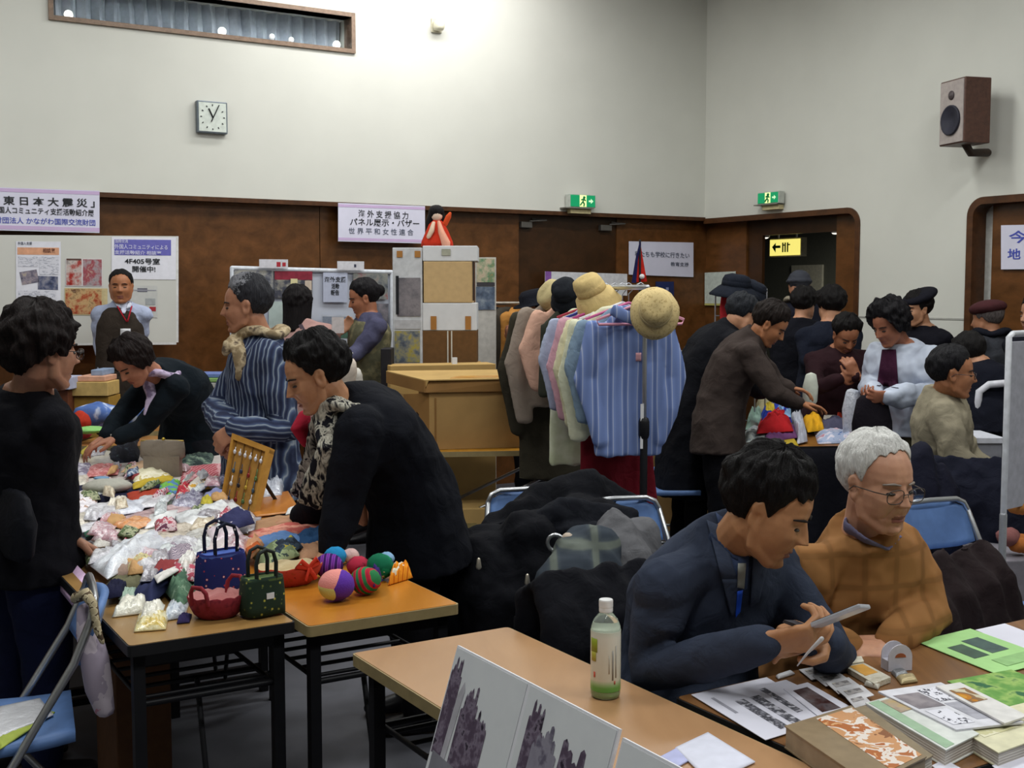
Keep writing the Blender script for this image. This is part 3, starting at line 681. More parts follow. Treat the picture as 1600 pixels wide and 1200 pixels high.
def hair_cap(name, c, R, s, m_h, root, thick=.018, front=66, temple=86, side=97, back=142, burn=12, vol=(1., 1., 1.), drop=(0, 0, 0), flare=.0, part=0., rough=.30, fringe=0., lump=.35, grey=None):
    """hair: an uneven shell over the skull that ends in a jagged hair line; drop = length hanging free at (front, side, back)"""
    nu, nv = (176, 30) if s > 0 else (60, 20); A = []; B = []; rows = nv+10
    skull = lambda dx, dy, dz: 1/math.sqrt((dx/.0735)**2+(dy/.0945)**2+(dz/.0845)**2)
    for j in range(nu):
        az = 2*pi*j/nu; ca = (1+cos(az))/2                        # az 0 = face side
        a = abs((az+pi) % (2*pi)-pi)/pi                            # 0 front .. 1 back
        pts = [(0, front), (.20, front+3), (.31, temple), (.40, side+burn), (.47, side), (.55, side+5), (.66, back-8), (1, back)]
        for (a0, t0), (a1, t1) in zip(pts[:-1], pts[1:]):
            if a <= a1: th1 = t0+(t1-t0)*((a-a0)/(a1-a0)); break
        th1 += 5*mnoise.noise(Vector((cos(az)*3.1, sin(az)*3.1, 7.7)))+4*mnoise.noise(Vector((cos(az)*9, sin(az)*9, 1.7)))
        if a < .2: th1 += fringe
        dl = drop[0] if a < .2 else (drop[0]+(drop[1]-drop[0])*(a-.2)/.25 if a < .45 else drop[1]+(drop[2]-drop[1])*(a-.45)/.55)
        ra = []; rb = []
        for i in range(rows):
            if i <= nv:
                th = radians(th1)*i/nv; e = 0
            else: th = radians(th1); e = (i-nv)/10
            # pole leans back a little
            dx, dy, dz = sin(th)*sin(az), sin(th)*cos(az), cos(th)
            t_ = radians(12); dy, dz = dy*cos(t_)-dz*sin(t_), dy*sin(t_)+dz*cos(t_)
            l = math.sqrt(dx*dx+dy*dy+dz*dz); dx, dy, dz = dx/l, dy/l, dz/l
            r0 = skull(dx, dy, dz); q = Vector((0, -.014, .030))+Vector((dx, dy, dz))*r0
            st = mnoise.noise(Vector((sin(az)*7+part, cos(az)*7, th*1.2)))*.45+mnoise.noise(Vector((sin(az)*19, cos(az)*19, th*2.5+3)))*.35+mnoise.noise(Vector((sin(az)*38, cos(az)*38, th*3+9)))*.35
            lu = mnoise.noise(Vector((dx*4+5+part, dy*4, dz*4)))
            tk = thick*(1+rough*st+lump*lu)*(vol[0]*max(0, dz)+vol[1]*abs(dx)+vol[2]*max(0, -dy)*1.0+.75*max(0, dy))/(max(0, dz)+abs(dx)+abs(dy)+1e-6)
            ef = i/nv; edge = 1 if ef < .5 or dl > 0 else 1-.9*min(1, (ef-.5)/.5)**1.4
            o = Vector((dx, dy, dz))
            if e:
                out = Vector((dx, dy, 0)); out = out.normalized() if out.length > 1e-4 else out
                q = q+Vector((0, 0, -1))*dl*e+out*flare*e*dl; tk = thick*(1+rough*st)*(1-.55*e)
                q = q-out*.5*tk*e
            ra.append(q+o*tk*edge); rb.append(q-o*.012)
        A.append(ra); B.append(rb)
    m = M(); vs = []; fs = []
    for j in range(nu): vs += A[j]
    k = len(vs)
    for j in range(nu): vs += B[j]
    for j in range(nu):
        j2 = (j+1) % nu
        for i in range(rows-1):
            fs.append((j*rows+i, j*rows+i+1, j2*rows+i+1, j2*rows+i)); fs.append((k+j*rows+i, k+j2*rows+i, k+j2*rows+i+1, k+j*rows+i+1))
        e = rows-1; fs.append((j*rows+e, k+j*rows+e, k+j2*rows+e, j2*rows+e))
    m.add([c+R @ (v*s) for v in vs], fs)
    if grey:
        Ri = R.transposed()
        def zg(p): q = Ri @ (p-c)/s; return 1 if q.y+.8*(q.z-.09)+.03*mnoise.noise(q*40)+.035*mnoise.noise(Vector((q.x*190, q.y*60, q.z*190))) > grey[1] else 0
        return m.build(name, [m_h, hairmat(*grey[0])], root, zone=zg)
    return m.build(name, m_h, root)

def person(label, head, hf, neck, pelvis, tf, arms, legs=None, name='person', hup=None, s=1., girth=1., vox=.009, skin_c='b98a6c',
           top='20222c', top_mat=None, top_name='jacket', hem=.10, hem_w=1.06, bottom='1c1d24', bottom_mat=None, bottom_name='trousers', skirt=None,
           hair=None, hair_c=('080707', '171314'), mid=None, male=False, jaw=1., nose=1., folds=(.012, 7.), eyes=True, brow_c='1d1716', sleeve=None,
           shoulder_w=.17, shoulder_drop=.062, shoe='141318', zone=None, cuffs=None, group=None, look=None, chest=1., top_vox=None, collar=None, sleeve_r=1., neck_r=1., hood=0, lips='8f5a50', lean_sh=0., age=0., detail=True, seat=False):
    """head: centre of the head; hf: where it looks; neck: base of the neck; pelvis: middle of the hips; tf: where the chest faces.
       arms: {'l'|'r': dict(e=elbow, w=wrist, d=finger direction, n=palm normal, curl=..)}; legs: {'l'|'r': (knee, ankle, toe direction)}"""
    head, neck, pelvis = Vector(head), Vector(neck).lerp(Vector(head), .14), Vector(pelvis); tf = Vector(tf); tf.z = 0; tf.normalize()
    root = thing(name, label, 'person', (pelvis.x, pelvis.y, 0), group)
    spine = neck-pelvis; mid = Vector(mid) if mid is not None else pelvis+spine*.55
    ru = spine.normalized(); rx = tf.cross(Vector((0, 0, 1))).normalized()       # the person's own right
    ctl = mid*2-(pelvis+neck)/2
    cen = lambda t: bez(pelvis, ctl, neck, t)
    hs = {'r': neck+rx*shoulder_w*s-ru*shoulder_drop*s+tf*lean_sh, 'l': neck-rx*shoulder_w*s-ru*shoulder_drop*s+tf*lean_sh}
    Rh = head_axes(hf, hup)
    # ---- the body, one continuous skin surface
    b = M(); head_prims(b, head, Rh, s, male, jaw, nose, detail)
    hb = head+Rh @ (Vector((0, -.022, -.045))*s)
    b.tube([hb, hb+(neck-hb)*.5, neck, cen(.9)], [.055*s*neck_r, .052*s*neck_r, .058*s*neck_r, .07*s], 14)
    b.tube([cen(t) for t in (0, .25, .5, .75, .92)], [.09*s]*5, 10)
    for k in 'lr':
        a = arms.get(k)
        if a is None: continue
        b.tube([cen(.9), hs[k]], .04*s, 8); e, w = Vector(a['e']), Vector(a['w'])
        b.tube([hs[k], e, e+(w-e)*.5, w], [.036*s, .034*s, .032*s, .024*s], 10)
        hand_prims(b, w, a.get('d', w-e), a.get('n', -tf), (1 if k == 'l' else -1)*a.get('flip', 1), s*a.get('hs', 1.), a.get('curl', (.35, .4, .45, .5)), a.get('spread', .08), a.get('tc', .4))
    LG = {}
    for k, sg in (('r', 1), ('l', -1)):
        hip = pelvis+rx*.088*s*sg-Vector((0, 0, .02))
        if legs and k in legs and legs[k] is not None: kn, an, td = legs[k]; kn, an, td = Vector(kn), Vector(an), Vector(td)
        else:
            an = Vector((hip.x+rx.x*.02*sg, hip.y+rx.y*.02*sg, .085)); kn = hip*.5+an*.5+tf*.03; td = tf
        td.z = 0; td.normalize(); LG[k] = (hip, kn, an, td)
        b.tube([hip, kn, an], [.06*s, .045*s, .034*s], 10)
        b.tube([an, an-Vector((0, 0, .04))+td*.03, an-Vector((0, 0, .055))+td*.12], [(.03*s, .034*s), (.034*s, .03*s), (.036*s, .014*s)], 8)
    msk = skin(skin_c); mlip = skin(lips); Ri = Rh.transposed()
    def zf(p):
        q = Ri @ (p-head)/s
        return 1 if abs(q.x) < .021-.35*abs(q.z+.062) and -.0725 < q.z < -.0535 and q.y > .072 else 0
    b.build('body', [msk, mlip], root, voxel=(.0036 if vox < .0062 else min(vox, .0055)) if detail else vox, sm=4 if detail else 2, zone=zf if detail else None, sculpt=face_sculpt(head, Rh, s, nose, age) if detail else None)
    # ---- face details
    P = lambda x, y, z: head+Rh @ (Vector((x, y, z))*s)
    if eyes:
        for k in (-1, 1):
            e = M(); e.ell(P(.031*k, .0715 if detail else .076, .0005), (.0125*s, .0062*s, .0040*s), Rh @ Matrix.Rotation(-.35*k, 3, 'Z'), 12, 8)
            e.build('eye', mat('231a18', .25, 0, 0, 10, 0, .5), root)
            M().tube([P(.014*k, .0818, .0235), P(.031*k, .0778, .0262), P(.049*k, .061, .0215)], [.0022*s, .0034*s, .002*s], 6).build('eyebrow', mat(brow_c, .9), root)
        # nostril shade is left to the geometry
    # ---- hair
    if hair is not None: hair_cap('hair', head, Rh, s, hairmat(*hair_c), root, **hair)
    # ---- top
    g = girth*s; t = M()
    st = [(-.0, .175, .130), (.12, .172, .128), (.32, .158, .120), (.52, .165, .122), (.72, .178*chest, .126*chest), (.86, .166*chest, .110*chest), (.93, .142, .098), (.985, .106, .086), (1.04, .077, .076), (1.085, .067, .069)]
    pts = []; rad = []
    if hem > 0:
        d0 = (cen(.05)-cen(0)).normalized(); d0 = d0 if not seat else d0
        for q in (1., .5):
            pts.append(pelvis-(d0*.4+Vector((0, 0, .6)))*hem*q); rad.append((.175*g*(1+(hem_w-1)*q), .132*g*(1+(hem_w-1)*q)))
    for q, w_, d_ in st:
        if hem <= 0 and q < .1: continue
        pts.append(cen(q)); rad.append((w_*g, d_*g))
    t.tube(pts, rad, 22, ref=rx.cross(ru) if abs(ru.z) < .2 else None, round_=True, cap=2) if False else t.add(*loft(pts, rad, rx, 22))
    for k in 'lr':
        t.tube([cen(1.0), cen(.96)*.45+hs[k]*.55, hs[k]], [.05*s, .058*s, .064*s*girth**.5], 12)
        a = arms.get(k)
        if a is None: continue
        e, w = Vector(a['e']), Vector(a['w']); sl = a.get('sleeve', 1.0); sr_ = sleeve_r*s
        if sl > .55: t.tube([hs[k]+(cen(.8)-hs[k])*.12, hs[k]+(e-hs[k])*.45, e, e+(w-e)*.5*sl, e+(w-e)*(sl*.97)], [.068*sr_, .061*sr_, .055*sr_, .048*sr_, .040*sr_], 14)
        else: t.tube([hs[k], hs[k]+(e-hs[k])*.5, e], [.066*sr_, .06*sr_, .05*sr_], 14)
    if hood: t.tube([neck+ru*.01-tf*.05-rx*.07, neck+ru*.025-tf*.075, neck+ru*.01-tf*.05+rx*.07], [.035*s, .05*s, .035*s], 12)
    mt = top_mat if top_mat is not None else cloth(top)
    jk = t.build(top_name, mt, root, voxel=top_vox or max(.010, vox*1.25), sm=5, folds=folds, zone=zone)
    # ---- trousers or skirt
    mb = bottom_mat if bottom_mat is not None else cloth(bottom)
    l = M()
    if skirt:
        l.add(*loft([Vector((pelvis.x, pelvis.y, skirt)), pelvis*.5+Vector((pelvis.x, pelvis.y, skirt))*.5, pelvis-Vector((0, 0, .02)), cen(.12)], [(.21*g, .19*g), (.195*g, .165*g), (.18*g, .135*g), (.165*g, .122*g)], rx, 20))
        l.build('skirt', mb, root, voxel=.014, sm=4, folds=(.016, 6, (1, 1, .25)))
    else:
        l.add(*loft([pelvis-Vector((0, 0, .11)), pelvis-Vector((0, 0, .03)), cen(.1), cen(.22)], [(.13*g, .10*g), (.158*g, .112*g), (.15*g, .105*g), (.12*g, .09*g)], rx, 20))
        for k in 'lr':
            hip, kn, an, td = LG[k]; l.tube([hip-Vector((0, 0, .02)), hip*.5+kn*.5, kn, kn*.5+an*.5, an+Vector((0, 0, .01))], [.094*g, .085*g, .068*g, .062*s, .06*s], 14)
        l.build(bottom_name, mb, root, voxel=.013, sm=4, folds=(.012, 6))
    for k in 'lr':
        hip, kn, an, td = LG[k]; z0 = .0
        q = M(); a0 = Vector((an.x, an.y, an.z)); q.tube([a0-td*.05-Vector((0, 0, .045)), a0+td*.02-Vector((0, 0, .04)), a0+td*.10-Vector((0, 0, .052)), a0+td*.16-Vector((0, 0, .058))], [(.034, .036), (.038, .042), (.042, .03), (.034, .022)], 12, ref=Vector((0, 0, 1)))
        q.build('shoe', mat(shoe, .4), root)
    root_info = dict(root=root, head=head, Rh=Rh, s=s, neck=neck, pelvis=pelvis, tf=tf, rx=rx, ru=ru, hs=hs, cen=cen, P=P, jacket=jk)
    return root_info

def loft(pts, rad, rx, n):
    """rings whose wide axis follows rx, closed at both ends"""
    pts = [Vector(p) for p in pts]; vs = []; fs = []; k = len(pts)
    for i in range(k):
        t = (pts[min(i+1, k-1)]-pts[max(0, i-1)]).normalized(); x = (rx-t*rx.dot(t)).normalized(); y = t.cross(x)
        for j in range(n):
            a = 2*pi*j/n; c_, s_ = cos(a), sin(a); e = .86
            vs.append(pts[i]+x*rad[i][0]*math.copysign(abs(c_)**e, c_)+y*rad[i][1]*math.copysign(abs(s_)**e, s_))
    for i in range(k-1):
        for j in range(n): fs.append((i*n+j, i*n+(j+1) % n, (i+1)*n+(j+1) % n, (i+1)*n+j))
    fs.append(tuple(range(n-1, -1, -1))); fs.append(tuple((k-1)*n+j for j in range(n)))
    return vs, fs

def bvh_of(*objs):
    vs = []; ps = []
    for o in objs:
        b = len(vs); w = wpos(o); vs += [v.co+w for v in o.data.vertices]; ps += [tuple(i+b for i in p.vertices) for p in o.data.polygons]
    return BVHTree.FromPolygons(vs, ps)
def patch(bvh, pa, pb, pc, pd, direction, m, name, root, lift=.004, th=.004, nu=8, nv=8):
    """piece of cloth laid on a surface: the quad pa..pd is cast along direction on to it"""
    direction = Vector(direction).normalized(); mm = M(); pa, pb, pc, pd = map(Vector, (pa, pb, pc, pd))
    def fn(u, v):
        p = quadpts(pa, pb, pc, pd, u, v); direction = (p-EYE).normalized(); h = bvh.ray_cast(p-direction*.6, direction)
        q = h[0]
        if q is None:
            q = bvh.find_nearest(p-direction*.1)[0]
            for k_ in range(3): q = bvh.find_nearest(q*.5+(p+direction*(q-p).dot(direction))*.5)[0]
        return q-direction*lift, -direction
    mm.sheet(fn, nu, nv, th); return mm.build(name, m, root)
def glasses(I, m, rim=.019, z=-.001, rad=.0013, low=False):
    P = I['P']; g = M(); s = I['s']
    for k in (-1, 1):
        c = []
        for i in range(17):
            a = 2*pi*i/16; c.append(P(.033*k+rim*1.25*math.copysign(abs(cos(a))**.7, cos(a)), .0925-abs(rim*cos(a)*1.0)*.12, z+rim*.82*math.copysign(abs(sin(a))**.7, sin(a))))
        g.tube(c, rad*s, 6, round_=False)
        g.tube([P(.056*k, .089, z+.006), P(.072*k, .06, z+.006), P(.081*k, .0, z+.004), P(.081*k, -.015, z-.01)], rad*s*1.1, 6)
    g.tube([P(-.011, .0935, z+.004), P(0, .098, z+.007), P(.011, .0935, z+.004)], rad*s, 6)
    o = g.build('glasses', m, I['root'])
    gl = M()
    for k in (-1, 1):
        a = M(); gl.lathe([(rim*.95*s, 0), (rim*.95*s, .0008)], P(.033*k, .0905, z), 16, frame3(I['Rh'] @ Vector((1, 0, 0)), I['Rh'] @ Vector((0, 0, 1)), I['Rh'] @ Vector((0, 1, 0))), 0, 1.25, .82)
    gg, n_, l_, b_ = base('lens'); b_.inputs['Transmission Weight'].default_value = 1; b_.inputs['IOR'].default_value = 1.03; b_.inputs['Roughness'].default_value = .03; b_.inputs['Alpha'].default_value = .25
    gl.build('lens', gg, o)
    return o
SHORT = dict(thick=.018)
def scarf_ring(I, m, r=.072, tube=.030, tails=(), name='scarf', drop=.0, wob=.012):
    """scarf wound round the neck with hanging ends: tails = list of point lists"""
    n = I['neck']+I['ru']*.035*I['s']; q = M(); k = 18; pts = []
    for i in range(k+1):
        a = 2*pi*i/k; pts.append(n+I['rx']*r*cos(a)+I['tf']*r*1.05*sin(a)-Vector((0, 0, 1))*(drop*(1+sin(a))/2)+Vector((0, 0, wob*sin(3*a))))
    q.tube(pts, [(tube*1.2, tube*.75)]*(k+1), 10, ref=Vector((0, 0, 1)), round_=False)
    for tl in tails: q.tube(tl[0], tl[1], 12, ref=I['rx'])
    return q.build(name, m, I['root'], voxel=.008, sm=4, folds=(.005, 22, (1, 1, .5)))
# ------------------------------------------------------------------ tables
m_top_o = wood('a8743c', 'bb8648', 2.0, .28, (0, 0, radians(30)), 3.0, .5)
m_top_b = wood('94703f', 'a8824e', 2.0, .3, (0, 0, radians(30)), 3.0, .5); m_top_p = wood('a9805a', 'ba9068', 2.0, .3, (0, 0, radians(-58)), 3.0, .5)
m_top_d = wood('6d4a2c', '8a6038', 1.6, .3, (0, 0, radians(-58)), 26., .5)
m_edge_l = mat('9c8a62', .5, 0, .05)
TZ = .70
def table(name, label, a, ux, L, W, m_t, m_e, uy=None, group=None, shelf=True, z=TZ, legm=None, fold=False, inset=.06):
    """a: one corner; ux: along the length; uy: along the width (both horizontal)"""
    a = Vector((a[0], a[1], 0)); ux = Vector((ux[0], ux[1], 0)).normalized(); uy = Vector((-ux.y, ux.x, 0)) if uy is None else Vector((uy[0], uy[1], 0)).normalized()
    t = thing(name, label, 'table', a+ux*L/2+uy*W/2, group); R = frame3(ux, uy if ux.cross(uy).z > 0 else uy, UP); c = a+ux*L/2+uy*W/2
    P = lambda x, y, zz: a+ux*x+uy*y+UP*zz; legm = legm or STEEL_D
    def rr(x0, x1, y0, y1, zz, h, r=.012):
        pts = []
        for cx, cy, a0 in ((x1-r, y1-r, 0), (x0+r, y1-r, pi/2), (x0+r, y0+r, pi), (x1-r, y0+r, 3*pi/2)):
            for k in range(5): an = a0+k*pi/8; pts.append(P(cx+r*cos(an), cy+r*sin(an), zz))
        return M().prism(pts, UP*h)
    rr(.004, L-.004, .004, W-.004, z-.026, .026).build('tabletop', m_t, t, False)
    rr(0, L, 0, W, z-.030, .0285).build('edge_band', m_e, t, False)
    k = inset
    for x in (k, L-k):
        for y in (.035, W-.035):
            if fold: M().tube([P(x, y, .0), P(x, y, z-.03)], .012, 8, round_=False).build('leg', legm, t)
            else: M().box(P(x, y, (z-.03)/2), (.03, .03, z-.03), R).build('leg', legm, t, False)
        if not fold:
            M().box(P(x, W/2, .1), (.025, W-.07, .025), R).build('cross_bar', legm, t, False); M().box(P(x, W/2, z-.05), (.03, W-.04, .035), R).build('end_rail', legm, t, False)
    if shelf:
        q = M(); zs = z-.17
        for y in (.05, W-.05): q.tube([P(k, y, zs), P(L-k, y, zs)], .007, 6)
        for i in range(int(L/.09)): x = k+.05+i*.09; q.tube([P(x, .05, zs), P(x, W-.05, zs)], .006, 6) if x < L-k else None
        for x in (k, L-k): q.tube([P(x, .04, zs-.0), P(x, W-.04, zs)], .009, 6)
        q.build('wire_shelf', legm, t)
        for x, sg in ((k, 1), (L-k, -1)): M().tube([P(x, W/2, .12), P(x+.12*sg, W/2, zs)], .008, 6).build('brace', legm, t)
    if fold:
        for x in (k, L-k): M().tube([P(x, .035, .3), P(x, W-.035, .3)], .009, 6).build('cross_bar', legm, t)
        for y in (.035, W-.035):
            M().tube([P(k, y, .22), P(L-k, y, z-.06)], .010, 6).build('brace', legm, t)
    return t, P
def horiz(v): v = Vector((v[0], v[1], 0)); return v.normalized()
tl = atz(200, 1010, TZ); tr = atz(455, 968, TZ); LW = (tr-tl).length; lw = horiz(tr-tl); ll = Vector((-lw.y, lw.x, 0))
lw = horiz((cos(radians(31.0)), sin(radians(31.0)), 0)); ll = Vector((-lw.y, lw.x, 0))
m_rub = mat('18181b', .5)
gt = 'folding tables of the left stall'
tabL, PL = table('folding_table', 'wood topped table with black rim, nearest under the pile of packets', tl, ll, 1.5, .44, m_top_b, m_rub, lw, gt, inset=.05)
tm = atz(481, 979, TZ); mw = .455
tabM, PM = table('folding_table', 'orange wood table carrying the crocheted balls, beside the nearest packet table', tm, ll, 1.5, mw, wood('b06f22', 'c4802c', 2.0, .25, (0, 0, radians(30)), 3.0, .5), m_edge_l, lw, gt, inset=.05)
tl2 = tl+ll*1.51; tm2 = tm+ll*1.51
table('folding_table', 'table under the packets behind the nearest packet table', tl2, ll, 1.5, .44, m_top_o, m_rub, lw, gt)
table('folding_table', 'table in front of the person in the striped blue jacket', tm2, ll, 1.5, mw, m_top_o, m_edge_l, lw, gt)
tc = atz(790, 977, TZ); ta = atz(549, 1020, TZ); b_ = horiz(tc-ta); b_ = BD.copy(); W3 = (tc-ta).length
tab3, P3 = table('folding_table', 'light wood table with tea bottle, nearest to the viewer', ta, RD, 1.8, W3, m_top_p, m_edge_l, BD, None, inset=.07)
cr = atz(1025, 1095, TZ)
tabR, PR = table('folding_table', 'dark wood table covered with papers and books at lower right', cr+BD*.05, BD, 1.8, .60, m_top_d, m_rub, RD, None, inset=.07)
# ------------------------------------------------------------------ folding chairs
m_seat = mat('5f7fb4', .5, 0, .04, 30, .1, .3)
def chair(label, x, y, rz, group='blue folding chairs', seatm=None):
    t = thing('folding_chair', label, 'chair', (0, 0, 0), group); sm = seatm or m_seat; ch = CHROME
    fr = M()
    for k in (-1, 1): fr.tube([(k*.21, .24, .012), (k*.205, -.02, .40), (k*.195, -.17, .64), (k*.18, -.215, .745)], .011, 8)
    fr.tube([(-.18, -.215, .745), (-.165, -.222, .775), (-.13, -.226, .79), (0, -.228, .793), (.13, -.226, .79), (.165, -.222, .775), (.18, -.215, .745)], .011, 8)
    fr.build('front_frame', ch, t)
    r = M()
    for k in (-1, 1): r.tube([(k*.185, -.26, .012), (k*.185, -.05, .28), (k*.18, .12, .415)], .010, 8)
    r.tube([(-.185, -.22, .07), (.185, -.22, .07)], .009, 8); r.build('rear_frame', ch, t)
    M().tube([(-.21, .235, .03), (.21, .235, .03)], .009, 8).build('front_bar', ch, t)
    def sf(u, v):
        a, b = 2*u-1, 2*v-1; return (a*.195*(1-.12*max(0, -b)), b*.19+.02, .435-.012*(1-a*a)*(1-b*b)+.01*abs(b)**3), (0, 0, 1)
    M().sheet(sf, 8, 8, .028).build('seat', sm, t)
    def bf(u, v):
        a, b = 2*u-1, 2*v-1; w = .178*(1-.10*max(0, b)**2); h = .085*(1-.25*a**4)
        return (a*w, -.205-.05*(b*.5)-.03*(1-a*a), .695+b*h), (0, 1, .25)
    M().sheet(bf, 10, 8, .02).build('backrest', sm, t)
    t.location = (x, y, 0); t.rotation_euler = (0, 0, rz)
    return t
def place(proto, label, x, y, rz): return dup(proto, (x, y, 0), rz, label)
chair0 = chair('blue folding chair at lower left with cloth bags on its back', -1.34, 3.10, radians(112))
c = aty(1512, 800, 4.25); chairB = place(chair0, 'blue folding chair with bare blue backrest behind the brown coat', c.x+.05, c.y+.05, radians(205))
c = aty(1550, 900, 3.30); chairC = place(chair0, 'folding chair with brown black coat over its back by the dark table', c.x-.02, c.y+.2, radians(222))
c = aty(1545, 760, 5.15); place(chair0, 'folding chair draped in navy cloth beside seated man in beige', c.x, c.y, radians(160))
c = aty(1022, 800, 4.45); place(chair0, 'blue folding chair at right end of the black coat heap', c.x-.06, c.y-.12, radians(200))
place(chair0, 'folding chair buried under the heap of black coats', .12, 4.55, radians(190))
place(chair0, 'folding chair the man in dark suit sits on', .36, 3.06, math.atan2(RD.y, RD.x)-pi/2)
place(chair0, 'folding chair the white haired man sits on', .90, 3.30, math.atan2(RD.y, RD.x)-pi/2+.05)
place(chair0, 'folding chair under the seated man in beige jacket', 2.02, 5.72, radians(-107))
c = aty(1034, 765, 6.95); place(chair0, 'nearer blue seat glimpsed between red skirt and black trousers', c.x, c.y, radians(180)); place(chair0, 'farther blue seat glimpsed between red skirt and black trousers', c.x+.06, c.y+.55, radians(180))
# ------------------------------------------------------------------ goods on the left stall
def pad(q, z, h, m, name, label, cat, group=None, puff=5, crump=.75, nu=16, nv=16, rim=.003, parent=None):
    """soft or flat thing lying on a level at height z, drawn by its four corners (far left, far right, near right, near left)"""
    a, b, c, d = [atz(x, y, z) for x, y in q]; cen_ = (a+b+c+d)/4; sd = cen_.x*13.7+cen_.y*7.1
    mm = M(); A = []; Bt = []
    for i in range(nu+1):
        for j in range(nv+1):
            u, v = i/nu, j/nv; p = quadpts(a, b, c, d, u, v); e = (1-abs(2*u-1)**puff)*(1-abs(2*v-1)**puff)
            n = mnoise.noise(Vector((u*3+sd, v*3, sd)))+.8*abs(mnoise.noise(Vector((u*6+sd, v*6, 2.))))-.2+.4*mnoise.noise(Vector((u*13, v*13+sd, 5.)))
            wob = (1-e)*.0; A.append(p+UP*(rim+h*e*(1+crump*n))); Bt.append(p)
    w = nv+1; k = len(A); fs = []
    for i in range(nu):
        for j in range(nv):
            p, q_, r, s = i*w+j, (i+1)*w+j, (i+1)*w+j+1, i*w+j+1; fs.append((p, s, r, q_)); fs.append((p+k, q_+k, r+k, s+k))
    for i in range(nu): fs.append((i*w, (i+1)*w, (i+1)*w+k, i*w+k)); fs.append((i*w+nv, i*w+nv+k, (i+1)*w+nv+k, (i+1)*w+nv))
    for j in range(nv): fs.append((j, j+k, j+1+k, j+1)); e = nu*w; fs.append((e+j, e+j+1, e+j+1+k, e+j+k))
    mm.add(A+Bt, fs)
    # rounded outline
    o = mm.build(name, m, parent)
    if label: tag(o, label, cat, group)
    return o
def rect(cx, cy, w, h, sk=0., dy=0.): return [(cx-w/2+sk, cy-h/2+dy), (cx+w/2+sk, cy-h/2-dy), (cx+w/2-sk, cy+h/2-dy), (cx-w/2-sk, cy+h/2+dy)]
Z0 = TZ+.002
pk_w = packet(['d9d9e2', 'f4f4fa', 'c9c6cf', 'eeeef2']); pk_c = packet(['cfc6b4', 'efe8da', 'b9ad9c']); pk_p = packet(['d9b3b8', 'efe0e6', 'c48a98', 'e9e6ee']); pk_g = packet(['a9a6ab', 'd6d4de', '8e8890', 'c4c2c8'])
pk_v = packet(['8c86a6', 'cfcfe0', '6a6484', 'b7b4cc']); gp = 'clear packets on the left stall'
def goods(rows):
    for q, z, h, m, nm, lab, cat, g in rows: pad(q, Z0+z, h*.82, m, nm, lab, cat, g)
c_navy = cloth('2b3052'); c_red = cloth('b85056'); c_coral = spots([(.0, 'c8685a'), (.45, 'dd9a86'), (.6, 'b95a52')], 22, kind='NOISE', const=False)
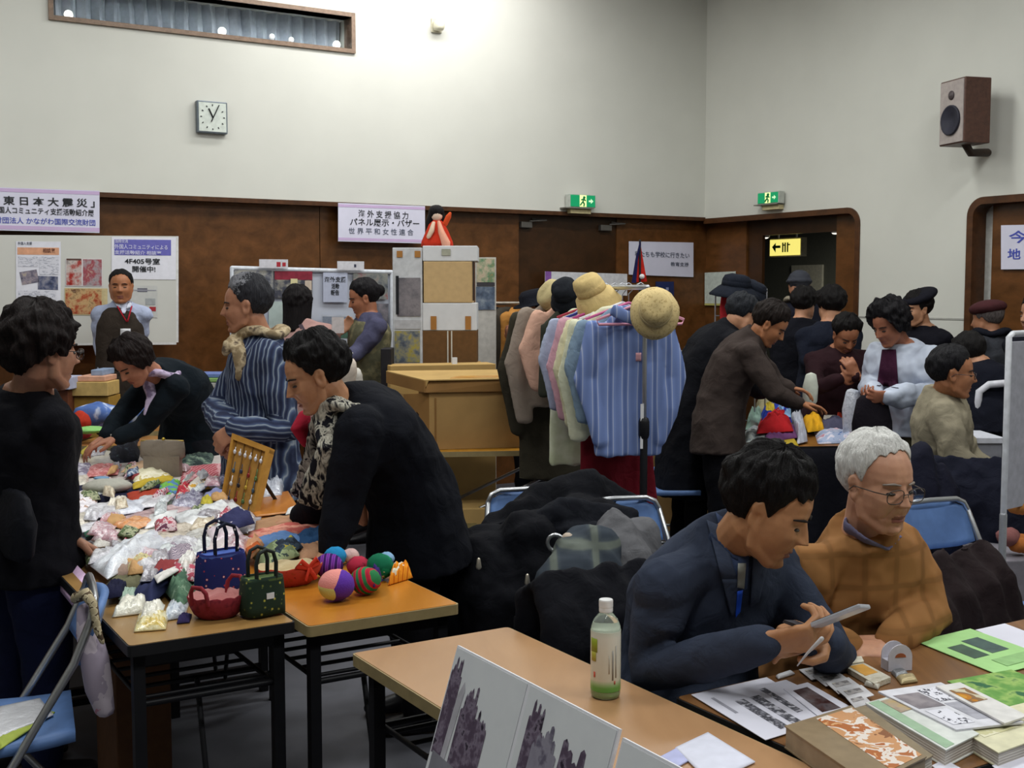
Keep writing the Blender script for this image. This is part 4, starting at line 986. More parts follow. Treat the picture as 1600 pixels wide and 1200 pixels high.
goods([
 (rect(270, 735, 330, 60, 10, 8), 0, .010, cloth('c4bcb8'), 'ground_cloth', 'pale cloth spread under the far end of the packets', 'cloth', None),
 (rect(250, 800, 330, 90, 14, 12), 0, .008, pk_g, 'packet', 'broad greyish clear packets flat in the middle of the pile', 'packet', gp),
 ([(112, 760), (275, 752), (252, 782), (110, 790)], .006, .02, cloth('23243c'), 'cloth_bag', 'dark navy cloth bag under the pale grey cap', 'bag', None),
 (rect(145, 721, 72, 26, 4, 3), .010, .022, pk_c, 'packet', 'cream packet stack by the bending woman\'s hands', 'packet', gp),
 (rect(126, 737, 34, 20, 2, 1), .012, .028, spots([(0, '5a5068'), (.5, '8a8298'), (.6, 'c9c6d2')], 30, kind='NOISE', const=False), 'packet', 'purple grey packet at far left edge of the pile', 'packet', gp),
 (rect(161, 736, 52, 16, 3, 2), .016, .020, spots([(0, 'c87878'), (.5, 'e2a0a0'), (.65, 'efd0d0')], 50, kind='NOISE'), 'lace_cloth', 'coral pink lace piece behind the pale grey cap', 'lace', None),
 (rect(124, 752, 28, 14, 2, 1), .012, .016, pk_c, 'packet', 'small cream packet left of the blue topped cap', 'packet', gp),
 (rect(221, 729, 54, 12, 6, 4), .03, .016, cloth('c2a284'), 'folding_fan', 'light tan folded fan lying in front of the taupe purse', 'fan', None),
 ([(204, 740), (262, 730), (268, 748), (210, 760)], .02, .034, spots([(0, 'e6dfc0'), (.55, 'f0ead2'), (.66, 'c9b77a')], 16, kind='NOISE'), 'cloth_roll', 'cream cloth roll with yellow edge behind the green packet', 'cloth roll', None),
 ([(206, 757), (270, 745), (272, 751), (208, 765)], .024, .018, cloth('c8ac3e'), 'cloth_fold', 'mustard yellow fold along the cream cloth roll', 'cloth', None),
 (rect(264, 765, 32, 20, 2, 3), .022, .022, spots([(0, '4f9a3c'), (.4, '7ab84e'), (.55, '5a86b4'), (.7, '3f6a3a')], 20, kind='NOISE'), 'packet', 'bright green packet with blue patch', 'packet', gp),
 (rect(286, 772, 22, 26, 2, 2), .022, .024, spots([(0, 'a82a38'), (.5, 'c03a48'), (.62, 'd8d0c0')], 30, kind='NOISE'), 'ornament', 'red ornament between green packet and lilac packet', 'ornament', None),
 (rect(317, 740, 66, 26, 4, 3), .014, .012, checks('b0525c', 'c88088', 'd9a8ac', 18), 'tablecloth', 'folded red checked cloth behind the jewellery board', 'cloth', None),
 (rect(315, 758, 44, 18, 5, 4), .02, .022, spots([(0, 'e9e2da'), (.5, 'f2ecdf'), (.6, 'e2b04a')], 22, kind='NOISE'), 'packet', 'white and yellow packet in front of the red checked cloth', 'packet', gp),
 ([(196, 772), (250, 764), (248, 786), (204, 788)], .018, .014, cloth('a8402e'), 'cloth_fold', 'rust red folded cloth left of green packet', 'cloth', None),
 (rect(236, 784, 42, 18, 3, 2), .03, .012, pk_w, 'packet', 'white packet lying on the rust red cloth', 'packet', gp),
 (rect(291, 785, 44, 22, 4, 3), .02, .028, pk_v, 'packet', 'lilac grey puffed packet left of the jewellery board', 'packet', gp),
 (rect(334, 777, 34, 18, 4, 3), .018, .020, cloth('9298c4'), 'cloth_fold', 'lavender folded cloth against the foot of jewellery board', 'cloth', None),
 (rect(323, 788, 20, 14, 1, 1), .034, .022, cloth('b5a83e'), 'coin_purse', 'small olive yellow coin purse by jewellery board', 'purse', None),
 (rect(133, 785, 40, 34, 4, 3), .012, .024, spots([(0, 'd8d2d8'), (.5, 'efeaf0'), (.62, 'b89a8c')], 26, kind='NOISE'), 'lace_cloth', 'white lace bundle at left edge below navy cloth bag', 'lace', None),
 (rect(165, 799, 74, 22, 8, 6), .02, .022, pk_w, 'packet', 'shiny white packet left of centre below navy bag', 'packet', gp),
 (rect(202, 794, 52, 20, 6, 4), .03, .020, packet(['c6cbe0', 'e8ecf8', 'b4b4c8']), 'packet', 'bluish white packet overlapping the shiny white one', 'packet', gp),
 ([(160, 815), (296, 786), (300, 797), (164, 830)], .022, .014, packet(['b08a90', 'd0b0b4', '8a7078']), 'scarf_packet', 'long dusty pink packet crossing the pile', 'packet', gp),
 (rect(132, 815, 44, 20, 2, 2), .018, .022, pk_c, 'packet', 'cream packet beside the dark cardigan sleeve', 'packet', gp),
 (rect(160, 822, 76, 14, 6, 5), .024, .012, pk_w, 'packet', 'thin white packet just behind the orange packet', 'packet', gp),
 ([(130, 832), (192, 818), (194, 824), (134, 840)], .02, .010, cloth('3f6a58'), 'cloth_fold', 'thin green fold left of orange packet', 'cloth', None),
 ([(172, 822), (214, 808), (243, 816), (208, 831)], .036, .018, packet(['d8824a', 'e89a5a', 'f0b888', 'c86a38'], 24), 'packet', 'bright orange diamond shaped packet', 'packet', gp),
 (rect(252, 812, 44, 22, 4, 4), .034, .012, packet(['f4f4f8', 'ffffff', 'e8e8ee'], 10), 'packet', 'brightest white packet right of the orange packet', 'packet', gp),
 ([(270, 806), (372, 790), (398, 810), (286, 828)], .026, .034, packet(['dfe2e6', 'f2f4f6', 'c9ccd2']), 'packet', 'large puffed white packet in front of jewellery board', 'packet', gp),
 ([(338, 812), (390, 800), (398, 818), (352, 832)], .05, .030, cloth('34365c'), 'cloth_fold', 'crumpled navy cloth on the large white packet', 'cloth', None),
 (rect(262, 838, 84, 30, 8, 8), .024, .020, packet(['b8a894', 'd8cdbd', '948672']), 'packet', 'beige packet below the brightest white packet', 'packet', gp),
 (rect(316, 840, 66, 26, 8, 6), .028, .018, packet(['b4b0a8', 'dedcd8', '9a9488']), 'packet', 'greyish packet left of the pink and green packet', 'packet', gp),
 ([(322, 830), (366, 818), (380, 836), (334, 850)], .05, .018, packet(['e0c6d2', 'f0e0ea', 'd9b6c6'], 8), 'packet', 'pink packet with green and white edge', 'packet', gp),
 (rect(178, 842, 60, 24, 6, 3), .020, .018, packet(['c4bcb0', 'e0dcd6', 'a89c90']), 'packet', 'pale beige packet behind the big white plastic bag', 'packet', gp),
 ([(140, 884), (250, 826), (266, 850), (168, 906)], .03, .046, packet(['dfe3ee', 'eef2fa', 'cdd2e0'], 6), 'plastic_bag', 'big crinkled white plastic bag near the standing woman\'s hand', 'bag', None),
 ([(255, 862), (300, 856), (314, 884), (262, 892)], .026, .040, stripes([(0, '5a5468'), (.5, '9a8c9c'), (.7, 'c4b6be')], 38, (0, 0, .6)), 'pouch', 'grey purple ribbed tweed pouch', 'pouch', 'fabric pouches'),
 (rect(312, 860, 52, 24, 6, 5), .03, .024, packet(['cfd2d4', 'eceeee', 'aeb2b0']), 'packet', 'white packet between tweed pouch and navy tote', 'packet', gp),
 (rect(352, 858, 70, 24, 6, 5), .03, .028, spots([(0, 'dcd0d0'), (.55, 'ece4e0'), (.62, 'd8a0b8')], 18, kind='NOISE'), 'slipper', 'pinkish white slipper behind the navy tote handle', 'slipper', 'slippers'),
 ([(378, 858), (402, 842), (413, 852), (392, 874)], .034, .030, cloth('d8a07a'), 'slipper', 'orange slipper with rust inside right of navy tote handle', 'slipper', 'slippers'),
 ([(384, 858), (402, 846), (407, 852), (390, 868)], .060, .004, cloth('b4582a'), 'insole', 'rust coloured insole in the orange slipper', 'insole', None),
 (rect(232, 884, 66, 24, 6, 4), .022, .034, spots([(0, 'b8ac84'), (.5, 'd8cc9a'), (.62, '7a7a50')], 34, kind='NOISE'), 'pouch', 'beige flowered pouch left of tweed pouch', 'pouch', 'fabric pouches'),
 (rect(196, 893, 52, 18, 5, 3), .020, .024, cloth('9a8478'), 'pouch', 'dull tan pouch below the white plastic bag', 'pouch', 'fabric pouches'),
 (rect(199, 913, 66, 20, 4, 2), .01, .020, cloth('6c6a52'), 'pouch', 'olive grey pouch at near left of the pile', 'pouch', 'fabric pouches'),
 (rect(180, 924, 30, 22, 5, 3), .022, .030, cloth('1e1f38'), 'pouch', 'small dark navy pouch by the near left corner', 'pouch', 'fabric pouches'),
 (rect(200, 929, 26, 14, 2, 1), .012, .014, cloth('a3b8a8'), 'pouch', 'tiny pale green pouch beside the dark navy pouch', 'pouch', 'fabric pouches'),
 ([(205, 930), (262, 890), (286, 902), (236, 946)], .014, .042, spots([(0, '2a3054'), (.62, '353b62'), (.72, 'c8c8d4')], 12), 'pouch', 'navy pouch with white tag near front of the pile', 'pouch', 'fabric pouches'),
 ([(258, 926), (300, 896), (318, 918), (280, 952)], .014, .048, spots([(0, '4a6a56'), (.5, '5c7c64'), (.64, '8aa48c')], 30, kind='NOISE'), 'pouch', 'green flowered pouch left of navy tote', 'pouch', 'fabric pouches'),
 ([(276, 882), (296, 862), (308, 872), (290, 894)], .062, .020, packet(['e2dcd8', 'f2f0ec', 'd8c8b8'], 14), 'packet', 'small white tissue pack stuck above green flowered pouch', 'packet', gp),
 ([(240, 902), (274, 886), (280, 892), (246, 912)], .062, .008, mat('e0dcd8', .6), 'price_tag', 'white label with black print on navy pouch', 'label', None),
 (rect(206, 951, 50, 22, 6, 3), 0, .032, packet(['e0dcc8', 'f2efe0', 'c9c4b0'], 16), 'packet', 'cream packet at near left of bare table', 'packet', gp),
 (rect(238, 958, 34, 20, 3, 2), .014, .028, packet(['ece8d8', 'fbf8ec', 'd8d0b0'], 12), 'packet', 'cream packet topped with yellow sachets, upper one', 'packet', gp),
 (rect(237, 974, 50, 24, 3, 2), 0, .024, packet(['e8d888', 'efe6b8', 'd8b83c', 'f6f2e4'], 20), 'packet', 'packet of yellow and white sachets nearest the table edge', 'packet', gp),
 (rect(276, 955, 34, 26, 4, 3), 0, .026, packet(['b0c4d4', 'e0e6ee', '8aa0b8'], 22), 'packet', 'pale blue packet left of dark red basket', 'packet', gp),
 (rect(288, 968, 20, 12, 2, 1), 0, .014, cloth('37305a'), 'pouch', 'tiny violet pouch tucked by dark red basket', 'pouch', 'fabric pouches'),
 ([(400, 815), (470, 806), (492, 822), (398, 832)], .006, .018, cloth('a98262'), 'scarf_pile', 'tan folded scarf under the leaning woman\'s hand', 'scarf', 'folded scarves'),
 ([(388, 832), (505, 816), (512, 828), (384, 848)], .008, .020, c_coral, 'scarf_pile', 'coral patterned scarf stretched across the table', 'scarf', 'folded scarves'),
 ([(392, 846), (468, 836), (474, 848), (398, 858)], .010, .024, cloth('6f95cc'), 'scarf_pile', 'sky blue folded scarf in front of the coral one', 'scarf', 'folded scarves'),
 ([(460, 838), (512, 828), (518, 846), (470, 854)], .010, .026, cloth('2c4f78'), 'scarf_pile', 'teal blue folded scarf at right of sky blue one', 'scarf', 'folded scarves'),
 ([(455, 860), (506, 848), (516, 868), (470, 876)], .008, .020, cloth('b58a6c'), 'scarf_pile', 'tan folded cloth by the leaning woman\'s black sleeve', 'scarf', 'folded scarves'),
 ([(395, 872), (450, 855), (470, 868), (410, 890)], .016, .034, spots([(0, '6d7a58'), (.5, '93a078'), (.62, '3e4a48')], 18, kind='NOISE'), 'pouch', 'sage green flowered pouch behind the red basket', 'pouch', 'fabric pouches'),
 ([(415, 862), (462, 846), (474, 856), (430, 872)], .03, .028, spots([(0, '27303c'), (.5, '3c4a58'), (.6, 'b8a83e')], 24, kind='NOISE'), 'pouch', 'dark teal pouch with yellow flowers behind sage pouch', 'pouch', 'fabric pouches'),
 (rect(195, 707, 50, 34, 4, 2), .006, .060, spots([(0, '15161f'), (.55, '232735'), (.66, '4a5a58')], 24, kind='NOISE'), 'cloth_heap', 'dark flowered cloth heap left of the taupe purse', 'cloth', None),
 (rect(308, 716, 54, 26, 4, 2), .006, .040, spots([(0, '2c3838'), (.5, '4e5f58'), (.62, '7a8c7a')], 24, kind='NOISE'), 'cloth_heap', 'dark green cloth heap right of the taupe purse', 'cloth', None),
 (rect(152, 706, 28, 14, 3, 2), .03, .020, pk_g, 'packet', 'pale packet under the bending woman\'s fingers', 'packet', gp),
 ([(124, 708), (140, 696), (148, 698), (134, 714)], .05, .010, cloth('b8a648'), 'cloth_fold', 'yellow cloth pinched by the bending woman', 'cloth', None),
 ([(372, 778), (450, 768), (470, 800), (400, 808)], .004, .004, wood('b06a20', 'c47c2c', 2, .3), 'tray_board', 'orange brown board flat behind the jewellery board', 'board', None),
 (rect(427, 765, 32, 22, 3, 2), .01, .05, packet(['b8bccc', 'd8dce8', '8a90a4']), 'packet', 'bluish grey bundle right of the jewellery board', 'packet', gp),
 (rect(460, 798, 24, 10, 2, 2), .008, .008, mat('dcdcda', .6), 'paper_slip', 'white paper slip by the leaning woman\'s cuff', 'paper', None),
])
# the many small packets nobody can tell apart
fc = [pk_w, pk_c, pk_p, pk_g, pk_v, pk_w, packet(['c8d0d4', 'e8eef0', '98a4ac']), packet(['d0b890', 'e8dcc4', 'a88860']), spots([(0, 'b05060'), (.5, 'd8c0c4'), (.62, '6a3a50')], 40, kind='NOISE'), spots([(0, '3a4a6a'), (.5, '7a8aa4'), (.62, 'c8ccd4')], 40, kind='NOISE'), spots([(0, '5a6a48'), (.5, 'a8ac8c'), (.62, '3c4638')], 40, kind='NOISE'), cloth('8a3a3c'), cloth('c49a6a')]
for i in range(64):
    t_ = i/63; y_ = 728+172*t_**1.1; x_ = (128+22*t_)+(250-30*t_)*rnd.random(); sc_ = .55+.75*t_; w_, h_ = (20+18*rnd.random())*sc_, (9+9*rnd.random())*sc_
    if y_ > 880 and x_ > 300: x_ -= 110
    pad(rect(x_, y_, w_, h_, rnd.uniform(-4, 9), rnd.uniform(-3, 5)), Z0+.022+.028*rnd.random(), .010+.014*rnd.random(), fc[rnd.randrange(len(fc))], 'packet', 'one of the many small packets crowded between larger ones on the left stall', 'packet', 'small mixed packets on the left stall', nu=9, nv=9)
# taupe clutch purse standing up
def purse():
    c = aty(254, 704, 5.62); w, h, d = .212, .098, .05; z0 = c.z-h/2
    t = thing('clutch_purse', 'taupe clutch purse standing upright at the far end of the packets', 'purse', (c.x, c.y, z0))
    def f(u, v):
        a = 2*u-1; return (c.x+a*w/2*(1-.04*v), c.y-d*(1-v*.8)*.5*(1-a*a*.2)-.004*mnoise.noise(Vector((u*4, v*4, 0))), z0+h*v), (0, -1, .15)
    mm = M(); mm.tube([(c.x, c.y, z0+.02), (c.x, c.y, z0+h*.55), (c.x, c.y, z0+h*.93)], [(w/2-.0, d/2), (w/2*1.0, d/2.2), (w/2*.97, .010)], 28, ref=Vector((0, 1, 0)))
    mm.build('body', cloth('8f8478', .7), t, folds=(.003, 18))
    M().tube([(c.x-w*.46, c.y, z0+h*.97), (c.x, c.y, z0+h*1.0), (c.x+w*.46, c.y, z0+h*.97)], .004, 8).build('clasp_frame', mat('b09a52', .3, .8), t)
    q = M(); q.ell((c.x+.005, c.y, z0+h*1.04), .009, nu=10, nv=8); q.build('clasp', mat('c2a844', .3, .8), t)
    M().box((c.x, c.y, (z0+TZ)/2+.01), (w*.8, .05, z0-TZ+.03)).build('base', cloth('8f8478', .7), t, False)
purse()
# grey cap with blue disc
def cap():
    c = atz(168, 766, Z0+.03); t = thing('knitted_cap', 'pale grey round cap with blue disc lying on navy bag', 'cap', c)
    M().ell(c+UP*.018, (.105, .075, .032), Rz(.3), 20, 10).build('crown', cloth('b0aea4'), t, folds=(.004, 20))
    M().ell(c+Vector((-.035, .03, .048)), (.034, .026, .008), None, 16, 8).build('disc', mat('6f96b8', .4), t)
cap()
# jewellery board
def board():
    a, b = atz(346, 796, Z0+.028), atz(395, 812, Z0+.028)
    a = aty(347, 789, 4.86); b = aty(397, 806, 4.72); cc = aty(422, 703, 4.86); d = aty(367, 682, 5.0)
    a.z = b.z = min(a.z, b.z); t = thing('earring_board', 'wooden board hung with rows of dangling earrings, propped upright', 'jewellery board', (a+b)/2)
    x = (b-a).normalized(); up = ((d+cc)/2-(a+b)/2); n = x.cross(up).normalized(); n = -n if n.y > 0 else n
    mw_ = wood('9c6f30', 'b5853e', 3, .5, (0, 0, 0), 9)
    M().prism([a, b, cc, d], -n*.012).build('panel', mw_, t, False)
    F = lambda u, v, o=0: quadpts(a, b, cc, d, u, v)+n*o
    mr = wood('a8762f', 'b8863a', 3, .4)
    for nm, p in (('frame_side', [(-.03, 0), (.03, 0), (.03, 1), (-.03, 1)]), ('frame_side', [(.95, -.02), (1.05, -.02), (1.05, 1), (.95, 1)]), ('frame_top', [(-.03, .95), (1.05, .95), (1.05, 1.03), (-.03, 1.03)])):
        M().prism([F(u, v, .012) for u, v in p], -n*.026).build(nm, mr, t, False)
    for i in range(4): M().prism([F(.06+.24*i, .0, .003), F(.08+.24*i, .0, .003), F(.08+.24*i, .95, .003), F(.06+.24*i, .95, .003)], -n*.004).build('slat_line', mat('7c5a2c', .6), t, False)
    cols = ['3a4056', '8a2a2a', '5c7a4a', 'd8d8dc', '2a2a34', 'b89a3a', '4a5a6a']; k = 0
    for r_, v in enumerate([.86, .66, .47, .28, .1]):
        for i in range(4 if r_ else 6):
            u = (.12+.15*i) if r_ == 0 else (.18+.22*i); g = M(); L = .012 if r_ == 0 else .020+.012*rnd.random()
            p = F(u, v, .008); g.tube([p, p-up.normalized()*L], .0022, 6); g.ell(p-up.normalized()*(L+.008), (.007, .005, .010), None, 8, 6)
            g.build('earring', mat('dcdce2' if r_ == 0 else cols[k % 7], .35, .3), t); k += 1
    bk = (d+cc)/2-up*.25; M().tube([bk-n*.012, Vector((bk.x-n.x*.16, bk.y-n.y*.16, a.z))], .008, 8).build('prop_leg', mat('2c2420', .5), t)
board()
# tote bags, baskets
def tote(q, H, depth, m_body, m_top, label, hh, hcol, tagged=None, lean=0.):
    """q: pixel of near left, near right base corners; H height; depth of the base"""
    a, b = atz(*q[0], Z0+.004), atz(*q[1], Z0+.004); x = horiz(b-a); y = Vector((-x.y, x.x, 0)); w = (b-a).length
    t = thing('tote_bag', label, 'bag', (a+b)/2, 'small fabric totes')
    P = lambda u, v, z: a+x*w*u+y*depth*v+UP*z+y*lean*z
    mm = M()
    rings = [(0, 0, 1), (.25, -.01, 1.02), (.6, -.01, 1.0), (.9, .02, .96), (1., .04, .94)]
    vs = []; fs = []; n = 24
    for h, ins, sc in rings:
        for j in range(n):
            an = 2*pi*j/n; cu, cv = cos(an), sin(an); e = .45; u = .5+.5*sc*math.copysign(abs(cu)**e, cu)*(1-ins); v = .5+.5*sc*math.copysign(abs(cv)**e, cv)*(1-ins)
            vs.append(P(u, v, H*h))
    for r in range(len(rings)-1):
        for j in range(n): fs.append((r*n+j, r*n+(j+1) % n, (r+1)*n+(j+1) % n, (r+1)*n+j))
    fs.append(tuple(range(n-1, -1, -1))); mm.add(vs, fs); o = mm.build('body', m_body, t, folds=(.004, 26)); s_ = o.modifiers.new('t', 'SOLIDIFY'); s_.thickness = .004
    tp = M(); top = [P(.5+.46*math.copysign(abs(cos(2*pi*j/n))**.45, cos(2*pi*j/n)), .5+.46*math.copysign(abs(sin(2*pi*j/n))**.45, sin(2*pi*j/n)), H*.95) for j in range(n)]
    tp.prism(top, -UP*.006); tp.build('top_flap', m_top, t, False)
    for v in (.12, .88):
        M().tube([P(.5-.24+.0, v, H*.9), P(.5-.25, v, H+hh*.5), P(.5-.18, v, H+hh*.88), P(.5, v, H+hh), P(.5+.18, v, H+hh*.88), P(.5+.25, v, H+hh*.5), P(.5+.24, v, H*.9)], .0055, 8).build('handle', hcol, t)
    if tagged: M().box(P(*tagged), (.022, .003, .016), frame3(x, y, UP)).build('tag', WHITE, t, False)
    return t
tote([(322, 938), (392, 925)], .125, .085, spots([(0, 'dcd6d4'), (.10, 'b03a4a'), (.17, '232a66'), (1, '2a3272')], 46, const=True), cloth('4f68b4'), 'navy tote printed with white flecks, standing behind dark red basket', .085, spots([(0, 'd0d0da'), (.2, '1a1d30')], 60))
tote([(388, 968), (450, 957)], .105, .07, spots([(0, 'c4b84e'), (.16, '5c6a3a'), (.26, '27382c'), (1, '1c2a24')], 62), cloth('56683f'), 'dark green tote with tiny yellow flowers at the table edge', .075, mat('1f2624', .6), (.55, -.03, .055))
def basket(c, rx_, ry_, h, label, m_out, m_in, ang, handles=2, hm=None, ribs=0, ribbon=None):
    t = thing('fabric_basket', label, 'basket', c, 'fabric baskets'); R = Rz(ang); n = 40; Q = lambda a, r, z: c+R @ Vector((cos(a)*rx_*r, sin(a)*ry_*r, z))
    def ring(r, z): return [Q(2*pi*j/n, r*(1+(.02*cos(ribs*2*pi*j/n) if ribs else 0)), z+(.003*cos(ribs*2*pi*j/n) if ribs and z > h*.8 else 0)) for j in range(n)]
    def surf(rings):
        vs = sum(rings, []); fs = []
        for i in range(len(rings)-1):
            for j in range(n): fs.append((i*n+j, i*n+(j+1) % n, (i+1)*n+(j+1) % n, (i+1)*n+j))
        return vs, fs
    vs, fs = surf([ring(.62, 0), ring(.78, h*.2), ring(.92, h*.6), ring(1.0, h), ring(.97, h*1.04)]); fs.append(tuple(range(n-1, -1, -1)))
    M().add(vs, fs).build('outside', m_out, t)
    vs, fs = surf([ring(.97, h*1.04), ring(.94, h*.98), ring(.86, h*.55), ring(.72, h*.2), ring(.5, .008)]); fs.append(tuple(range(4*n, 5*n)))
    M().add(vs, fs).build('lining', m_in, t)
    for k in range(handles):
        a0 = pi*k+.75
        M().tube([Q(a0-.35, .98, h*.8), Q(a0-.3, 1.04, h*1.35), Q(a0-.16, 1.08, h*1.62), Q(a0+.16, 1.08, h*1.62), Q(a0+.3, 1.04, h*1.35), Q(a0+.35, .98, h*.8)], .006, 8).build('handle', hm or m_out, t)
    if ribbon:
        q = M()
        for s_ in (-1, 1):
            q.tube([Q(-1.2, 1.02, h*1.02), Q(-1.2+.25*s_, 1.06, h*1.45), Q(-1.2+.4*s_, 1.05, h*1.2), Q(-1.2, 1.02, h*1.02)], [(.003, .008)]*4, 8); q.tube([Q(-1.2, 1.03, h), Q(-1.2+.16*s_, 1.12, h*.4)], [(.002, .007)]*2, 8)
        q.build('ribbon', ribbon, t)
    return t
m_bred = spots([(0, '7a2430'), (.5, '8c2e38'), (.7, '68202c')], 60, kind='NOISE', const=False)
basket(atz(340, 962, Z0), .080, .066, .058, 'dark red oval fabric basket with pleated pink lining at table edge', m_bred, cloth('d49a98'), radians(25), 2, m_bred, 14)
m_ored = spots([(0, '8c2a1c'), (.4, 'b03a28'), (.6, 'a03a20'), (.7, '7a6030')], 40, kind='NOISE')
basket(atz(452, 912, Z0), .105, .07, .056, 'red fabric basket with cream lining and red ribbon', m_ored, cloth('d8c8a4'), radians(30), 0, None, 8, cloth('c03a28'))
# crocheted balls
def ball(px, py, r, m, label, sq=.86, rot=0.):
    c = atz(px, py, Z0); t = M(); t.ell(c+UP*r*sq, (r, r, r*sq), Rz(rot), 24, 16); o = t.build('crochet_ball', m, origin=c, folds=(.0025, 60)); tag(o, label, 'crochet ball', 'crocheted scrubbers on the orange table'); return o
def swirl(cs):
    m, N, L, B = base('crochet_swirl'); tc = N.new('ShaderNodeTexCoord'); sp = N.new('ShaderNodeSeparateXYZ'); L.new(tc.outputs['Object'], sp.inputs[0])
    at = N.new('ShaderNodeMath'); at.operation = 'ARCTAN2'; L.new(sp.outputs['X'], at.inputs[1]); zz = N.new('ShaderNodeMath'); zz.operation = 'SUBTRACT'; L.new(sp.outputs['Z'], zz.inputs[0]); zz.inputs[1].default_value = .045; L.new(zz.outputs[0], at.inputs[0])
    rr_ = N.new('ShaderNodeVectorMath'); rr_.operation = 'LENGTH'; L.new(tc.outputs['Object'], rr_.inputs[0])
    a = N.new('ShaderNodeMath'); a.operation = 'MULTIPLY_ADD'; L.new(rr_.outputs['Value'], a.inputs[0]); a.inputs[1].default_value = -14; L.new(at.outputs[0], a.inputs[2])
    b = N.new('ShaderNodeMath'); b.operation = 'DIVIDE'; L.new(a.outputs[0], b.inputs[0]); b.inputs[1].default_value = 2*pi; f = N.new('ShaderNodeMath'); f.operation = 'FRACT'; L.new(b.outputs[0], f.inputs[0])
    L.new(ramp(N, L, f.outputs[0], [(i/len(cs), c_) for i, c_ in enumerate(cs)], True), B.inputs['Base Color']); B.inputs['Roughness'].default_value = .95
    v = coords(N, L); bump(N, L, B, noise_(N, L, v, 300, 2), .4, .004); return m
ball(526, 938, .052, swirl(['e8938c', 'd8d884', '5a2aa0']), 'pink, yellow and purple swirl ball nearest the table edge')
ball(514, 903, .044, stripes([(0, '6a2a8c'), (.5, '8c4ab4'), (.7, '3a1a5a')], 18), 'purple crocheted ball behind the swirl ball')
ball(524, 884, .036, cloth('2a8cc4', .95), 'turquoise crocheted ball behind the purple ball')
ball(571, 928, .046, stripes([(0, '2e7a4a'), (.42, '2e7a4a'), (.58, 'c02a38'), (1, 'a8223a')], 16, (0, .5, .3), 3), 'red and green striped ball right of the swirl ball')
ball(560, 900, .036, spots([(0, 'b02a44'), (.5, '8c2038'), (.62, '3a1a50')], 26, kind='NOISE'), 'crimson crocheted ball behind the striped ball')
ball(548, 880, .028, cloth('d8b4b0', .95), 'pale pink crocheted piece at back of the balls')
ball(594, 905, .042, spots([(0, '0e6a4a'), (.55, '14845a'), (.64, 'd8e2c0')], 15, kind='NOISE'), 'dark green and white crocheted ball behind the orange piece', .95)
ball(604, 884, .026, cloth('8cb4d8', .95), 'pale blue crocheted ball behind the green one')
pad([(610, 906), (640, 893), (645, 903), (606, 915)], Z0, .036, stripes([(0, 'e0851a'), (.6, 'f09c2a'), (.8, 'c86a10')], 26), 'crochet_scrubber', 'bright orange crocheted scrubber at right end of the balls', 'crochet scrubber', 'crocheted scrubbers on the orange table')
pad([(608, 896), (632, 888), (636, 893), (612, 902)], Z0+.02, .022, cloth('e2dcc4', .95), 'crochet_scrubber', 'cream crocheted scrubber behind the orange one', 'crochet scrubber', 'crocheted scrubbers on the orange table')
pad([(574, 905), (590, 895), (598, 908), (584, 918)], Z0+.03, .03, cloth('3a2468', .95), 'crochet_scrubber', 'violet crocheted scrubber between striped and green balls', 'crochet scrubber', 'crocheted scrubbers on the orange table')
# pink board hanging down the left side of the table
a, b = atz(108, 872, TZ-.004), atz(163, 930, TZ-.004); o = M().prism([a-lw*.012, b-lw*.012, b-lw*.07-UP*.05, a-lw*.07-UP*.05], UP*.02).build('pink_sheet', mat('d8b6d8', .6)); tag(o, 'pink edged paper sheet along left edge of nearest packet table', 'paper')
# things on and by the front left chair
def hanging_bag():
    t = thing('cloth_bag', 'white and pink printed cloth bag hanging from back of front chair', 'bag', aty(150, 1110, 3.02))
    pts = [(118, 958, 3.08), (150, 955, 3.05), (160, 1010, 3.04), (166, 1060, 3.03), (178, 1112, 3.02), (150, 1116, 3.02), (136, 1060, 3.03), (124, 1000, 3.05)]
    m = M(); P_ = [aty(x, y, d) for x, y, d in pts]
    m.tube([aty(132, 950, 3.06), aty(140, 985, 3.05), aty(147, 1030, 3.03), aty(154, 1075, 3.02), aty(163, 1110, 3.02)], [(.026, .014), (.036, .03), (.035, .036), (.03, .034), (.02, .024)], 16, ref=Vector((1, 0, 0)))
    m.build('body', spots([(0, 'a89cae'), (.5, 'c8bcc8'), (.62, 'c48a9c'), (.68, '5a5a7a'), (.72, 'b8aab8')], 11, kind='NOISE'), t, folds=(.008, 12))
    q = M(); q.tube([aty(118, 935, 3.06), aty(135, 928, 3.03), aty(146, 945, 3.0), aty(152, 985, 3.0), aty(160, 1003, 3.0)], [.014, .016, .012, .009, .006], 10)
    q.build('braided_strap', spots([(0, 'b0a284'), (.5, 'c9bc9c'), (.6, '5a4a3a')], 60), t, folds=(.003, 60))
hanging_bag()
pad([(0, 1105), (62, 1092), (84, 1118), (-30, 1165)], .452, .004, packet(['d8d8dc', 'e8e8ee'], 6), 'paper_sheet', 'white leaflet on the seat of front left chair', 'leaflet')
pad([(-10, 1148), (58, 1108), (86, 1114), (0, 1172)], .449, .003, mat('a9b84e', .6), 'paper_sheet', 'yellow green leaflet under the white one on front chair', 'leaflet')
c = aty(178, 1030, 3.5); t = thing('cardboard_box', 'dark brown cardboard box on floor under nearest packet table', 'box', (c.x, c.y, 0))
M().box((c.x+.02, c.y+.1, .26), (.16, .3, .5), Rz(radians(30))).build('body', mat('5c3d26', .8), t, False, bevel=.004); M().box((c.x+.02, c.y+.1, .513), (.17, .31, .006), Rz(radians(30))).build('lid_flap', mat('6a482c', .8), t, False)
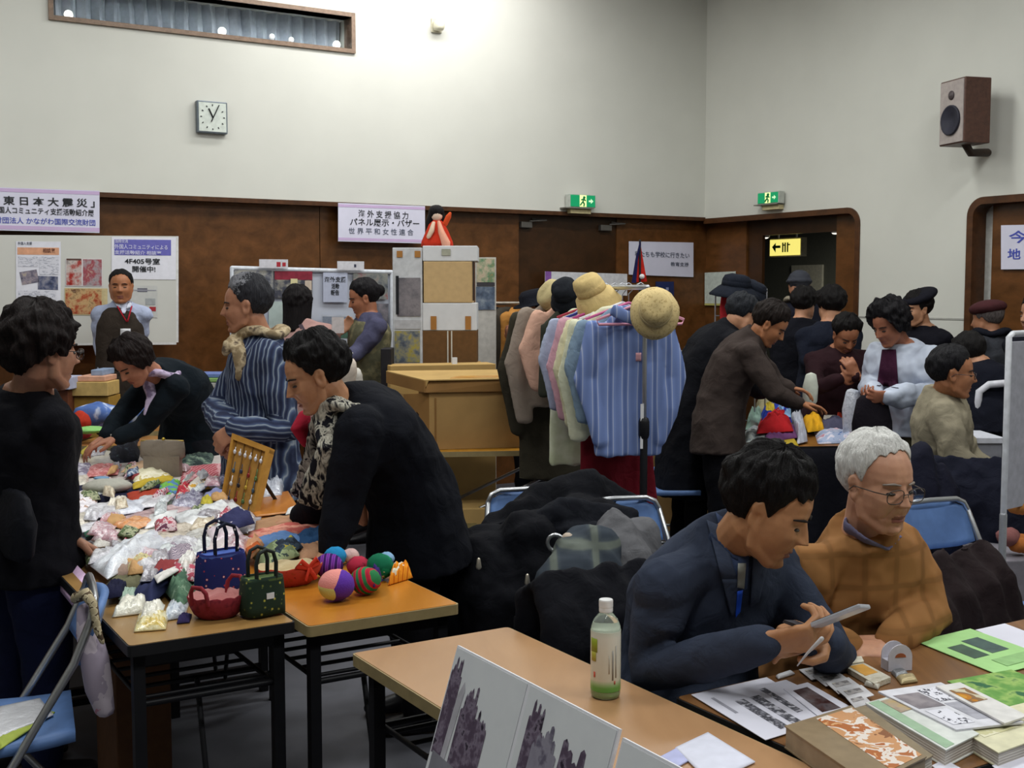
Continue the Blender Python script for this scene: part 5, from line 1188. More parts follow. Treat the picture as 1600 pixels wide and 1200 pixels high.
# ------------------------------------------------------------------ cardboard boxes on the yellow table
yc = atz(672, 706, TZ); yx = horiz((1, .12)); 
tabY, PY_ = table('folding_table', 'yellow topped table with silver folding legs under the big cardboard box', (yc.x-.11, yc.y-.02), yx, 1.02, .62, wood('b07a22', 'c48a2c', 2, .35), m_edge_l, None, None, False, TZ, CHROME, True)
m_card = mat('ae8a56', .8, 0, .05, 6); m_card_i = mat('8c6638', .8, 0, .06, 6); m_card2 = mat('b6955c', .8, 0, .05, 6); m_tape = mat('d8c8a0', .35, 0, .04, 10, 0, .5)
def bigbox():
    # near face from pixels on a plane about 6.7 m away, box sits on the yellow table
    a = aty(671, 706, 6.66); b = aty(823, 703, 6.78); z0 = TZ+.002; z1 = aty(745, 612, 6.7).z
    x = horiz(b-a); y = Vector((-x.y, x.x, 0)); w = (b-a).length; d = .42; o = Vector((a.x, a.y, z0)); h = z1-z0
    t = thing('cardboard_box', 'big open cardboard box with torn left end on the yellow table', 'box', o+x*w/2)
    P = lambda u, v, z: o+x*u+y*v+UP*z; th = .006
    M().prism([P(0, 0, 0), P(w, 0, 0), P(w, 0, h), P(0, 0, h)], y*th).build('front_wall', m_card, t, False)
    M().prism([P(w, 0, 0), P(w, d, 0), P(w, d, h), P(w, 0, h)], -x*th).build('side_wall', m_card, t, False)
    M().prism([P(0, d, 0), P(w, d, 0), P(w, d, h), P(0, d, h)], -y*th).build('back_wall', m_card, t, False)
    M().prism([P(0, .13, 0), P(0, d, 0), P(0, d, h), P(0, .13, h)], x*th).build('end_wall', m_card_i, t, False)
    M().prism([P(0, 0, 0), P(-.13, .1, 0), P(-.13, .1, h*.95), P(0, 0, h*.98)], y*th).build('open_flap', m_card_i, t, False)
    M().prism([P(-.13, .11, 0), P(-.24, .36, 0), P(-.24, .36, h*1.02), P(-.13, .11, h*.95)], y*th).build('open_flap', m_card, t, False)
    M().prism([P(-.03, -.02, h), P(w+.01, -.02, h), P(w+.005, -.015, h+.065), P(.0, -.0, h+.065)], y*.01).build('lid_front', m_card_i, t, False)
    M().prism([P(-.03, -.02, h+.065), P(w+.01, -.02, h+.065), P(w-.01, d*.9, h+.09), P(-.20, d*.8, h+.095)], UP*.006).build('lid_top', m_card2, t, False)
    M().prism([P(-.03, -.02, h), P(-.20, d*.8, h+.03), P(-.20, d*.8, h+.095), P(-.03, -.02, h+.065)], x*.008).build('lid_side', m_card_i, t, False)
    M().prism([P(.12, .02, h+.073), P(.42, .03, h+.073), P(.44, .12, h+.078), P(.18, .12, h+.078)], UP*.002).build('tape', mat('c08a3c', .3, 0, .05, 10, 0, .5), t, False)
    M().prism([P(.03, -.004, h*.04), P(.04, -.004, h*.04), P(.04, -.004, h*.9), P(.03, -.004, h*.9)], y*.003).build('crease', m_card_i, t, False)
    M().prism([P(-.07, .04, h*.45), P(-.055, .04, h*.4), P(-.05, .04, h*.6), P(-.065, .04, h*.66)], y*.003).build('torn_hole', mat('2c1a10', .9), t, False)
bigbox()
a = aty(611, 700, 7.16); b = aty(775, 690, 7.35); x = horiz(b-a); y = Vector((-x.y, x.x, 0))
zt = aty(690, 570, 7.25).z
t = thing('cardboard_box', 'flat upright cardboard carton behind the torn box', 'box', Vector((a.x, a.y, 0))+x*.3)
tw = (b-a).length; P = lambda u, v, z: Vector((a.x, a.y, 0))+x*u+y*v+UP*z
M().box(P(tw/2, .1, zt/2), (tw, .2, zt), frame3(x, y, UP)).build('body', m_card2, t, False, bevel=.004)
M().prism([P(0, -.004, zt-.24), P(tw*.25, -.004, zt-.235), P(tw*.25, -.004, zt-.21), P(0, -.004, zt-.215)], y*.003).build('tape', m_tape, t, False)
M().box(P(tw*.62, .05, zt+.015), (.03, .02, .05), frame3(x, y, UP)).build('paper_tag', WHITE, t, False)
t = thing('cardboard_box', 'yellow brown carton on the floor under the yellow table', 'box', aty(745, 830, 6.5))
c = aty(735, 800, 6.75); t.location.z = 0
M().box((c.x, c.y, .19), (.34, .3, .38), Rz(.1)).build('body', m_card2, t, False, bevel=.004); M().box((c.x-.02, c.y-.154, .27), (.12, .004, .06), Rz(.1)).build('label_patch', mat('8a7a4c', .7), t, False)
# ------------------------------------------------------------------ display tower
TD = 7.62
def tw_box(x0, y0, x1, y1, name, label, m, depth=.3, D=TD, cat='box'):
    a, b = aty(x0, y1, D), aty(x1, y0, D); t = thing(name, label, cat, ((a.x+b.x)/2, D+depth/2, a.z))
    M().box(((a.x+b.x)/2, D+depth/2, (a.z+b.z)/2), (b.x-a.x, depth, b.z-a.z)).build('body', m, t, False, bevel=.004)
    return t
def tprint(t, x0, y0, x1, y1, m, name, D=TD, th=.003):
    a, b = aty(x0, y1, D), aty(x1, y0, D); M().box(((a.x+b.x)/2, D-.002-th/2, (a.z+b.z)/2), (b.x-a.x, th, b.z-a.z)).build(name, m, t, False)
zb = aty(700, 569, TD).z; a, b = aty(614, 569, TD), aty(746, 569, TD)
t = thing('carton_stack', 'tall plain carton carrying the display tower behind the cardboard boxes', 'box', ((a.x+b.x)/2, TD+.2, 0)); M().box(((a.x+b.x)/2, TD+.2, zb/2-.001), (b.x-a.x+.02, .4, zb-.004)).build('body', m_card, t, False, bevel=.004)
m_foam = mat('d4d5d8', .75, 0, .02, 20); tapeb = mat('a8743c', .4, 0, .05, 14)
t = tw_box(614.5, 387, 659.5, 568.5, 'display_stand', 'pale upright display column with grey poster at left of the tower', mat('c4c6ca', .7), .25, cat='display stand')
tprint(t, 621, 434, 657, 494, photo(['4c4a52', '6e6a70', '8a8488', '5a5660'], 9), 'grey_poster'); tprint(t, 619, 431, 623, 491, mat('1a1b20', .5), 'black_strap', th=.006)
tprint(t, 617, 517, 656, 566, photo(['3a3c48', '5c6470', '8c8a78', 'a89a48', '4a4c5c'], 18), 'dim_poster'); tprint(t, 617, 500, 657, 514, mat('b4b4b8', .7), 'pale_strip')
for x0 in (620, 648): tprint(t, x0, 392, x0+9, 402, tapeb, 'tape')
t = tw_box(660.5, 517, 745, 568.5, 'carton', 'dark brown carton tied with white string in the tower', mat('6a4a28', .8, 0, .06), .34)
for x0 in (699, 705): tprint(t, x0, 517, x0+1.6, 568, mat('d4d0c4', .6), 'string', th=.004)
t = tw_box(660.5, 473.5, 745, 516.5, 'foam_box', 'white foam box with brown tape in the middle of tower', m_foam, .34)
for x0 in (673, 727): tprint(t, x0, 494, x0+9, 515, tapeb, 'tape')
t = tw_box(662, 408.5, 738, 473, 'carton', 'plain beige carton in the upper part of the tower', mat('c4a678', .8, 0, .03), .32)
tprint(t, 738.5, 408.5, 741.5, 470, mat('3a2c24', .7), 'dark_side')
t = tw_box(660.5, 384, 746, 408, 'foam_cover', 'white foam lid on top of the tower under red doll', m_foam, .36)
tprint(t, 690, 389, 704, 399, mat('a8a898', .7), 'grey_emblem')
# poster pair right of the tower
a, b = aty(743, 690, 8.3), aty(775, 402, 8.3); t = thing('photo_board', 'narrow board with two photos right of the display tower', 'photo board', ((a.x+b.x)/2, 8.31, 0))
M().box(((a.x+b.x)/2, 8.32, b.z/2), (b.x-a.x, .02, b.z)).build('board', mat('c0bdb8', .7), t, False)
tprint(t, 745, 404, 773, 441, photo(['9a8a78', 'c4b49c', '5c8a68', 'c88a5a'], 12), 'photo', 8.31); tprint(t, 744, 448, 773, 484, photo(['2a3040', '5c6a80', '98a2ac'], 12), 'photo', 8.31); tprint(t, 745, 441.5, 773, 447, mat('3c3a40', .6), 'divider', 8.31)
# the black haired doll in a red robe
def doll():
    c = aty(683, 381, TD+.18); z = aty(690, 384, TD).z; c.z = z+.002; k = (aty(683, 381, TD+.18)-aty(683, 315, TD+.18)).length/.27
    t = thing('doll', 'black haired doll in red robe on top of the display tower', 'doll', c); Q = lambda x, y, zz: c+Vector((x, y, zz))*k
    m = M(); m.lathe([(.0, 0), (.105, 0), (.10, .03), (.075, .09), (.05, .14), (.03, .165)], c, 18, None, 0, k, k)
    m.v = [c+Vector(((p.x-c.x), (p.y-c.y)*.8, (p.z-c.z)*k)) for p in m.v]; m.build('red_robe', cloth('b8321e'), t, folds=(.008, 14))
    m = M(); m.ell(Q(0, 0, .20), (.036*k, .036*k, .042*k), None, 14, 10); m.tube([Q(0, 0, .15), Q(0, 0, .18)], .014*k, 8); m.build('head', mat('e0c4b0', .5), t)
    m = M(); m.ell(Q(-.004, .01, .222), (.052*k, .048*k, .046*k), None, 16, 10); m.tube([Q(-.02, .03, .22), Q(-.05, .035, .15), Q(-.06, .03, .10)], [.03*k, .028*k, .014*k], 10); m.tube([Q(.03, .02, .2), Q(.042, .02, .14)], [.02*k, .014*k], 8); m.build('hair', hairmat('0c0a0c', '1c1618'), t, folds=(.004, 30))
    m = M(); m.tube([Q(.015, -.03, .15), Q(.03, -.06, .09), Q(.06, -.07, .015)], [(.02*k, .012*k), (.04*k, .02*k), (.05*k, .03*k)], 12, ref=Vector((1, 0, 0))); m.build('pale_sleeve', cloth('d89c84'), t, folds=(.005, 14))
    m = M(); m.tube([Q(-.02, -.03, .15), Q(-.03, -.06, .10), Q(-.05, -.07, .06)], [(.012*k, .01*k), (.018*k, .016*k), (.014*k, .014*k)], 10); m.build('pale_sleeve', cloth('cbb09a'), t)
    m = M(); m.tube([Q(.05, .0, .14), Q(.075, -.02, .19), Q(.085, -.02, .21)], [(.02*k, .014*k), (.022*k, .014*k), (.01*k, .01*k)], 10); m.build('raised_sleeve', cloth('d8562e'), t)
doll()
# ------------------------------------------------------------------ clothes rail
RA = aty(1008, 446, 5.36); RA.z = 1.60; RDIR = Vector((-.27, .963, 0)).normalized(); RL = 1.42
rx_ = Vector((RDIR.y, -RDIR.x, 0))            # across the rail, to the viewer's right
RB = RA+RDIR*RL
t = thing('clothes_rail', 'chrome clothes rail on black posts hung with second-hand clothes', 'clothes rail', Vector((RA.x, RA.y, 0)))
M().tube([RA-RDIR*.03, RB+RDIR*.03], .012, 10).build('rail', CHROME, t)
for nm, p in (('front_post', RA), ('rear_post', RB)):
    M().tube([Vector((p.x, p.y, .04)), Vector((p.x, p.y, .98))], .017, 10).build(nm, STEEL_D, t); M().tube([Vector((p.x, p.y, .96)), p], .011, 10).build('upper_tube', CHROME, t)
    M().tube([Vector((p.x, p.y, .94)), Vector((p.x, p.y, 1.0))], .025, 12).build('collar', STEEL_D, t)
    M().tube([Vector((p.x, p.y, .04))-rx_*.24, Vector((p.x, p.y, .04))+rx_*.24], .015, 8).build('foot_bar', STEEL_D, t)
M().tube([Vector((RA.x, RA.y, .12)), Vector((RB.x, RB.y, .12))], .012, 8).build('lower_bar', STEEL_D, t)
M().box(RA+Vector((-.01, -.01, -.62)), (.014, .012, .2)).build('label_strip', WHITE, t, False)
hprot = {}
def hanger(k, col, label):
    c = RA+RDIR*k; t = thing('clothes_hanger', label, 'hanger', c, 'hangers on the clothes rail')
    m = M(); P = lambda x, z: c+rx_*x+UP*z
    m.tube([P(.0, -.07), P(.21, -.145), P(.2, -.165), P(-.2, -.165), P(-.21, -.145), P(0, -.07)], .0065, 8); m.build('frame', plastic(col, .35), t)
    M().tube([P(0, -.07), P(0, -.03), P(.018, -.012), P(.02, .008), P(.0, .021), P(-.018, .012)], .0026, 6).build('hook', CHROME, t)
def garment(k, W, L, m, name, label, cat, sl=.55, dep=.05, shift=0., z0=-.1, sw=.062, yaw=0., flare=1.0, sang=.18, vox=.011):
    """piece of clothing hanging on the rail k metres from the front; W shoulder width, L length, sl sleeve length"""
    c = RA+RDIR*k+rx_*shift; R = Rz(yaw); X = R @ rx_; Yv = R @ RDIR; P = lambda x, y, z: c+X*x+Yv*y+UP*z; q = M()
    rings = [(P(0, 0, z0-L), (W*.47*flare, dep*1.1)), (P(0, 0, z0-L*.6), (W*.46*(1+flare)/2, dep)), (P(0, 0, z0-.22), (W*.46, dep)), (P(0, 0, z0-.09), (W*.46, dep*.8)), (P(0, 0, z0-.035), (W*.30, dep*.7)), (P(0, 0, z0+.012), (W*.15, dep*.7))]
    q.add(*loft([r[0] for r in rings], [r[1] for r in rings], X, 24))
    if sl:
        for s in (-1, 1):
            p0 = P(s*W*.40, 0, z0-.075); p1 = P(s*(W*.5+.03), 0, z0-.075-sl*.45); p2 = P(s*(W*.5+.03-sang*.25), -.02, z0-.075-sl)
            q.tube([p0, p1, p2], [(sw*1.05, dep*.8), (sw, dep*.7), (sw*.82, dep*.6)], 14, ref=Yv)
    o = q.build(name, m, voxel=vox, sm=4, folds=(.016, 7, (1, 1, .22))); tag(o, label, cat, 'clothes on the rail'); return o
m_str = stripes([(0, '6f82b4'), (.55, '7c90c4'), (.72, 'b8c0d8'), (.8, '7688ba'), (1, '5f72a4')], 4.6, (0, 0, -math.atan2(rx_.y, rx_.x)), .4, .9, 2)
shirt = garment(.085, .37, .66, m_str, 'striped_shirt', 'blue shirt with pale stripes at front of the clothes rail', 'shirt', .52, .04, -.035, -.10, .055, radians(-6), .92, .35, .008)
bv = bvh_of(shirt)
hanger(.05, 'e09ab0', 'pink plastic hanger in the striped blue shirt')
c = RA+rx_*(-.045)-Vector((0, .3, 0)); n_ = -RDIR
patch(bv, c+UP*-.275+rx_*-.03, c+UP*-.275+rx_*-.005, c+UP*-.31+rx_*-.005, c+UP*-.31+rx_*-.03, (0, 1, 0), mat('e0a8b0', .6), 'price_tag', shirt, .004, .002, 3, 3)
q = M(); c2 = RA+RDIR*.04+rx_*-.035
q.tube([c2+UP*-.10-rx_*.10, c2+UP*-.13-rx_*.05-RDIR*.03, c2+UP*-.145-RDIR*.05, c2+UP*-.13+rx_*.05-RDIR*.03, c2+UP*-.10+rx_*.10], [(.012, .03)]*5, 10); q.build('collar', m_str, shirt, voxel=.007, sm=2)
garment(.17, .37, .52, cloth('7f94a8'), 'blouse', 'dull blue grey blouse just behind the striped shirt', 'blouse', .42, .03, -.05)
garment(.25, .37, .58, cloth('d8d8bc'), 'cardigan', 'pale cream green cardigan behind the blue grey blouse', 'cardigan', .52, .03, -.06)
garment(.33, .37, .52, cloth('d9d2b0'), 'blouse', 'cream blouse between the two pale pieces', 'blouse', .46, .03, -.05)
garment(.44, .38, .47, cloth('cf9fae'), 'cardigan', 'dusty pink cardigan near middle of the rail', 'cardigan', .44, .035, -.05)
garment(.40, .40, .80, cloth('6a1420', .85), 'long_skirt', 'dark red long skirt hanging low under the striped shirt', 'skirt', 0, .04, .02, -.55, .06, 0, 1.25)
garment(.56, .36, .42, cloth('a8b0c8'), 'blouse', 'lilac blue blouse deep in the rail', 'blouse', .4, .03, -.06)
garment(.68, .36, .76, spots([(0, '8c9a6a'), (.45, 'c8ccae'), (.6, 'd8dac4')], 9, kind='NOISE', const=False), 'floral_dress', 'long pale green flowered dress hanging to the left', 'dress', 0, .05, -.06, -.12, .06, 0, 1.0)
garment(.86, .36, .45, cloth('3a3c34'), 'vest', 'dark olive vest between pink piece and flowered dress', 'vest', 0, .03, -.06)
garment(1.0, .38, .42, cloth('d8ab96'), 'coat', 'peach pink coat toward the back of the rail', 'coat', .36, .05, -.03, -.08, .055)
garment(1.16, .42, .56, cloth('988a7e'), 'coat', 'taupe coat toward the back of the rail', 'coat', .56, .05, -.03, -.07, .06)
garment(1.3, .42, .95, cloth('3a362c'), 'long_coat', 'dark olive brown long coat at the back end of rail', 'coat', .6, .06, -.02, -.1, .07)
for k, col, lab in [(.2, 'd86a9a', 'magenta hanger second behind the striped shirt'), (.28, 'e8e4ec', 'white hanger over the cream cardigan'), (.38, 'c04a8a', 'deep pink hanger over the dusty pink cardigan'), (.5, '3a4ab0', 'blue hanger in the middle of the rail'), (.62, 'b83a4a', 'red hanger near the folded sun hat')]: hanger(k, col, lab)
# straw and cloth hats on the rail
def hat(c, ax, r, brim, h, m, label, band=None, ell=1., cat='hat', sag=.2, name='sun_hat'):
    ax = Vector(ax).normalized(); x, y = basis(ax); R = frame3(x, y, ax); t = thing(name, label, cat, c, 'hats on the rail')
    q = M(); n = 30; prof = [(.0, h), (r*.55, h*.985), (r*.86, h*.86), (r*.98, h*.5), (r, 0), (r*1.25, -.012), (brim*.9, -.030-sag*.02), (brim, -.045-sag*.03), (brim*.985, -.050-sag*.03), (r*1.2, -.02), (r*.95, -.006), (r*.92, h*.45), (r*.8, h*.8), (0, h*.93)]
    q.lathe(prof, c, n, R, 0, 1, ell); o = q.build('crown_and_brim', m, t, folds=(.004, 12))
    bq = M(); bq.lathe([(r*1.01, .0), (r*1.025, .002), (r*1.01, .028), (r*.98, .03)], c, n, R, 0, 1, ell); bq.build('band', band or m, t)
    return t
m_straw = spots([(0, 'c2ab78'), (.5, 'd2bc88'), (.65, 'b29a68')], 90, kind='NOISE', const=False)
hat(aty(1024, 484, 5.22), (-.05, -.9, .28), .072, .108, .08, m_straw, 'beige straw hat hung on the front end of clothes rail', cloth('c8b486'), 1.12)
hat(aty(925, 456, 5.72), (-.45, -.25, .8), .085, .135, .085, cloth('cdb47c'), 'cream yellow cloth sun hat on the middle of clothes rail', cloth('bfa670'), .8, sag=1.2)
hat(aty(868, 464, 6.4), (-.8, -.45, .45), .085, .13, .08, cloth('c2b284'), 'pale khaki sun hat at back end of the clothes rail', None, 1.0, sag=1)
hat(aty(885, 458, 6.15), (-.3, -.6, .6), .07, .10, .07, cloth('1d2026'), 'small black hat between the two cloth sun hats', None, 1.0)
# flag
p0 = aty(1003, 446, 6.5); t = thing('red_flag', 'small furled red pennant flag with dark blue border by the rail', 'flag', Vector((p0.x, p0.y, 0)))
D_ = 6.5; F = lambda x, y, d=0: aty(x, y, D_+d)
M().tube([Vector((p0.x, p0.y, 0)), F(1000, 376)], .006, 8).build('pole', STEEL_D, t)
M().tube([Vector((p0.x-.12, p0.y, .012)), Vector((p0.x+.12, p0.y, .012))], .012, 8).build('foot', STEEL_D, t); M().tube([Vector((p0.x, p0.y-.12, .012)), Vector((p0.x, p0.y+.12, .012))], .012, 8).build('foot', STEEL_D, t)
M().prism([F(1001, 380), F(1003, 395), F(1011, 440), F(991, 441), F(996, 405)], Vector((0, .012, 0))).build('red_cloth', cloth('b8281e'), t, False)
M().prism([F(999.5, 378, -.01), F(1001.5, 380, -.01), F(997, 405, -.01), F(994, 442, -.01), F(987, 442, -.01), F(993, 405, -.01)], Vector((0, .01, 0))).build('blue_border', cloth('1f1f4a'), t, False)
M().lathe([(.014, 0), (.014, .003)], F(1003, 432, -.012), 16, frame3((1, 0, 0), (0, 0, 1), (0, -1, 0))).build('white_emblem', mat('dcd8d8', .7), t)
# ------------------------------------------------------------------ hat stand at the back
hc = aty(1158, 470, 7.7); t = thing('wire_stand', 'grid stand with black hats and small red things by the doorway', 'display stand', (hc.x, hc.y, 0))
m = M(); g0 = aty(1118, 455, 7.7); g1 = aty(1198, 455, 7.7); zt_ = aty(1150, 452, 7.7).z
for i in range(6): xx = g0.x+(g1.x-g0.x)*i/5; m.tube([(xx, 7.7, 0.02), (xx, 7.7, zt_)], .005, 6)
for i in range(9): z_ = .25+(zt_-.25)*i/8; m.tube([(g0.x, 7.7, z_), (g1.x, 7.7, z_)], .004, 6)
m.build('wire_grid', mat('9a9aa0', .35, .7), t)
M().tube([(g0.x, 7.55, .02), (g0.x, 7.85, .02)], .012, 6).build('foot', STEEL_D, t); M().tube([(g1.x, 7.55, .02), (g1.x, 7.85, .02)], .012, 6).build('foot', STEEL_D, t)
hat(aty(1150, 447, 7.6), (.1, -.1, 1), .09, .16, .075, cloth('181c26'), 'wide black hat on top of the wire stand', None, 1.0, 'hat', .6, 'black_hat')
hat(aty(1180, 452, 7.66), (.5, -.2, 1), .07, .10, .05, cloth('20242e'), 'flat black cap at right end of the wire stand top', None, 1.0, 'hat', .2, 'black_hat')
for px, py, w, h, col, lab, nm in [(1132, 480, .06, .16, 'b83038', 'red pouch hanging on left of the wire stand', 'pouch'), (1184, 470, .04, .06, 'c8582a', 'orange charm hanging on right of the wire stand', 'charm'), (1152, 478, .07, .18, '5a5c4c', 'olive bag hanging in the middle of the wire stand', 'pouch'), (1168, 476, .06, .16, '3c3c40', 'dark bag hanging on the wire stand', 'pouch')]:
    p = aty(px, py, 7.66); q = M(); q.tube([p+UP*h/2, p, p-UP*h/2], [(w*.35, .012), (w*.5, .022), (w*.46, .02)], 12, ref=Vector((0, 1, 0))); o = q.build(nm, cloth(col)); tag(o, lab, nm, 'things hung on the wire stand')
# ------------------------------------------------------------------ coats on the rear rack and the rear goods
p0 = aty(756, 474, 8.75); p1 = aty(842, 474, 9.0); t = thing('coat_rack', 'steel coat rack with dark coats against the brown wall', 'coat rack', (p0.x, p0.y, 0))
zr = p0.z; M().tube([p0, Vector((p1.x+.25, p1.y, zr))], .013, 8).build('rail', mat('8a8278', .4, .6), t)
for p in (p0, Vector((p1.x+.25, p1.y, zr))): M().tube([Vector((p.x, p.y, .0)), p], .013, 8).build('post', mat('8a8278', .4, .6), t)
def hung(px, w, y1, col, label, d=8.8, y0=474):
    a = aty(px, y0, d); b = aty(px, y1, d); q = M(); L = a.z-b.z
    q.add(*loft([Vector((a.x, a.y, b.z)), Vector((a.x, a.y, b.z+L*.6)), Vector((a.x, a.y, a.z-.12)), Vector((a.x, a.y, a.z-.03))], [(w*.55, .09), (w*.5, .08), (w*.45, .07), (w*.15, .05)], Vector((.5, .85, 0)), 18))
    for s in (-1, 1): q.tube([Vector((a.x, a.y, a.z-.12))+Vector((.5, .85, 0))*w*.42*s, Vector((a.x, a.y, a.z-.4))+Vector((.5, .85, 0))*w*.52*s, Vector((a.x, a.y, a.z-.66))+Vector((.5, .85, 0))*w*.5*s], .06, 10)
    o = q.build('coat', cloth(col), voxel=.016, sm=3, folds=(.016, 6, (1, 1, .3))); tag(o, label, 'coat', 'coats on the rear rack')
hung(752, .36, 560, '6a5230', 'light brown coat at left end of the rear rack'); hung(770, .44, 572, '12151f', 'black coat on the rear rack beside photo board'); hung(789, .44, 574, '3a352e', 'dark taupe coat on the rear rack'); hung(808, .34, 535, 'b07a3c', 'tan coat on rear rack behind person in dark hat'); hung(822, .3, 545, '6a6258', 'grey brown coat at right end of rear rack')
table('folding_table', 'table with small goods in front of rear coat rack', (aty(738, 620, 8.2).x, 8.15), (1, .1), .62, .4, mat('5a4a3c', .5), m_rub, None, None, False, .84)
for i, (px, py, r, col, lab) in enumerate([(748, 586, .035, '6ab86a', 'green packet on the rear table'), (742, 590, .03, 'c85a8a', 'pink packet on the rear table'), (762, 588, .04, 'c8b8b8', 'pale packet on the rear table'), (778, 586, .04, '6a5a5c', 'brown packet on the rear table'), (796, 584, .045, 'b88a94', 'dusty rose packet on the rear table'), (812, 586, .04, '9a9ca4', 'grey packet on the rear table')]):
    c = aty(px, py, 8.3); c.z = .842; q = M(); q.ell(c+UP*r*.6, (r, r*.8, r*.62), None, 12, 8); o = q.build('packet', packet([col, 'd8d0d0', col]), folds=(.006, 20)); tag(o, lab, 'packet', 'packets on the rear table')
# far left tables with boxes and books
fl0 = aty(60, 690, 6.95); table('folding_table', 'far left table carrying yellow boxes and cloths', (aty(-60, 690, 7.0).x, 7.0), BD, 1.8, .5, m_top_o, m_edge_l, None, None, False)
def crate(px0, py0, px1, py1, D, m, label, depth=.22, nm='flat_box', z=None, grp='boxes and books on the far left table', cat='box'):
    a, b = aty(px0, py1, D), aty(px1, py0, D); o = M().box(((a.x+b.x)/2, D+depth/2, (a.z+b.z)/2), (b.x-a.x, depth, b.z-a.z), Rz(.0)).build(nm, m, smooth=False, bevel=.004); tag(o, label, cat, grp); return o
yb = mat('c8a252', .6); 
for x0, y0, x1, y1, D, col, lab in [(106, 620, 170, 684, 7.25, 'a8823a', 'yellow brown crate under the pale boxes on far left table'), (108, 597, 168, 619, 7.22, 'c8a868', 'cream yellow flat box stacked on the crate'), (120, 588, 164, 596, 7.24, 'd8a48a', 'peach flat box on top of the cream yellow box'), (142, 578, 160, 587, 7.3, '8a9cb8', 'small blue grey packet on top of the peach box'), (84, 590, 108, 609, 7.1, 'b4b8d0', 'pale lilac box left of the cream yellow box'), (86, 610, 106, 684, 7.15, '6a3c28', 'dark brown box left of the yellow brown crate'),
                                 (296, 584, 345, 590, 7.5, '6a7cb4', 'blue book topmost of stack left of striped jacket'), (300, 591, 345, 597, 7.48, '8cb46a', 'green book second in stack left of striped jacket'), (302, 598, 345, 606, 7.48, 'b4b4b0', 'grey white book in stack left of striped jacket'), (306, 607, 345, 622, 7.47, 'b8863a', 'orange brown box low in stack left of striped jacket'), (304, 623, 345, 684, 7.46, '9a6a30', 'brown carton at bottom of stack left of striped jacket')]:
    crate(x0, y0, x1, y1, D, mat(col, .6), lab)
table('folding_table', 'far table under the stacked books left of striped jacket', (aty(285, 690, 7.4).x, 7.42), (1, .0), .42, .4, m_top_o, m_edge_l, None, None, False, aty(320, 685, 7.46).z-.001)
m_tie = spots([(0, '2f4a8c'), (.5, '5a78b8'), (.6, 'c4cfe6')], 9, kind='NOISE', const=False, dist=.6)
def lump(px, py, D, r, m, label, nm='cloth_heap', z=None, cat='cloth', grp='cloths on the far left table', fl=.02):
    c = aty(px, py, D); c.z = z if z is not None else c.z; q = M(); q.ell(c+UP*r[2], r, None, 20, 12); o = q.build(nm, m, folds=(fl, 8)); tag(o, label, cat, grp); return o
zt2 = TZ+.004
lump(155, 640, 6.95, (.15, .10, .07), m_tie, 'blue and white tie-dyed cloth on far table left of bending woman', z=.80); lump(212, 640, 6.9, (.09, .1, .12), m_tie, 'blue and white tie-dyed cloth under bending woman\'s arm', z=.75)
lump(125, 650, 6.8, (.06, .06, .05), cloth('b83a28'), 'red cloth beside the dark cardigan on far table', z=.80); lump(140, 668, 6.6, (.10, .07, .02), cloth('8cc474'), 'bright green cloth on far table', z=.80, fl=.006); lump(122, 662, 6.7, (.07, .06, .03), cloth('c05068'), 'rose pink cloth on far table', z=.76); lump(165, 655, 6.7, (.06, .06, .03), cloth('3a3048'), 'dark violet cloth on far table', z=.78)
table('folding_table', 'table end under the tie-dyed cloths behind the packets', (aty(108, 690, 6.5).x, 6.5), (1, .0), .40, .46, m_top_o, m_edge_l, None, None, False, .745)
lump(545, 600, 7.0, (.06, .05, .10), cloth('c8bcb0'), 'white cloth bundle behind black jacket woman\'s shoulder', z=1.0, grp='white bundles by the panel'); lump(556, 592, 7.05, (.05, .05, .07), cloth('d0ccc4'), 'second white bundle behind black jacket woman\'s shoulder', z=.99, grp='white bundles by the panel')
crate(520, 612, 570, 690, 7.1, m_card, 'carton under the white bundles behind black jacket woman', .25, 'carton', grp=None); crate(596, 545, 611, 700, 7.25, mat('1c1a20', .6), 'black case standing left of the cardboard cartons', .2, 'case', grp=None, cat='case')
# ------------------------------------------------------------------ right stall
rc = atz(1157, 699, TZ); tabG, PG = table('folding_table', 'table of folded clothes at the right stall, black cloth in front', (rc.x, rc.y), (1, .12), 1.5, .6, wood('8a5a24', 'a06a2c', 2, .35), m_rub, None, None, False)
gx = horiz((1, .12)); gy = Vector((-gx.y, gx.x, 0)); g0 = Vector((rc.x, rc.y, 0))
def skirtf(u, v): p = g0+gx*1.5*u-gy*(.012+.01*sin(u*50)*(.3+v))+UP*(TZ-.012-(TZ-.06)*v); return p, -gy
o = M().sheet(skirtf, 60, 8, .004).build('table_skirt', cloth('16161e')); tag(o, 'black cloth skirt along the front of right stall table', 'cloth')
ZG = TZ+.002; gr_ = 'folded clothes on the right stall'
def g(q, z, h, m, nm, lab, cat, grp=gr_, **k): return pad(q, ZG+z, h, m, nm, lab, cat, grp, **k)
g([(1152, 686), (1240, 684), (1248, 697), (1166, 699)], 0, .03, mat('c4a72c', .5), 'shallow_tray', 'yellow tray at near left corner of right stall', 'tray', None, puff=30, crump=0)
g([(1162, 676), (1214, 666), (1222, 684), (1166, 692)], .034, .04, spots([(0, '8c9498'), (.5, 'b4bab8'), (.62, '6a7478')], 18, kind='NOISE'), 'folded_garment', 'pale grey green garment at front left of right stall', 'garment')
g([(1190, 676), (1242, 668), (1246, 684), (1194, 692)], .034, .04, cloth('7a4a7c'), 'folded_garment', 'mauve garment at front of right stall', 'garment')
g([(1186, 660), (1234, 656), (1240, 674), (1182, 678)], .07, .07, cloth('c4262c'), 'folded_garment', 'bright red garment on right stall', 'garment')
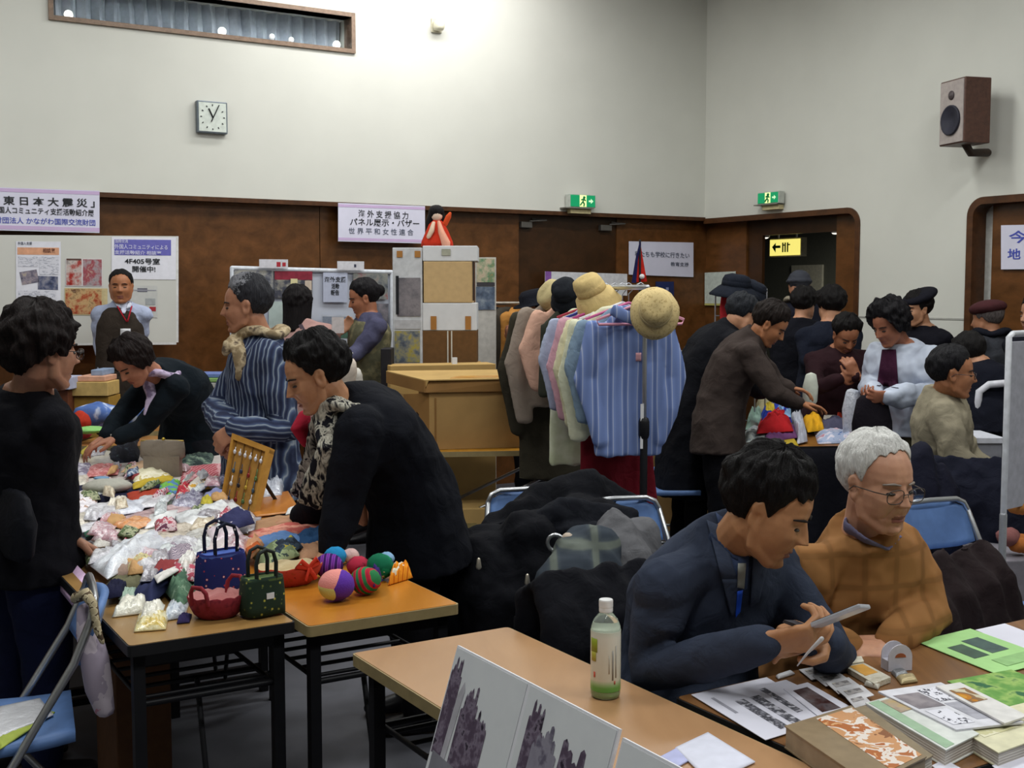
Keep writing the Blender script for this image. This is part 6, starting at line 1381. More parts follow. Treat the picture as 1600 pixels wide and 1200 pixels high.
g([(1188, 648), (1232, 644), (1238, 660), (1190, 664)], .09, .07, cloth('2a3ea0'), 'folded_garment', 'royal blue garment behind the red one', 'garment')
g([(1170, 650), (1192, 646), (1194, 668), (1164, 672)], .06, .06, cloth('8ca89c'), 'folded_garment', 'sea green garment left of royal blue one', 'garment')
g([(1212, 640), (1236, 640), (1236, 652), (1212, 652)], .12, .05, cloth('8cb4dc'), 'folded_garment', 'light blue garment above royal blue one', 'garment')
g([(1194, 640), (1210, 638), (1212, 650), (1196, 652)], .12, .05, cloth('c8b03a'), 'folded_garment', 'small yellow garment beside the light blue one', 'garment')
g([(1182, 630), (1228, 630), (1232, 646), (1180, 648)], .08, .09, cloth('8a8468'), 'folded_garment', 'khaki garment at back left of right stall', 'garment')
g([(1232, 652), (1254, 650), (1262, 690), (1246, 694)], .01, .07, cloth('b8bac6'), 'folded_garment', 'pale silver garment hanging toward table front', 'garment')
g([(1254, 655), (1284, 652), (1288, 672), (1262, 676)], .03, .05, cloth('d8a020'), 'folded_garment', 'golden yellow garment right of pale silver one', 'garment')
g([(1272, 676), (1346, 670), (1356, 692), (1278, 694)], .0, .04, spots([(0, '4a6cac'), (.35, 'a8b4d0'), (.52, 'd8d4e2'), (.64, 'c88a9c')], 14, kind='NOISE'), 'folded_garment', 'blue and white printed cloth at front right of right stall', 'garment')
g([(1276, 658), (1330, 655), (1340, 672), (1284, 675)], .02, .04, cloth('4a4a60'), 'folded_garment', 'slate grey garment behind the printed cloth', 'garment')
g([(1258, 636), (1290, 634), (1296, 652), (1258, 654)], .02, .06, cloth('b0a890'), 'folded_garment', 'beige bundle in middle of right stall', 'garment')
g([(1288, 640), (1308, 640), (1308, 650), (1288, 650)], .06, .035, mat('7cb44a', .5), 'small_box', 'small bright green box at back of right stall', 'box', None, puff=20, crump=0)
g([(1286, 650), (1306, 650), (1308, 658), (1286, 658)], .04, .03, mat('d8d4cc', .5), 'small_box', 'small white box in front of the green box', 'box', None, puff=20, crump=0)
g([(1306, 648), (1316, 646), (1318, 656), (1308, 658)], .04, .05, mat('b83a28', .5), 'small_box', 'small red box right of the green box', 'box', None, puff=20, crump=0)
for px, py, D, r, m, lab, nm, cat in [(1266, 604, 6.95, (.045, .03, .085), mat('c4c8bc', .5), 'white paper bag standing behind the brown sweater woman\'s hand', 'paper_bag', 'bag'), (1332, 640, 7.1, (.06, .05, .13), packet(['b0b6c4', 'd0d4de', '98a0b0']), 'translucent plastic bag hanging from white jacket woman\'s hand', 'plastic_bag', 'bag')]:
    c = aty(px, py, D); q = M(); q.tube([c-UP*r[2], c, c+UP*r[2]*.8], [(r[0]*.9, r[1]), (r[0], r[1]), (r[0]*.7, r[1]*.4)], 14, ref=Vector((0, 1, 0))); o = q.build(nm, m, folds=(.010, 14)); tag(o, lab, cat)
for px, py, D, r, col, lab in [(1085, 548, 7.9, .07, 'b4a894', 'pale bundle behind the leaning black coat, by the wall'), (1095, 540, 8.0, .08, 'c4bcae', 'cream bundle behind the leaning black coat'), (1068, 560, 7.8, .06, '8a7a5c', 'tan bundle right of the straw hat')]:
    c = aty(px, py, D); q = M(); q.ell(c, (r, r, r*.8), None, 16, 10); o = q.build('cloth_bundle', cloth(col), folds=(.02, 9)); tag(o, lab, 'cloth', 'bundles by the brown wall')
c = aty(1080, 600, 7.85); zt3 = aty(1080, 563, 7.85).z; o = M().box((c.x, c.y+.2, zt3/2), (.5, .4, zt3)).build('carton', m_card, smooth=False, bevel=.004); tag(o, 'carton under the pale bundles by brown wall', 'box')
# ------------------------------------------------------------------ far right corner
c0 = aty(1573, 640, 4.75); c1 = aty(1700, 640, 5.2); zt_, zb_ = aty(1578, 526, 4.8).z, aty(1570, 805, 4.75).z
t = thing('whiteboard', 'grey whiteboard on stand cut off at right edge', 'whiteboard', ((c0.x+c1.x)/2, (c0.y+c1.y)/2, 0)); x = horiz(c1-c0); y = Vector((-x.y, x.x, 0)); a = Vector((c0.x, c0.y, 0)); w = (c1-c0).length
M().prism([a+x*.02+UP*(zb_+.02), a+x*w+UP*(zb_+.02), a+x*w+UP*(zt_-.02), a+x*.02+UP*(zt_-.02)], y*.02).build('board', mat('a3a3ae', .4), t, False)
M().tube([a+UP*(zb_-.02), a+UP*zt_, a+x*.03+UP*(zt_+.012), a+x*w+UP*(zt_+.012)], .013, 8).build('frame', mat('c4c6cc', .4), t)
M().tube([a+UP*.04+x*.0, a+UP*zb_], .016, 8).build('leg', mat('a0a2a8', .4, .5), t); M().tube([a+x*w+UP*.04, a+x*w+UP*zb_], .016, 8).build('leg', mat('a0a2a8', .4, .5), t)
for q_ in (0, w): M().tube([a+x*q_-y*.25+UP*.03, a+x*q_+y*.25+UP*.03], .016, 8).build('foot', mat('a0a2a8', .4, .5), t)
ft = aty(1515, 655, 6.6); table('folding_table', 'dark table with white carton behind the seated man in beige', (ft.x, ft.y), (1, -.1), 1.2, .5, mat('3a3a40', .5), m_rub, None, None, False)
o = crate(1534, 612, 1580, 652, 6.75, mat('c8c6d0', .6), 'white carton with blue mark on dark table at right', .22, 'white_carton', grp=None); 
t_ = M(); a_, b_2 = aty(1556, 647, 6.745), aty(1568, 640, 6.745); t_.box(((a_.x+b_2.x)/2, 6.747, (a_.z+b_2.z)/2), (b_2.x-a_.x, .004, b_2.z-a_.z)).build('blue_mark', mat('2a3aa0', .5), o, False)
o = M().tube([aty(1527, 640, 6.5), aty(1530, 612, 6.5), aty(1545, 601, 6.5), aty(1580, 598, 6.5), aty(1620, 598, 6.5)], .02, 10).build('white_rail', mat('c4c4cc', .4)); tag(o, 'curved white rail over the carton at the right', 'rail')
o = M().tube([aty(1527, 640, 6.5), Vector((aty(1527, 640, 6.5).x, 6.5, .70))], .018, 8).build('white_post', mat('c4c4cc', .4), o)
o = crate(1538, 612, 1554, 622, 6.70, mat('b08a3a', .6), 'small tan packet on the white carton', .1, 'packet', grp=None, cat='packet')
o = crate(1520, 690, 1566, 745, 5.9, mat('8c8e98', .5), 'grey plastic bin with white rim behind seated man\'s arm', .3, 'plastic_bin', grp=None, cat='bin'); a_, b_2 = aty(1516, 692, 5.9), aty(1570, 684, 5.9); M().box(((a_.x+b_2.x)/2, 6.05, (a_.z+b_2.z)/2), (b_2.x-a_.x, .33, b_2.z-a_.z)).build('rim', mat('c0c2cc', .5), o, False)
c = aty(1542, 745, 6.05); M().box((c.x, 6.05, c.z/2), (.12, .28, c.z)).build('lower_part', mat('7a7c88', .5), o, False)
for px, py, col, lab in [(1590, 790, 'd08a4a', 'orange packet near foot of the whiteboard'), (1575, 840, '8a5a58', 'dull red bag beyond the blue chair'), (1592, 850, 'b8703a', 'orange brown bag at right edge beyond the blue chair')]:
    c = aty(px, py, 4.9); q = M(); c.z = max(c.z, .36); q.ell(c, (.05, .05, .04), None, 14, 8); o = q.build('packet', cloth(col), folds=(.012, 14)); tag(o, lab, 'packet', 'packets by the whiteboard')
p = aty(1577, 860, 5.0); o = M().box((p.x+.1, 5.0, (p.z)/2), (.5, .35, p.z), Rz(.1)).build('floor_crate', mat('7c7880', .6), smooth=False, bevel=.005); tag(o, 'grey crate carrying bags by the whiteboard', 'crate')
# ------------------------------------------------------------------ heap of coats
def coat_heap():
    t = thing('black_coat', 'heap of black coats thrown over the chairs in the centre', 'coat', aty(860, 1000, 4.5)*1.0); t.location.z = .3
    P = lambda x, y, D: aty(x, y, D); m = M()
    m.tube([P(735, 925, 4.45), P(790, 865, 4.5), P(850, 822, 4.55), P(920, 800, 4.6), P(985, 818, 4.65)], [(.08, .12), (.11, .15), (.12, .16), (.11, .17), (.06, .1)], 18)
    m.tube([P(760, 880, 4.35), P(790, 940, 4.3), P(800, 1010, 4.3)], [(.17, .14), (.19, .15), (.19, .13)], 16)
    m.tube([P(720, 900, 4.4), P(712, 960, 4.35), P(715, 1030, 4.35)], [.08, .10, .09], 14); m.tube([P(830, 850, 4.35), P(845, 900, 4.28), P(820, 960, 4.25)], [.13, .10, .08], 14); m.tube([P(900, 810, 4.45), P(955, 812, 4.45), P(990, 822, 4.5)], [.09, .07, .04], 14)
    m.build('draped_cloth', cloth('0c0d13'), t, voxel=.014, sm=3, folds=(.03, 6.5, (1, 1.3, .7)))
    q = M(); q.tube([P(790, 845, 4.32), P(880, 805, 4.36), P(985, 812, 4.42)], [(.03, .05), (.05, .07), (.03, .05)], 12); q.tube([P(880, 830, 4.3), P(940, 835, 4.3), P(985, 825, 4.38)], [.025, .045, .03], 10); q.build('sleeve', cloth('14161d'), t, voxel=.012, sm=3, folds=(.02, 9))
    for px, py in ((824, 905), (748, 880)): M().tube([P(px, py-6, 4.1), P(px, py+6, 4.1)], [.006, .010], 8).build('zip_pull', mat('c8c0b0', .3, .6), t)
    r = M(); c = P(868, 848, 4.1); r.tube([c+Vector((.028*cos(a_), 0, .028*sin(a_))) for a_ in [i*pi/8 for i in range(14)]], .007, 8); r.build('metal_ring', CHROME, t); M().ell(P(887, 842, 4.1), .022, nu=12, nv=8).build('pale_toggle', mat('b8a898', .5), t)
coat_heap()
m_plaid = checks('333a43', '3d444a', '5c625c', 2.2)
def plaidcoat():
    P = aty; m = M(); m.tube([P(915, 850, 4.15), P(895, 900, 4.0), P(870, 960, 3.9), P(855, 1010, 3.85)], [(.09, .08), (.12, .09), (.11, .08), (.08, .06)], 16); m.tube([P(935, 850, 4.1), P(930, 910, 4.0), P(915, 960, 3.95)], [(.07, .08), (.1, .09), (.09, .08)], 14)
    o = m.build('plaid_coat', m_plaid, voxel=.011, sm=3, folds=(.018, 8, (1, 1, .4))); tag(o, 'dark grey plaid coat hanging in front of the black heap', 'coat')
plaidcoat()
m = M(); m.tube([aty(962, 830, 4.25), aty(975, 880, 4.15), aty(985, 930, 4.1)], [(.09, .08), (.12, .09), (.11, .09)], 14); m.tube([aty(940, 838, 4.2), aty(948, 900, 4.1), aty(950, 950, 4.1)], [.045, .06, .06], 12); m.tube([aty(1000, 835, 4.3), aty(1012, 870, 4.25)], [.07, .05], 12)
o = m.build('grey_parka', cloth('5c5c60', .8), voxel=.011, sm=3, folds=(.022, 8, (1, 1, .4))); tag(o, 'mid grey parka on the chair beside the plaid coat', 'coat')
# coats on the right chairs
def coat_over(c, rz, m, label, w=.24, L=.55, name='brown_coat', z=.80):
    R = Rz(rz); P = lambda x, y, zz: Vector((c[0], c[1], 0))+R @ Vector((x, y, zz)); q = M()
    for k in range(5):
        x = -w+2*w*k/4; j = .02*sin(k*2.3); q.tube([P(x*.9, -.20+j, z-L*.75-.05*abs(k-2)), P(x, -.24+j, z-.25), P(x*.9, -.245, z-.04), P(x*.85, -.20, z+.02), P(x*.9, -.12, z-.08), P(x*1.08, -.06+j, z-L*.5), P(x*1.1, -.04-j, z-L)], [(.07, .03), (.075, .03), (.07, .035), (.07, .03), (.075, .035), (.08, .04), (.08, .035)], 12, ref=R @ Vector((1, 0, 0)) if False else None)
    o = q.build(name, m, voxel=.012, sm=4, folds=(.02, 8, (1, 1, .5))); tag(o, label, 'coat'); return o
cc = chairC.location; coat_over((cc.x+.10, cc.y-.06), radians(222), cloth('231a1c'), 'dark brown coat over the folding chair near the green leaflets', .28, .58, 'brown_coat', .76)
coat_over((.36, 3.06), math.atan2(RD.y, RD.x)-pi/2, cloth('0e0f16'), 'black coat over the suited man\'s chair back', .20, .5, 'black_jacket', .80)
c = aty(1545, 760, 5.15); coat_over((c.x-.04, c.y), radians(160), cloth('1a1c2a'), 'navy cloth over the chair beside seated man in beige', .22, .5, 'navy_coat')
m = M(); m.tube([aty(1440, 712, 5.2), aty(1432, 770, 5.15), aty(1425, 840, 5.1)], [(.06, .06), (.1, .08), (.1, .08)], 14); m.tube([aty(1470, 735, 5.2), aty(1475, 790, 5.15), aty(1470, 850, 5.1)], [(.05, .05), (.08, .07), (.09, .07)], 14); o = m.build('navy_coat', cloth('191a28'), voxel=.013, sm=3, folds=(.02, 7, (1, 1, .4))); tag(o, 'dark navy coat hanging behind the white haired man\'s head', 'coat')
# ------------------------------------------------------------------ things on the front tables
def bottle():
    c = atz(946, 1088, TZ); c.z = TZ; t = thing('tea_bottle', 'green tea bottle with white cap and printed label', 'bottle', c)
    gm, N, L, B = base('bottle_plastic'); B.inputs['Base Color'].default_value = C('e6efe6'); B.inputs['Roughness'].default_value = .08; B.inputs['Transmission Weight'].default_value = .85; B.inputs['IOR'].default_value = 1.3
    M().lathe([(.026, 0), (.031, .004), (.0325, .012), (.0325, .150), (.0315, .158), (.026, .172), (.016, .184), (.0135, .187), (.0135, .192)], c, 28).build('body', gm, t)
    M().lathe([(.028, .003), (.0312, .009), (.0312, .06), (.0312, .06)], c, 24).build('tea', mat('9cc06a', .2, 0, .02), t)
    lb, N, L, B = base('printed_label'); v = coords(N, L); sp = N.new('ShaderNodeSeparateXYZ'); L.new(v, sp.inputs[0])
    mr = N.new('ShaderNodeMapRange'); mr.inputs['From Min'].default_value = .014; mr.inputs['From Max'].default_value = .15; L.new(sp.outputs['Z'], mr.inputs['Value'])
    L.new(ramp(N, L, mr.outputs[0], [(0, '5c9c46'), (.10, '6aa850'), (.15, '9cc088'), (.22, 'd8d6c4'), (.9, 'd9d6c8'), (1, 'c9d0c0')]), B.inputs['Base Color']); B.inputs['Roughness'].default_value = .3
    M().lathe([(.0328, .018), (.0330, .019), (.0330, .149), (.0328, .150)], c, 32).build('label', lb, t)
    def onb(a0, a1, z0, z1, m, nm):
        q = M(); n = 8
        def f(u, v): a = a0+(a1-a0)*u; return c+Vector((.0336*sin(a), -.0336*cos(a), z0+(z1-z0)*v)), (sin(a), -cos(a), 0)
        q.sheet(f, n, 2, .0004); q.build(nm, m, t)
    onb(-1.25, -.65, .105, .135, mat('8c9a2c', .4), 'green_leaf_print'); onb(-1.2, -.75, .085, .105, mat('a8a23c', .4), 'green_leaf_print'); onb(-.95, -.8, .05, .062, mat('c85a48', .4), 'red_print'); onb(.35, .45, .045, .11, mat('8c8a84', .4), 'dark_print'); onb(.6, .68, .05, .12, mat('9c9a92', .4), 'dark_print'); onb(.12, .18, .06, .1, mat('b0a898', .4), 'dark_print'); onb(.5, .6, .036, .044, mat('c0584a', .4), 'red_print')
    cap_ = M(); n = 36; cap_.lathe([(.0145, .188), (.0152, .19), (.0152, .196), (.0150, .198), (.0155, .2), (.0155, .213), (.0145, .2155), (.0, .2157)], c, n); cap_.build('cap', mat('e2e2e2', .35), t, False)
bottle()
def photoboard(t0, t1, name, label, prints, H=.92, lean=.25, u1=1.):
    """stiff board leaning on the table's side: t0, t1 = pixels of its upper corners; stands on the floor"""
    ax = RD; pa = P3(0, 0, 0); nrm = -BD
    def hit(x, y, off):
        d = ray(x, y); k = (pa-nrm*off-EYE).dot(nrm)/d.dot(nrm); return EYE+d*k
    a, b = hit(*t0, .012), hit(*t1, .012); z = (a.z+b.z)/2; a.z = b.z = z
    down = (nrm*.31-UP*1.0).normalized(); L = (z-.006)/-down.z; nn = ax.cross(down).normalized()
    if nn.dot(Vector((0, -1, .3))) < 0: nn = -nn
    t = thing(name, label, 'photo board', (a+b)/2+down*L)
    x = (b-a); W = x.length; x.normalize(); F = lambda u, v, o=0.: a+x*u+down*v+nn*o
    M().prism([F(0, 0), F(W, 0), F(W, L), F(0, L)], -nn*.006).build('board', mat('e8e8ee', .5, 0, .01), t, False)
    return t, F, W, nn
t, F, W, nn = photoboard((715, 1000), (968, 1149), 'photo_board', 'white edged board with pictures of ruined stone towers at the bottom', None)
sky = photo(['dcdfe4', 'e3e6e9', 'd8dbe0'], 3); m_dk = spots([(0, '453849'), (.45, '5a4c5e'), (.58, '84788a'), (.66, '332a38')], 40, kind='NOISE', const=False); m_md = spots([(0, '7c7688'), (.5, '94909e'), (.62, '686274')], 30, kind='NOISE', const=False); m_rd = mat('85848e', .5, 0, .05)
def pr(F, pts, o, m, nm, t): M().prism([F(u, v, o) for u, v in pts], -nn*.0006).build(nm, m, t, False)
pr(F, [(.004, .004), (W*.49, .004), (W*.49, .30), (.004, .30)], .0012, sky, 'photo', t); pr(F, [(W*.51, .004), (W-.005, .004), (W-.005, .30), (W*.51, .30)], .0012, sky, 'photo', t)
def jag(u0, u1, v0, vb, seed, amp=.02, n=14):
    r = random.Random(seed); n = max(4, n//2); top = []
    for i in range(n):
        h = v0+amp*(r.random()-.3)+amp*.9*abs(2*i/(n-1)-1)**5; top += [(u0+(u1-u0)*(i+.08)/n, h+.004*r.random()), (u0+(u1-u0)*(i+.5)/n, h-.006*r.random()), (u0+(u1-u0)*(i+.92)/n, h+.004*r.random())]
    return top+[(u1, vb), (u0, vb)]
w2 = W*.49
pr(F, jag(.006, .05, .03, .22, 1, .03), .002, m_dk, 'ruin', t); pr(F, [(.052, .09), (.066, .06), (.074, .075), (.062, .235), (.045, .235)], .0024, mat('b8b6be', .5), 'pale_column', t)
pr(F, jag(.075, .135, .062, .24, 2, .03), .002, m_dk, 'ruin', t); pr(F, jag(.128, .185, .10, .25, 3, .03), .0024, m_dk, 'ruin', t); pr(F, [(.014, .215), (w2-.002, .235), (w2-.002, .30), (.014, .30)], .0028, m_rd, 'road', t); pr(F, [(.19, .2), (w2-.002, .17), (w2-.002, .24), (.19, .24)], .0016, mat('9c9eb2', .5), 'far_hills', t)
w3 = W*.51
pr(F, jag(w3+.02, w3+.075, .03, .3, 4, .03), .002, m_dk, 'ruin', t); pr(F, jag(w3+.05, w3+.13, .06, .3, 5, .03), .0024, m_md, 'ruin', t); pr(F, jag(w3+.12, W-.03, .07, .3, 6, .05), .002, m_dk, 'ruin', t); pr(F, jag(w3+.15, W-.05, .13, .3, 7, .03), .0028, m_md, 'ruin', t)
pr(F, [(.012, .315), (W*.49, .315), (W*.49, .42), (.012, .42)], .0012, mat('dcdee2', .6), 'caption_strip', t)
pr(F, [(.02, .335), (.045, .335), (.045, .36), (.02, .36)], .002, mat('4a4c5c', .6), 'small_mark', t); pr(F, [(.052, .338), (.12, .342), (.12, .352), (.052, .348)], .002, mat('8a8c9c', .6), 'small_mark', t)
t2, F2, W2, nn = photoboard((973, 1151), (1130, 1236), 'photo_board', 'second grey board cut off at the bottom edge', None)
pr(F2, [(.005, .005), (W2-.005, .005), (W2-.005, .3), (.005, .3)], .0012, sky, 'photo', t2)
m_txt = spots([(0, 'dedee8'), (.5, 'dedee8'), (.53, '4a4a54'), (.6, 'dedee8')], 40, .7, (1, 1, 1), 'NOISE', True, 0, 0)
pad([(1055, 1170), (1106, 1146), (1180, 1192), (1110, 1225)], TZ+.002, .002, mat('d6d8e8', .6, 0, .03), 'paper_sheet', 'white paper with faint print lying across the gap of the front tables', 'paper', 'papers on the dark table')
pad([(1030, 1185), (1062, 1168), (1085, 1185), (1050, 1205)], TZ+.001, .001, mat('b4b8e0', .6), 'paper_sheet', 'small bluish slip under white paper at bottom edge', 'paper', 'papers on the dark table')
ZR = TZ+.0015
def flat(q, z, name, label, m, cat='paper', grp='papers on the dark table', th=.0012, prints=()):
    a, b, c, d = [atz(x, y, ZR+z+th) for x, y in q]; t = thing(name, label, cat, (a+b+c+d)/4-UP*th, grp)
    M().prism([a, b, c, d], -UP*th).build('sheet', m, t, False); F = lambda u, v, o: quadpts(a, b, c, d, u, v)+UP*o
    for i, (u0, v0, u1, v1, mm_, nm) in enumerate(prints):
        M().prism([F(u0, v0, .0006+.0003*(i % 3)), F(u1, v0, .0006+.0003*(i % 3)), F(u1, v1, .0006+.0003*(i % 3)), F(u0, v1, .0006+.0003*(i % 3))], -UP*.0003).build(nm, mm_, t, False)
    return t
m_bar = mat('5a5a62', .6, 0, .1, 40); m_pw = mat('dcdcea', .6, 0, .015, 6); m_barL = spots([(0, 'dcdcea'), (.42, '6a6a74'), (.5, '3a3a42'), (.62, 'c8c8d4')], 55, .6, (1, 1, 1), 'NOISE', False, 0, 0)
flat([(1108, 1092), (1228, 1062), (1322, 1106), (1192, 1150)], 0, 'paper_sheet', 'lower white sheet with graphs fanned under another', m_pw)
flat([(1080, 1085), (1198, 1058), (1305, 1122), (1196, 1156)], .002, 'paper_sheet', 'upper white sheet with rows of grey graphs at left of dark table', m_pw, prints=[(.30, .30, .42, .92, m_barL, 'bar_graph'), (.5, .3, .62, .95, m_barL, 'bar_graph'), (.72, .2, .8, .75, m_barL, 'bar_graph'), (.12, .15, .16, .5, mat('9a9aa6', .6), 'print_line')])
flat([(1224, 1076), (1262, 1066), (1360, 1122), (1300, 1136)], .004, 'photo_sheet', 'white sheet with dark brown photo strip beside the graphs', m_pw, prints=[(.2, .1, .75, .68, photo(['2a2020', '4a2c28', '6a6064', '1a1618'], 24), 'photo')])
for i, (q, lab) in enumerate([([(1248, 1046), (1282, 1040), (1306, 1054), (1268, 1062)], 'grey printed card furthest of the fanned card row'), ([(1270, 1056), (1310, 1050), (1330, 1064), (1290, 1072)], 'white printed card second of the fanned card row'), ([(1290, 1066), (1326, 1058), (1348, 1074), (1310, 1084)], 'white printed card third of the fanned card row'), ([(1308, 1078), (1346, 1070), (1366, 1086), (1330, 1096)], 'white printed card fourth of the fanned card row'), ([(1322, 1090), (1348, 1084), (1362, 1098), (1336, 1106)], 'white printed card nearest of the fanned card row')]):
    flat(q, .003+.0025*i, 'card', lab, mat('c9c8cc', .6), 'card', 'fanned cards on the dark table', prints=[(.15, .2, .8, .55, spots([(0, 'a8a4a4'), (.5, '7a7678'), (.6, 'c0b8a8')], 40, kind='NOISE'), 'print')])
pad([(1212, 1058), (1236, 1050), (1242, 1054), (1216, 1062)], ZR, .004, mat('d8d8dc', .5), 'white_slip', 'small white slip at far left edge of the fanned cards', 'slip', None, puff=10, crump=0)
# yellow sample pack, white loop handled carton, clutter
t = flat([(1308, 1034), (1340, 1030), (1392, 1058), (1366, 1068)], 0, 'sample_pack', 'cream sachet with orange strip in the middle of dark table', packet(['cfcbb8', 'e0dccb', 'b8b4a0'], 14), 'packet', None, .012, [(.15, .25, .85, .7, mat('cf9a48', .4), 'orange_strip')])
flat([(1325, 1027), (1346, 1025), (1350, 1033), (1330, 1036)], .014, 'small_card', 'tiny cream card on the end of the sachet', mat('d8d2c0', .6), 'card', None, .002)
for i, (q, lab, mm_) in enumerate([([(1392, 1052), (1410, 1048), (1420, 1056), (1400, 1060)], 'grey clip right of the sachet', mat('8a8c90', .4, .5)), ([(1400, 1060), (1428, 1056), (1434, 1066), (1408, 1070)], 'brass coloured clip right of the sachet', mat('b8a880', .4, .3)), ([(1352, 1066), (1376, 1072), (1372, 1078), (1350, 1072)], 'thin pale pen near the sachet', mat('c8c4b8', .4))]):
    pad(q, ZR, .008, mm_, 'desk_clip', lab, 'clip', 'small clips on the dark table', puff=6, crump=.2)
def tapecut():
    c = atz(1401, 1045, ZR); x = BD; t = thing('loop_carton', 'small white arched carton with hand hole standing on dark table', 'carton', c); out = []; w, h = .030, .062
    for i in range(13): a_ = pi*i/12; out.append((w*cos(a_), h-.03+.03*sin(a_)))
    hole = [(.014*cos(2*pi*i/12), h-.03+.010*sin(2*pi*i/12)) for i in range(12)]
    X = Vector((.97, .2, 0)).normalized(); Yn = Vector((.2, -.97, 0)).normalized()
    P = lambda u, v, o: c+X*u+UP*v+Yn*o
    q = M(); outer = [(-w, 0)]+[(w, 0)]+out
    bm_o = [(w, .0)]+out+[(-w, 0)]
    M().prism([P(u, v, .016) for u, v in bm_o], -Yn*.003).build('front_wall', mat('d0ced8', .4), t, False); M().prism([P(u, v, -.016) for u, v in bm_o], -Yn*.003).build('back_wall', mat('d0ced8', .4), t, False)
    M().box(c+UP*.012, (.06, .03, .024), frame3(X, -Yn, UP)).build('base', mat('c4c2cc', .4), t, False)
    M().prism([P(u, v, .0168) for u, v in hole[:7]], -Yn*.001).build('hand_hole', mat('a8603c', .6), t, False)
tapecut()
def book(q, z, h, name, label, cover, pages, prints=(), grp='books on the dark table', cat='book'):
    a, b, c, d = [atz(x, y, ZR+z+h) for x, y in q]; t = thing(name, label, cat, (a+b+c+d)/4-UP*h, grp); k = .004
    M().prism([a, b, c, d], -UP*.0025).build('cover', cover, t, False); i = [p+((a+b+c+d)/4-p)*.02 for p in (a, b, c, d)]
    M().prism([p-UP*.0025 for p in i], -UP*(h-.005)).build('page_block', pages, t, False); M().prism([p-UP*(h-.0025) for p in (a, b, c, d)], -UP*.0025).build('back_cover', cover, t, False)
    F = lambda u, v, o: quadpts(a, b, c, d, u, v)+UP*o
    for n_, (u0, v0, u1, v1, mm_, nm) in enumerate(prints): M().prism([F(u0, v0, .0007+.0003*(n_ % 3)), F(u1, v0, .0007+.0003*(n_ % 3)), F(u1, v1, .0007+.0003*(n_ % 3)), F(u0, v1, .0007+.0003*(n_ % 3))], -UP*.0004).build(nm, mm_, t, False)
    return t
m_food = spots([(0, '8a5a3c'), (.38, 'c89468'), (.5, 'e2d8d0'), (.58, 'b06a3c'), (.68, 'd8a878')], 20, .4, (1, 1, 1), 'NOISE', True, .5, 0); m_pg = stripes([(0, 'b8b0a8'), (1, 'd8d4cc')], 60, (0, pi/2, 0), .5)
book([(1312, 1112), (1352, 1102), (1458, 1180), (1430, 1196)], 0, .036, 'book', 'thick brown cookery book with food pictures, lower half', mat('8a7c64', .4), m_pg)
book([(1226, 1134), (1330, 1102), (1448, 1182), (1360, 1226)], 0, .044, 'book', 'thick taupe book with food pictures nearest the bottom edge', mat('8c7a60', .35), mat('9a8a74', .6), [(.42, .04, .97, .96, m_food, 'food_picture')])
book([(1352, 1098), (1412, 1082), (1530, 1146), (1478, 1172)], 0, .034, 'book', 'white book with green edge and yellow sun print', mat('d8dcd8', .35), m_pg, [(.05, .02, .3, .98, mat('9ab89a', .5, 0, .05), 'green_edge'), (.66, .55, .86, .7, mat('d8bc4a', .5), 'yellow_disc'), (.3, .05, .75, .32, photo(['8a6a5c', 'b8a894', 'd0b060'], 20), 'photo')])
book([(1480, 1128), (1600, 1098), (1660, 1140), (1560, 1176)], 0, .03, 'magazine_stack', 'pale yellow magazine pile at lower right corner', mat('d8d4b4', .45), m_pg, [(.1, .1, .7, .6, spots([(0, 'c8c49a'), (.5, 'dcd8bc'), (.62, 'b0a878')], 20, kind='NOISE'), 'print')], None, 'magazine')
def news():
    t = flat([(1372, 1080), (1470, 1066), (1600, 1128), (1494, 1140)], .034, 'newspaper', 'folded newspaper with grey photos draped over the books', mat('d2d2da', .7), 'newspaper', None, .004, [(.06, .15, .46, .5, photo(['5a545c', '8a848c', 'b0a8ac'], 16), 'photo'), (.08, .56, .4, .9, m_txt, 'text_block'), (.5, .1, .9, .4, m_txt, 'text_block'), (.5, .45, .9, .85, photo(['9a9aa6', 'b4b4c0', '7a7a88'], 14), 'photo')])
    flat([(1462, 1072), (1500, 1066), (1606, 1118), (1570, 1130)], .040, 'magazine', 'magazine with orange round fruits on the newspaper', mat('d8d6d4', .5), 'magazine', None, .004, [(.15, .15, .8, .5, spots([(0, 'c8923a'), (.3, 'b87a2c'), (.5, '8a6a4c'), (.7, 'c8c0a8')], 24), 'fruit_picture')])
news()
flat([(1432, 1002), (1516, 982), (1650, 1030), (1560, 1054)], .001, 'leaflet', 'bright green leaflet with two dark photos at far right', mat('a4d48a', .6, 0, .02), 'leaflet', 'green leaflets on the dark table', .0015, [(.16, .28, .42, .62, photo(['2a3c34', '3c5a4a', '54705a'], 18), 'photo'), (.5, .22, .8, .6, photo(['2a3c3c', '44605c', '5c7868'], 18), 'photo'), (.3, .72, .9, .9, mat('8cb878', .6), 'print')])
flat([(1524, 984), (1570, 974), (1660, 1008), (1610, 1020)], .0, 'paper_sheet', 'white sheet under the green leaflet at right edge', m_pw)
flat([(1480, 1064), (1580, 1046), (1680, 1086), (1600, 1122)], .012, 'map_leaflet', 'mottled green map leaflet at right edge of dark table', spots([(0, '4a7a3c'), (.45, '6a9a50'), (.55, '98b868'), (.62, '3c6a4a')], 16, kind='NOISE', const=False), 'leaflet', 'green leaflets on the dark table', .003)
flat([(1456, 1196), (1476, 1186), (1530, 1216), (1500, 1232)], .002, 'paper_sheet', 'white paper corner at bottom edge between the books', m_pw)
flat([(1550, 1196), (1600, 1180), (1660, 1215), (1600, 1240)], .002, 'paper_sheet', 'white paper corner at bottom right edge', m_pw)
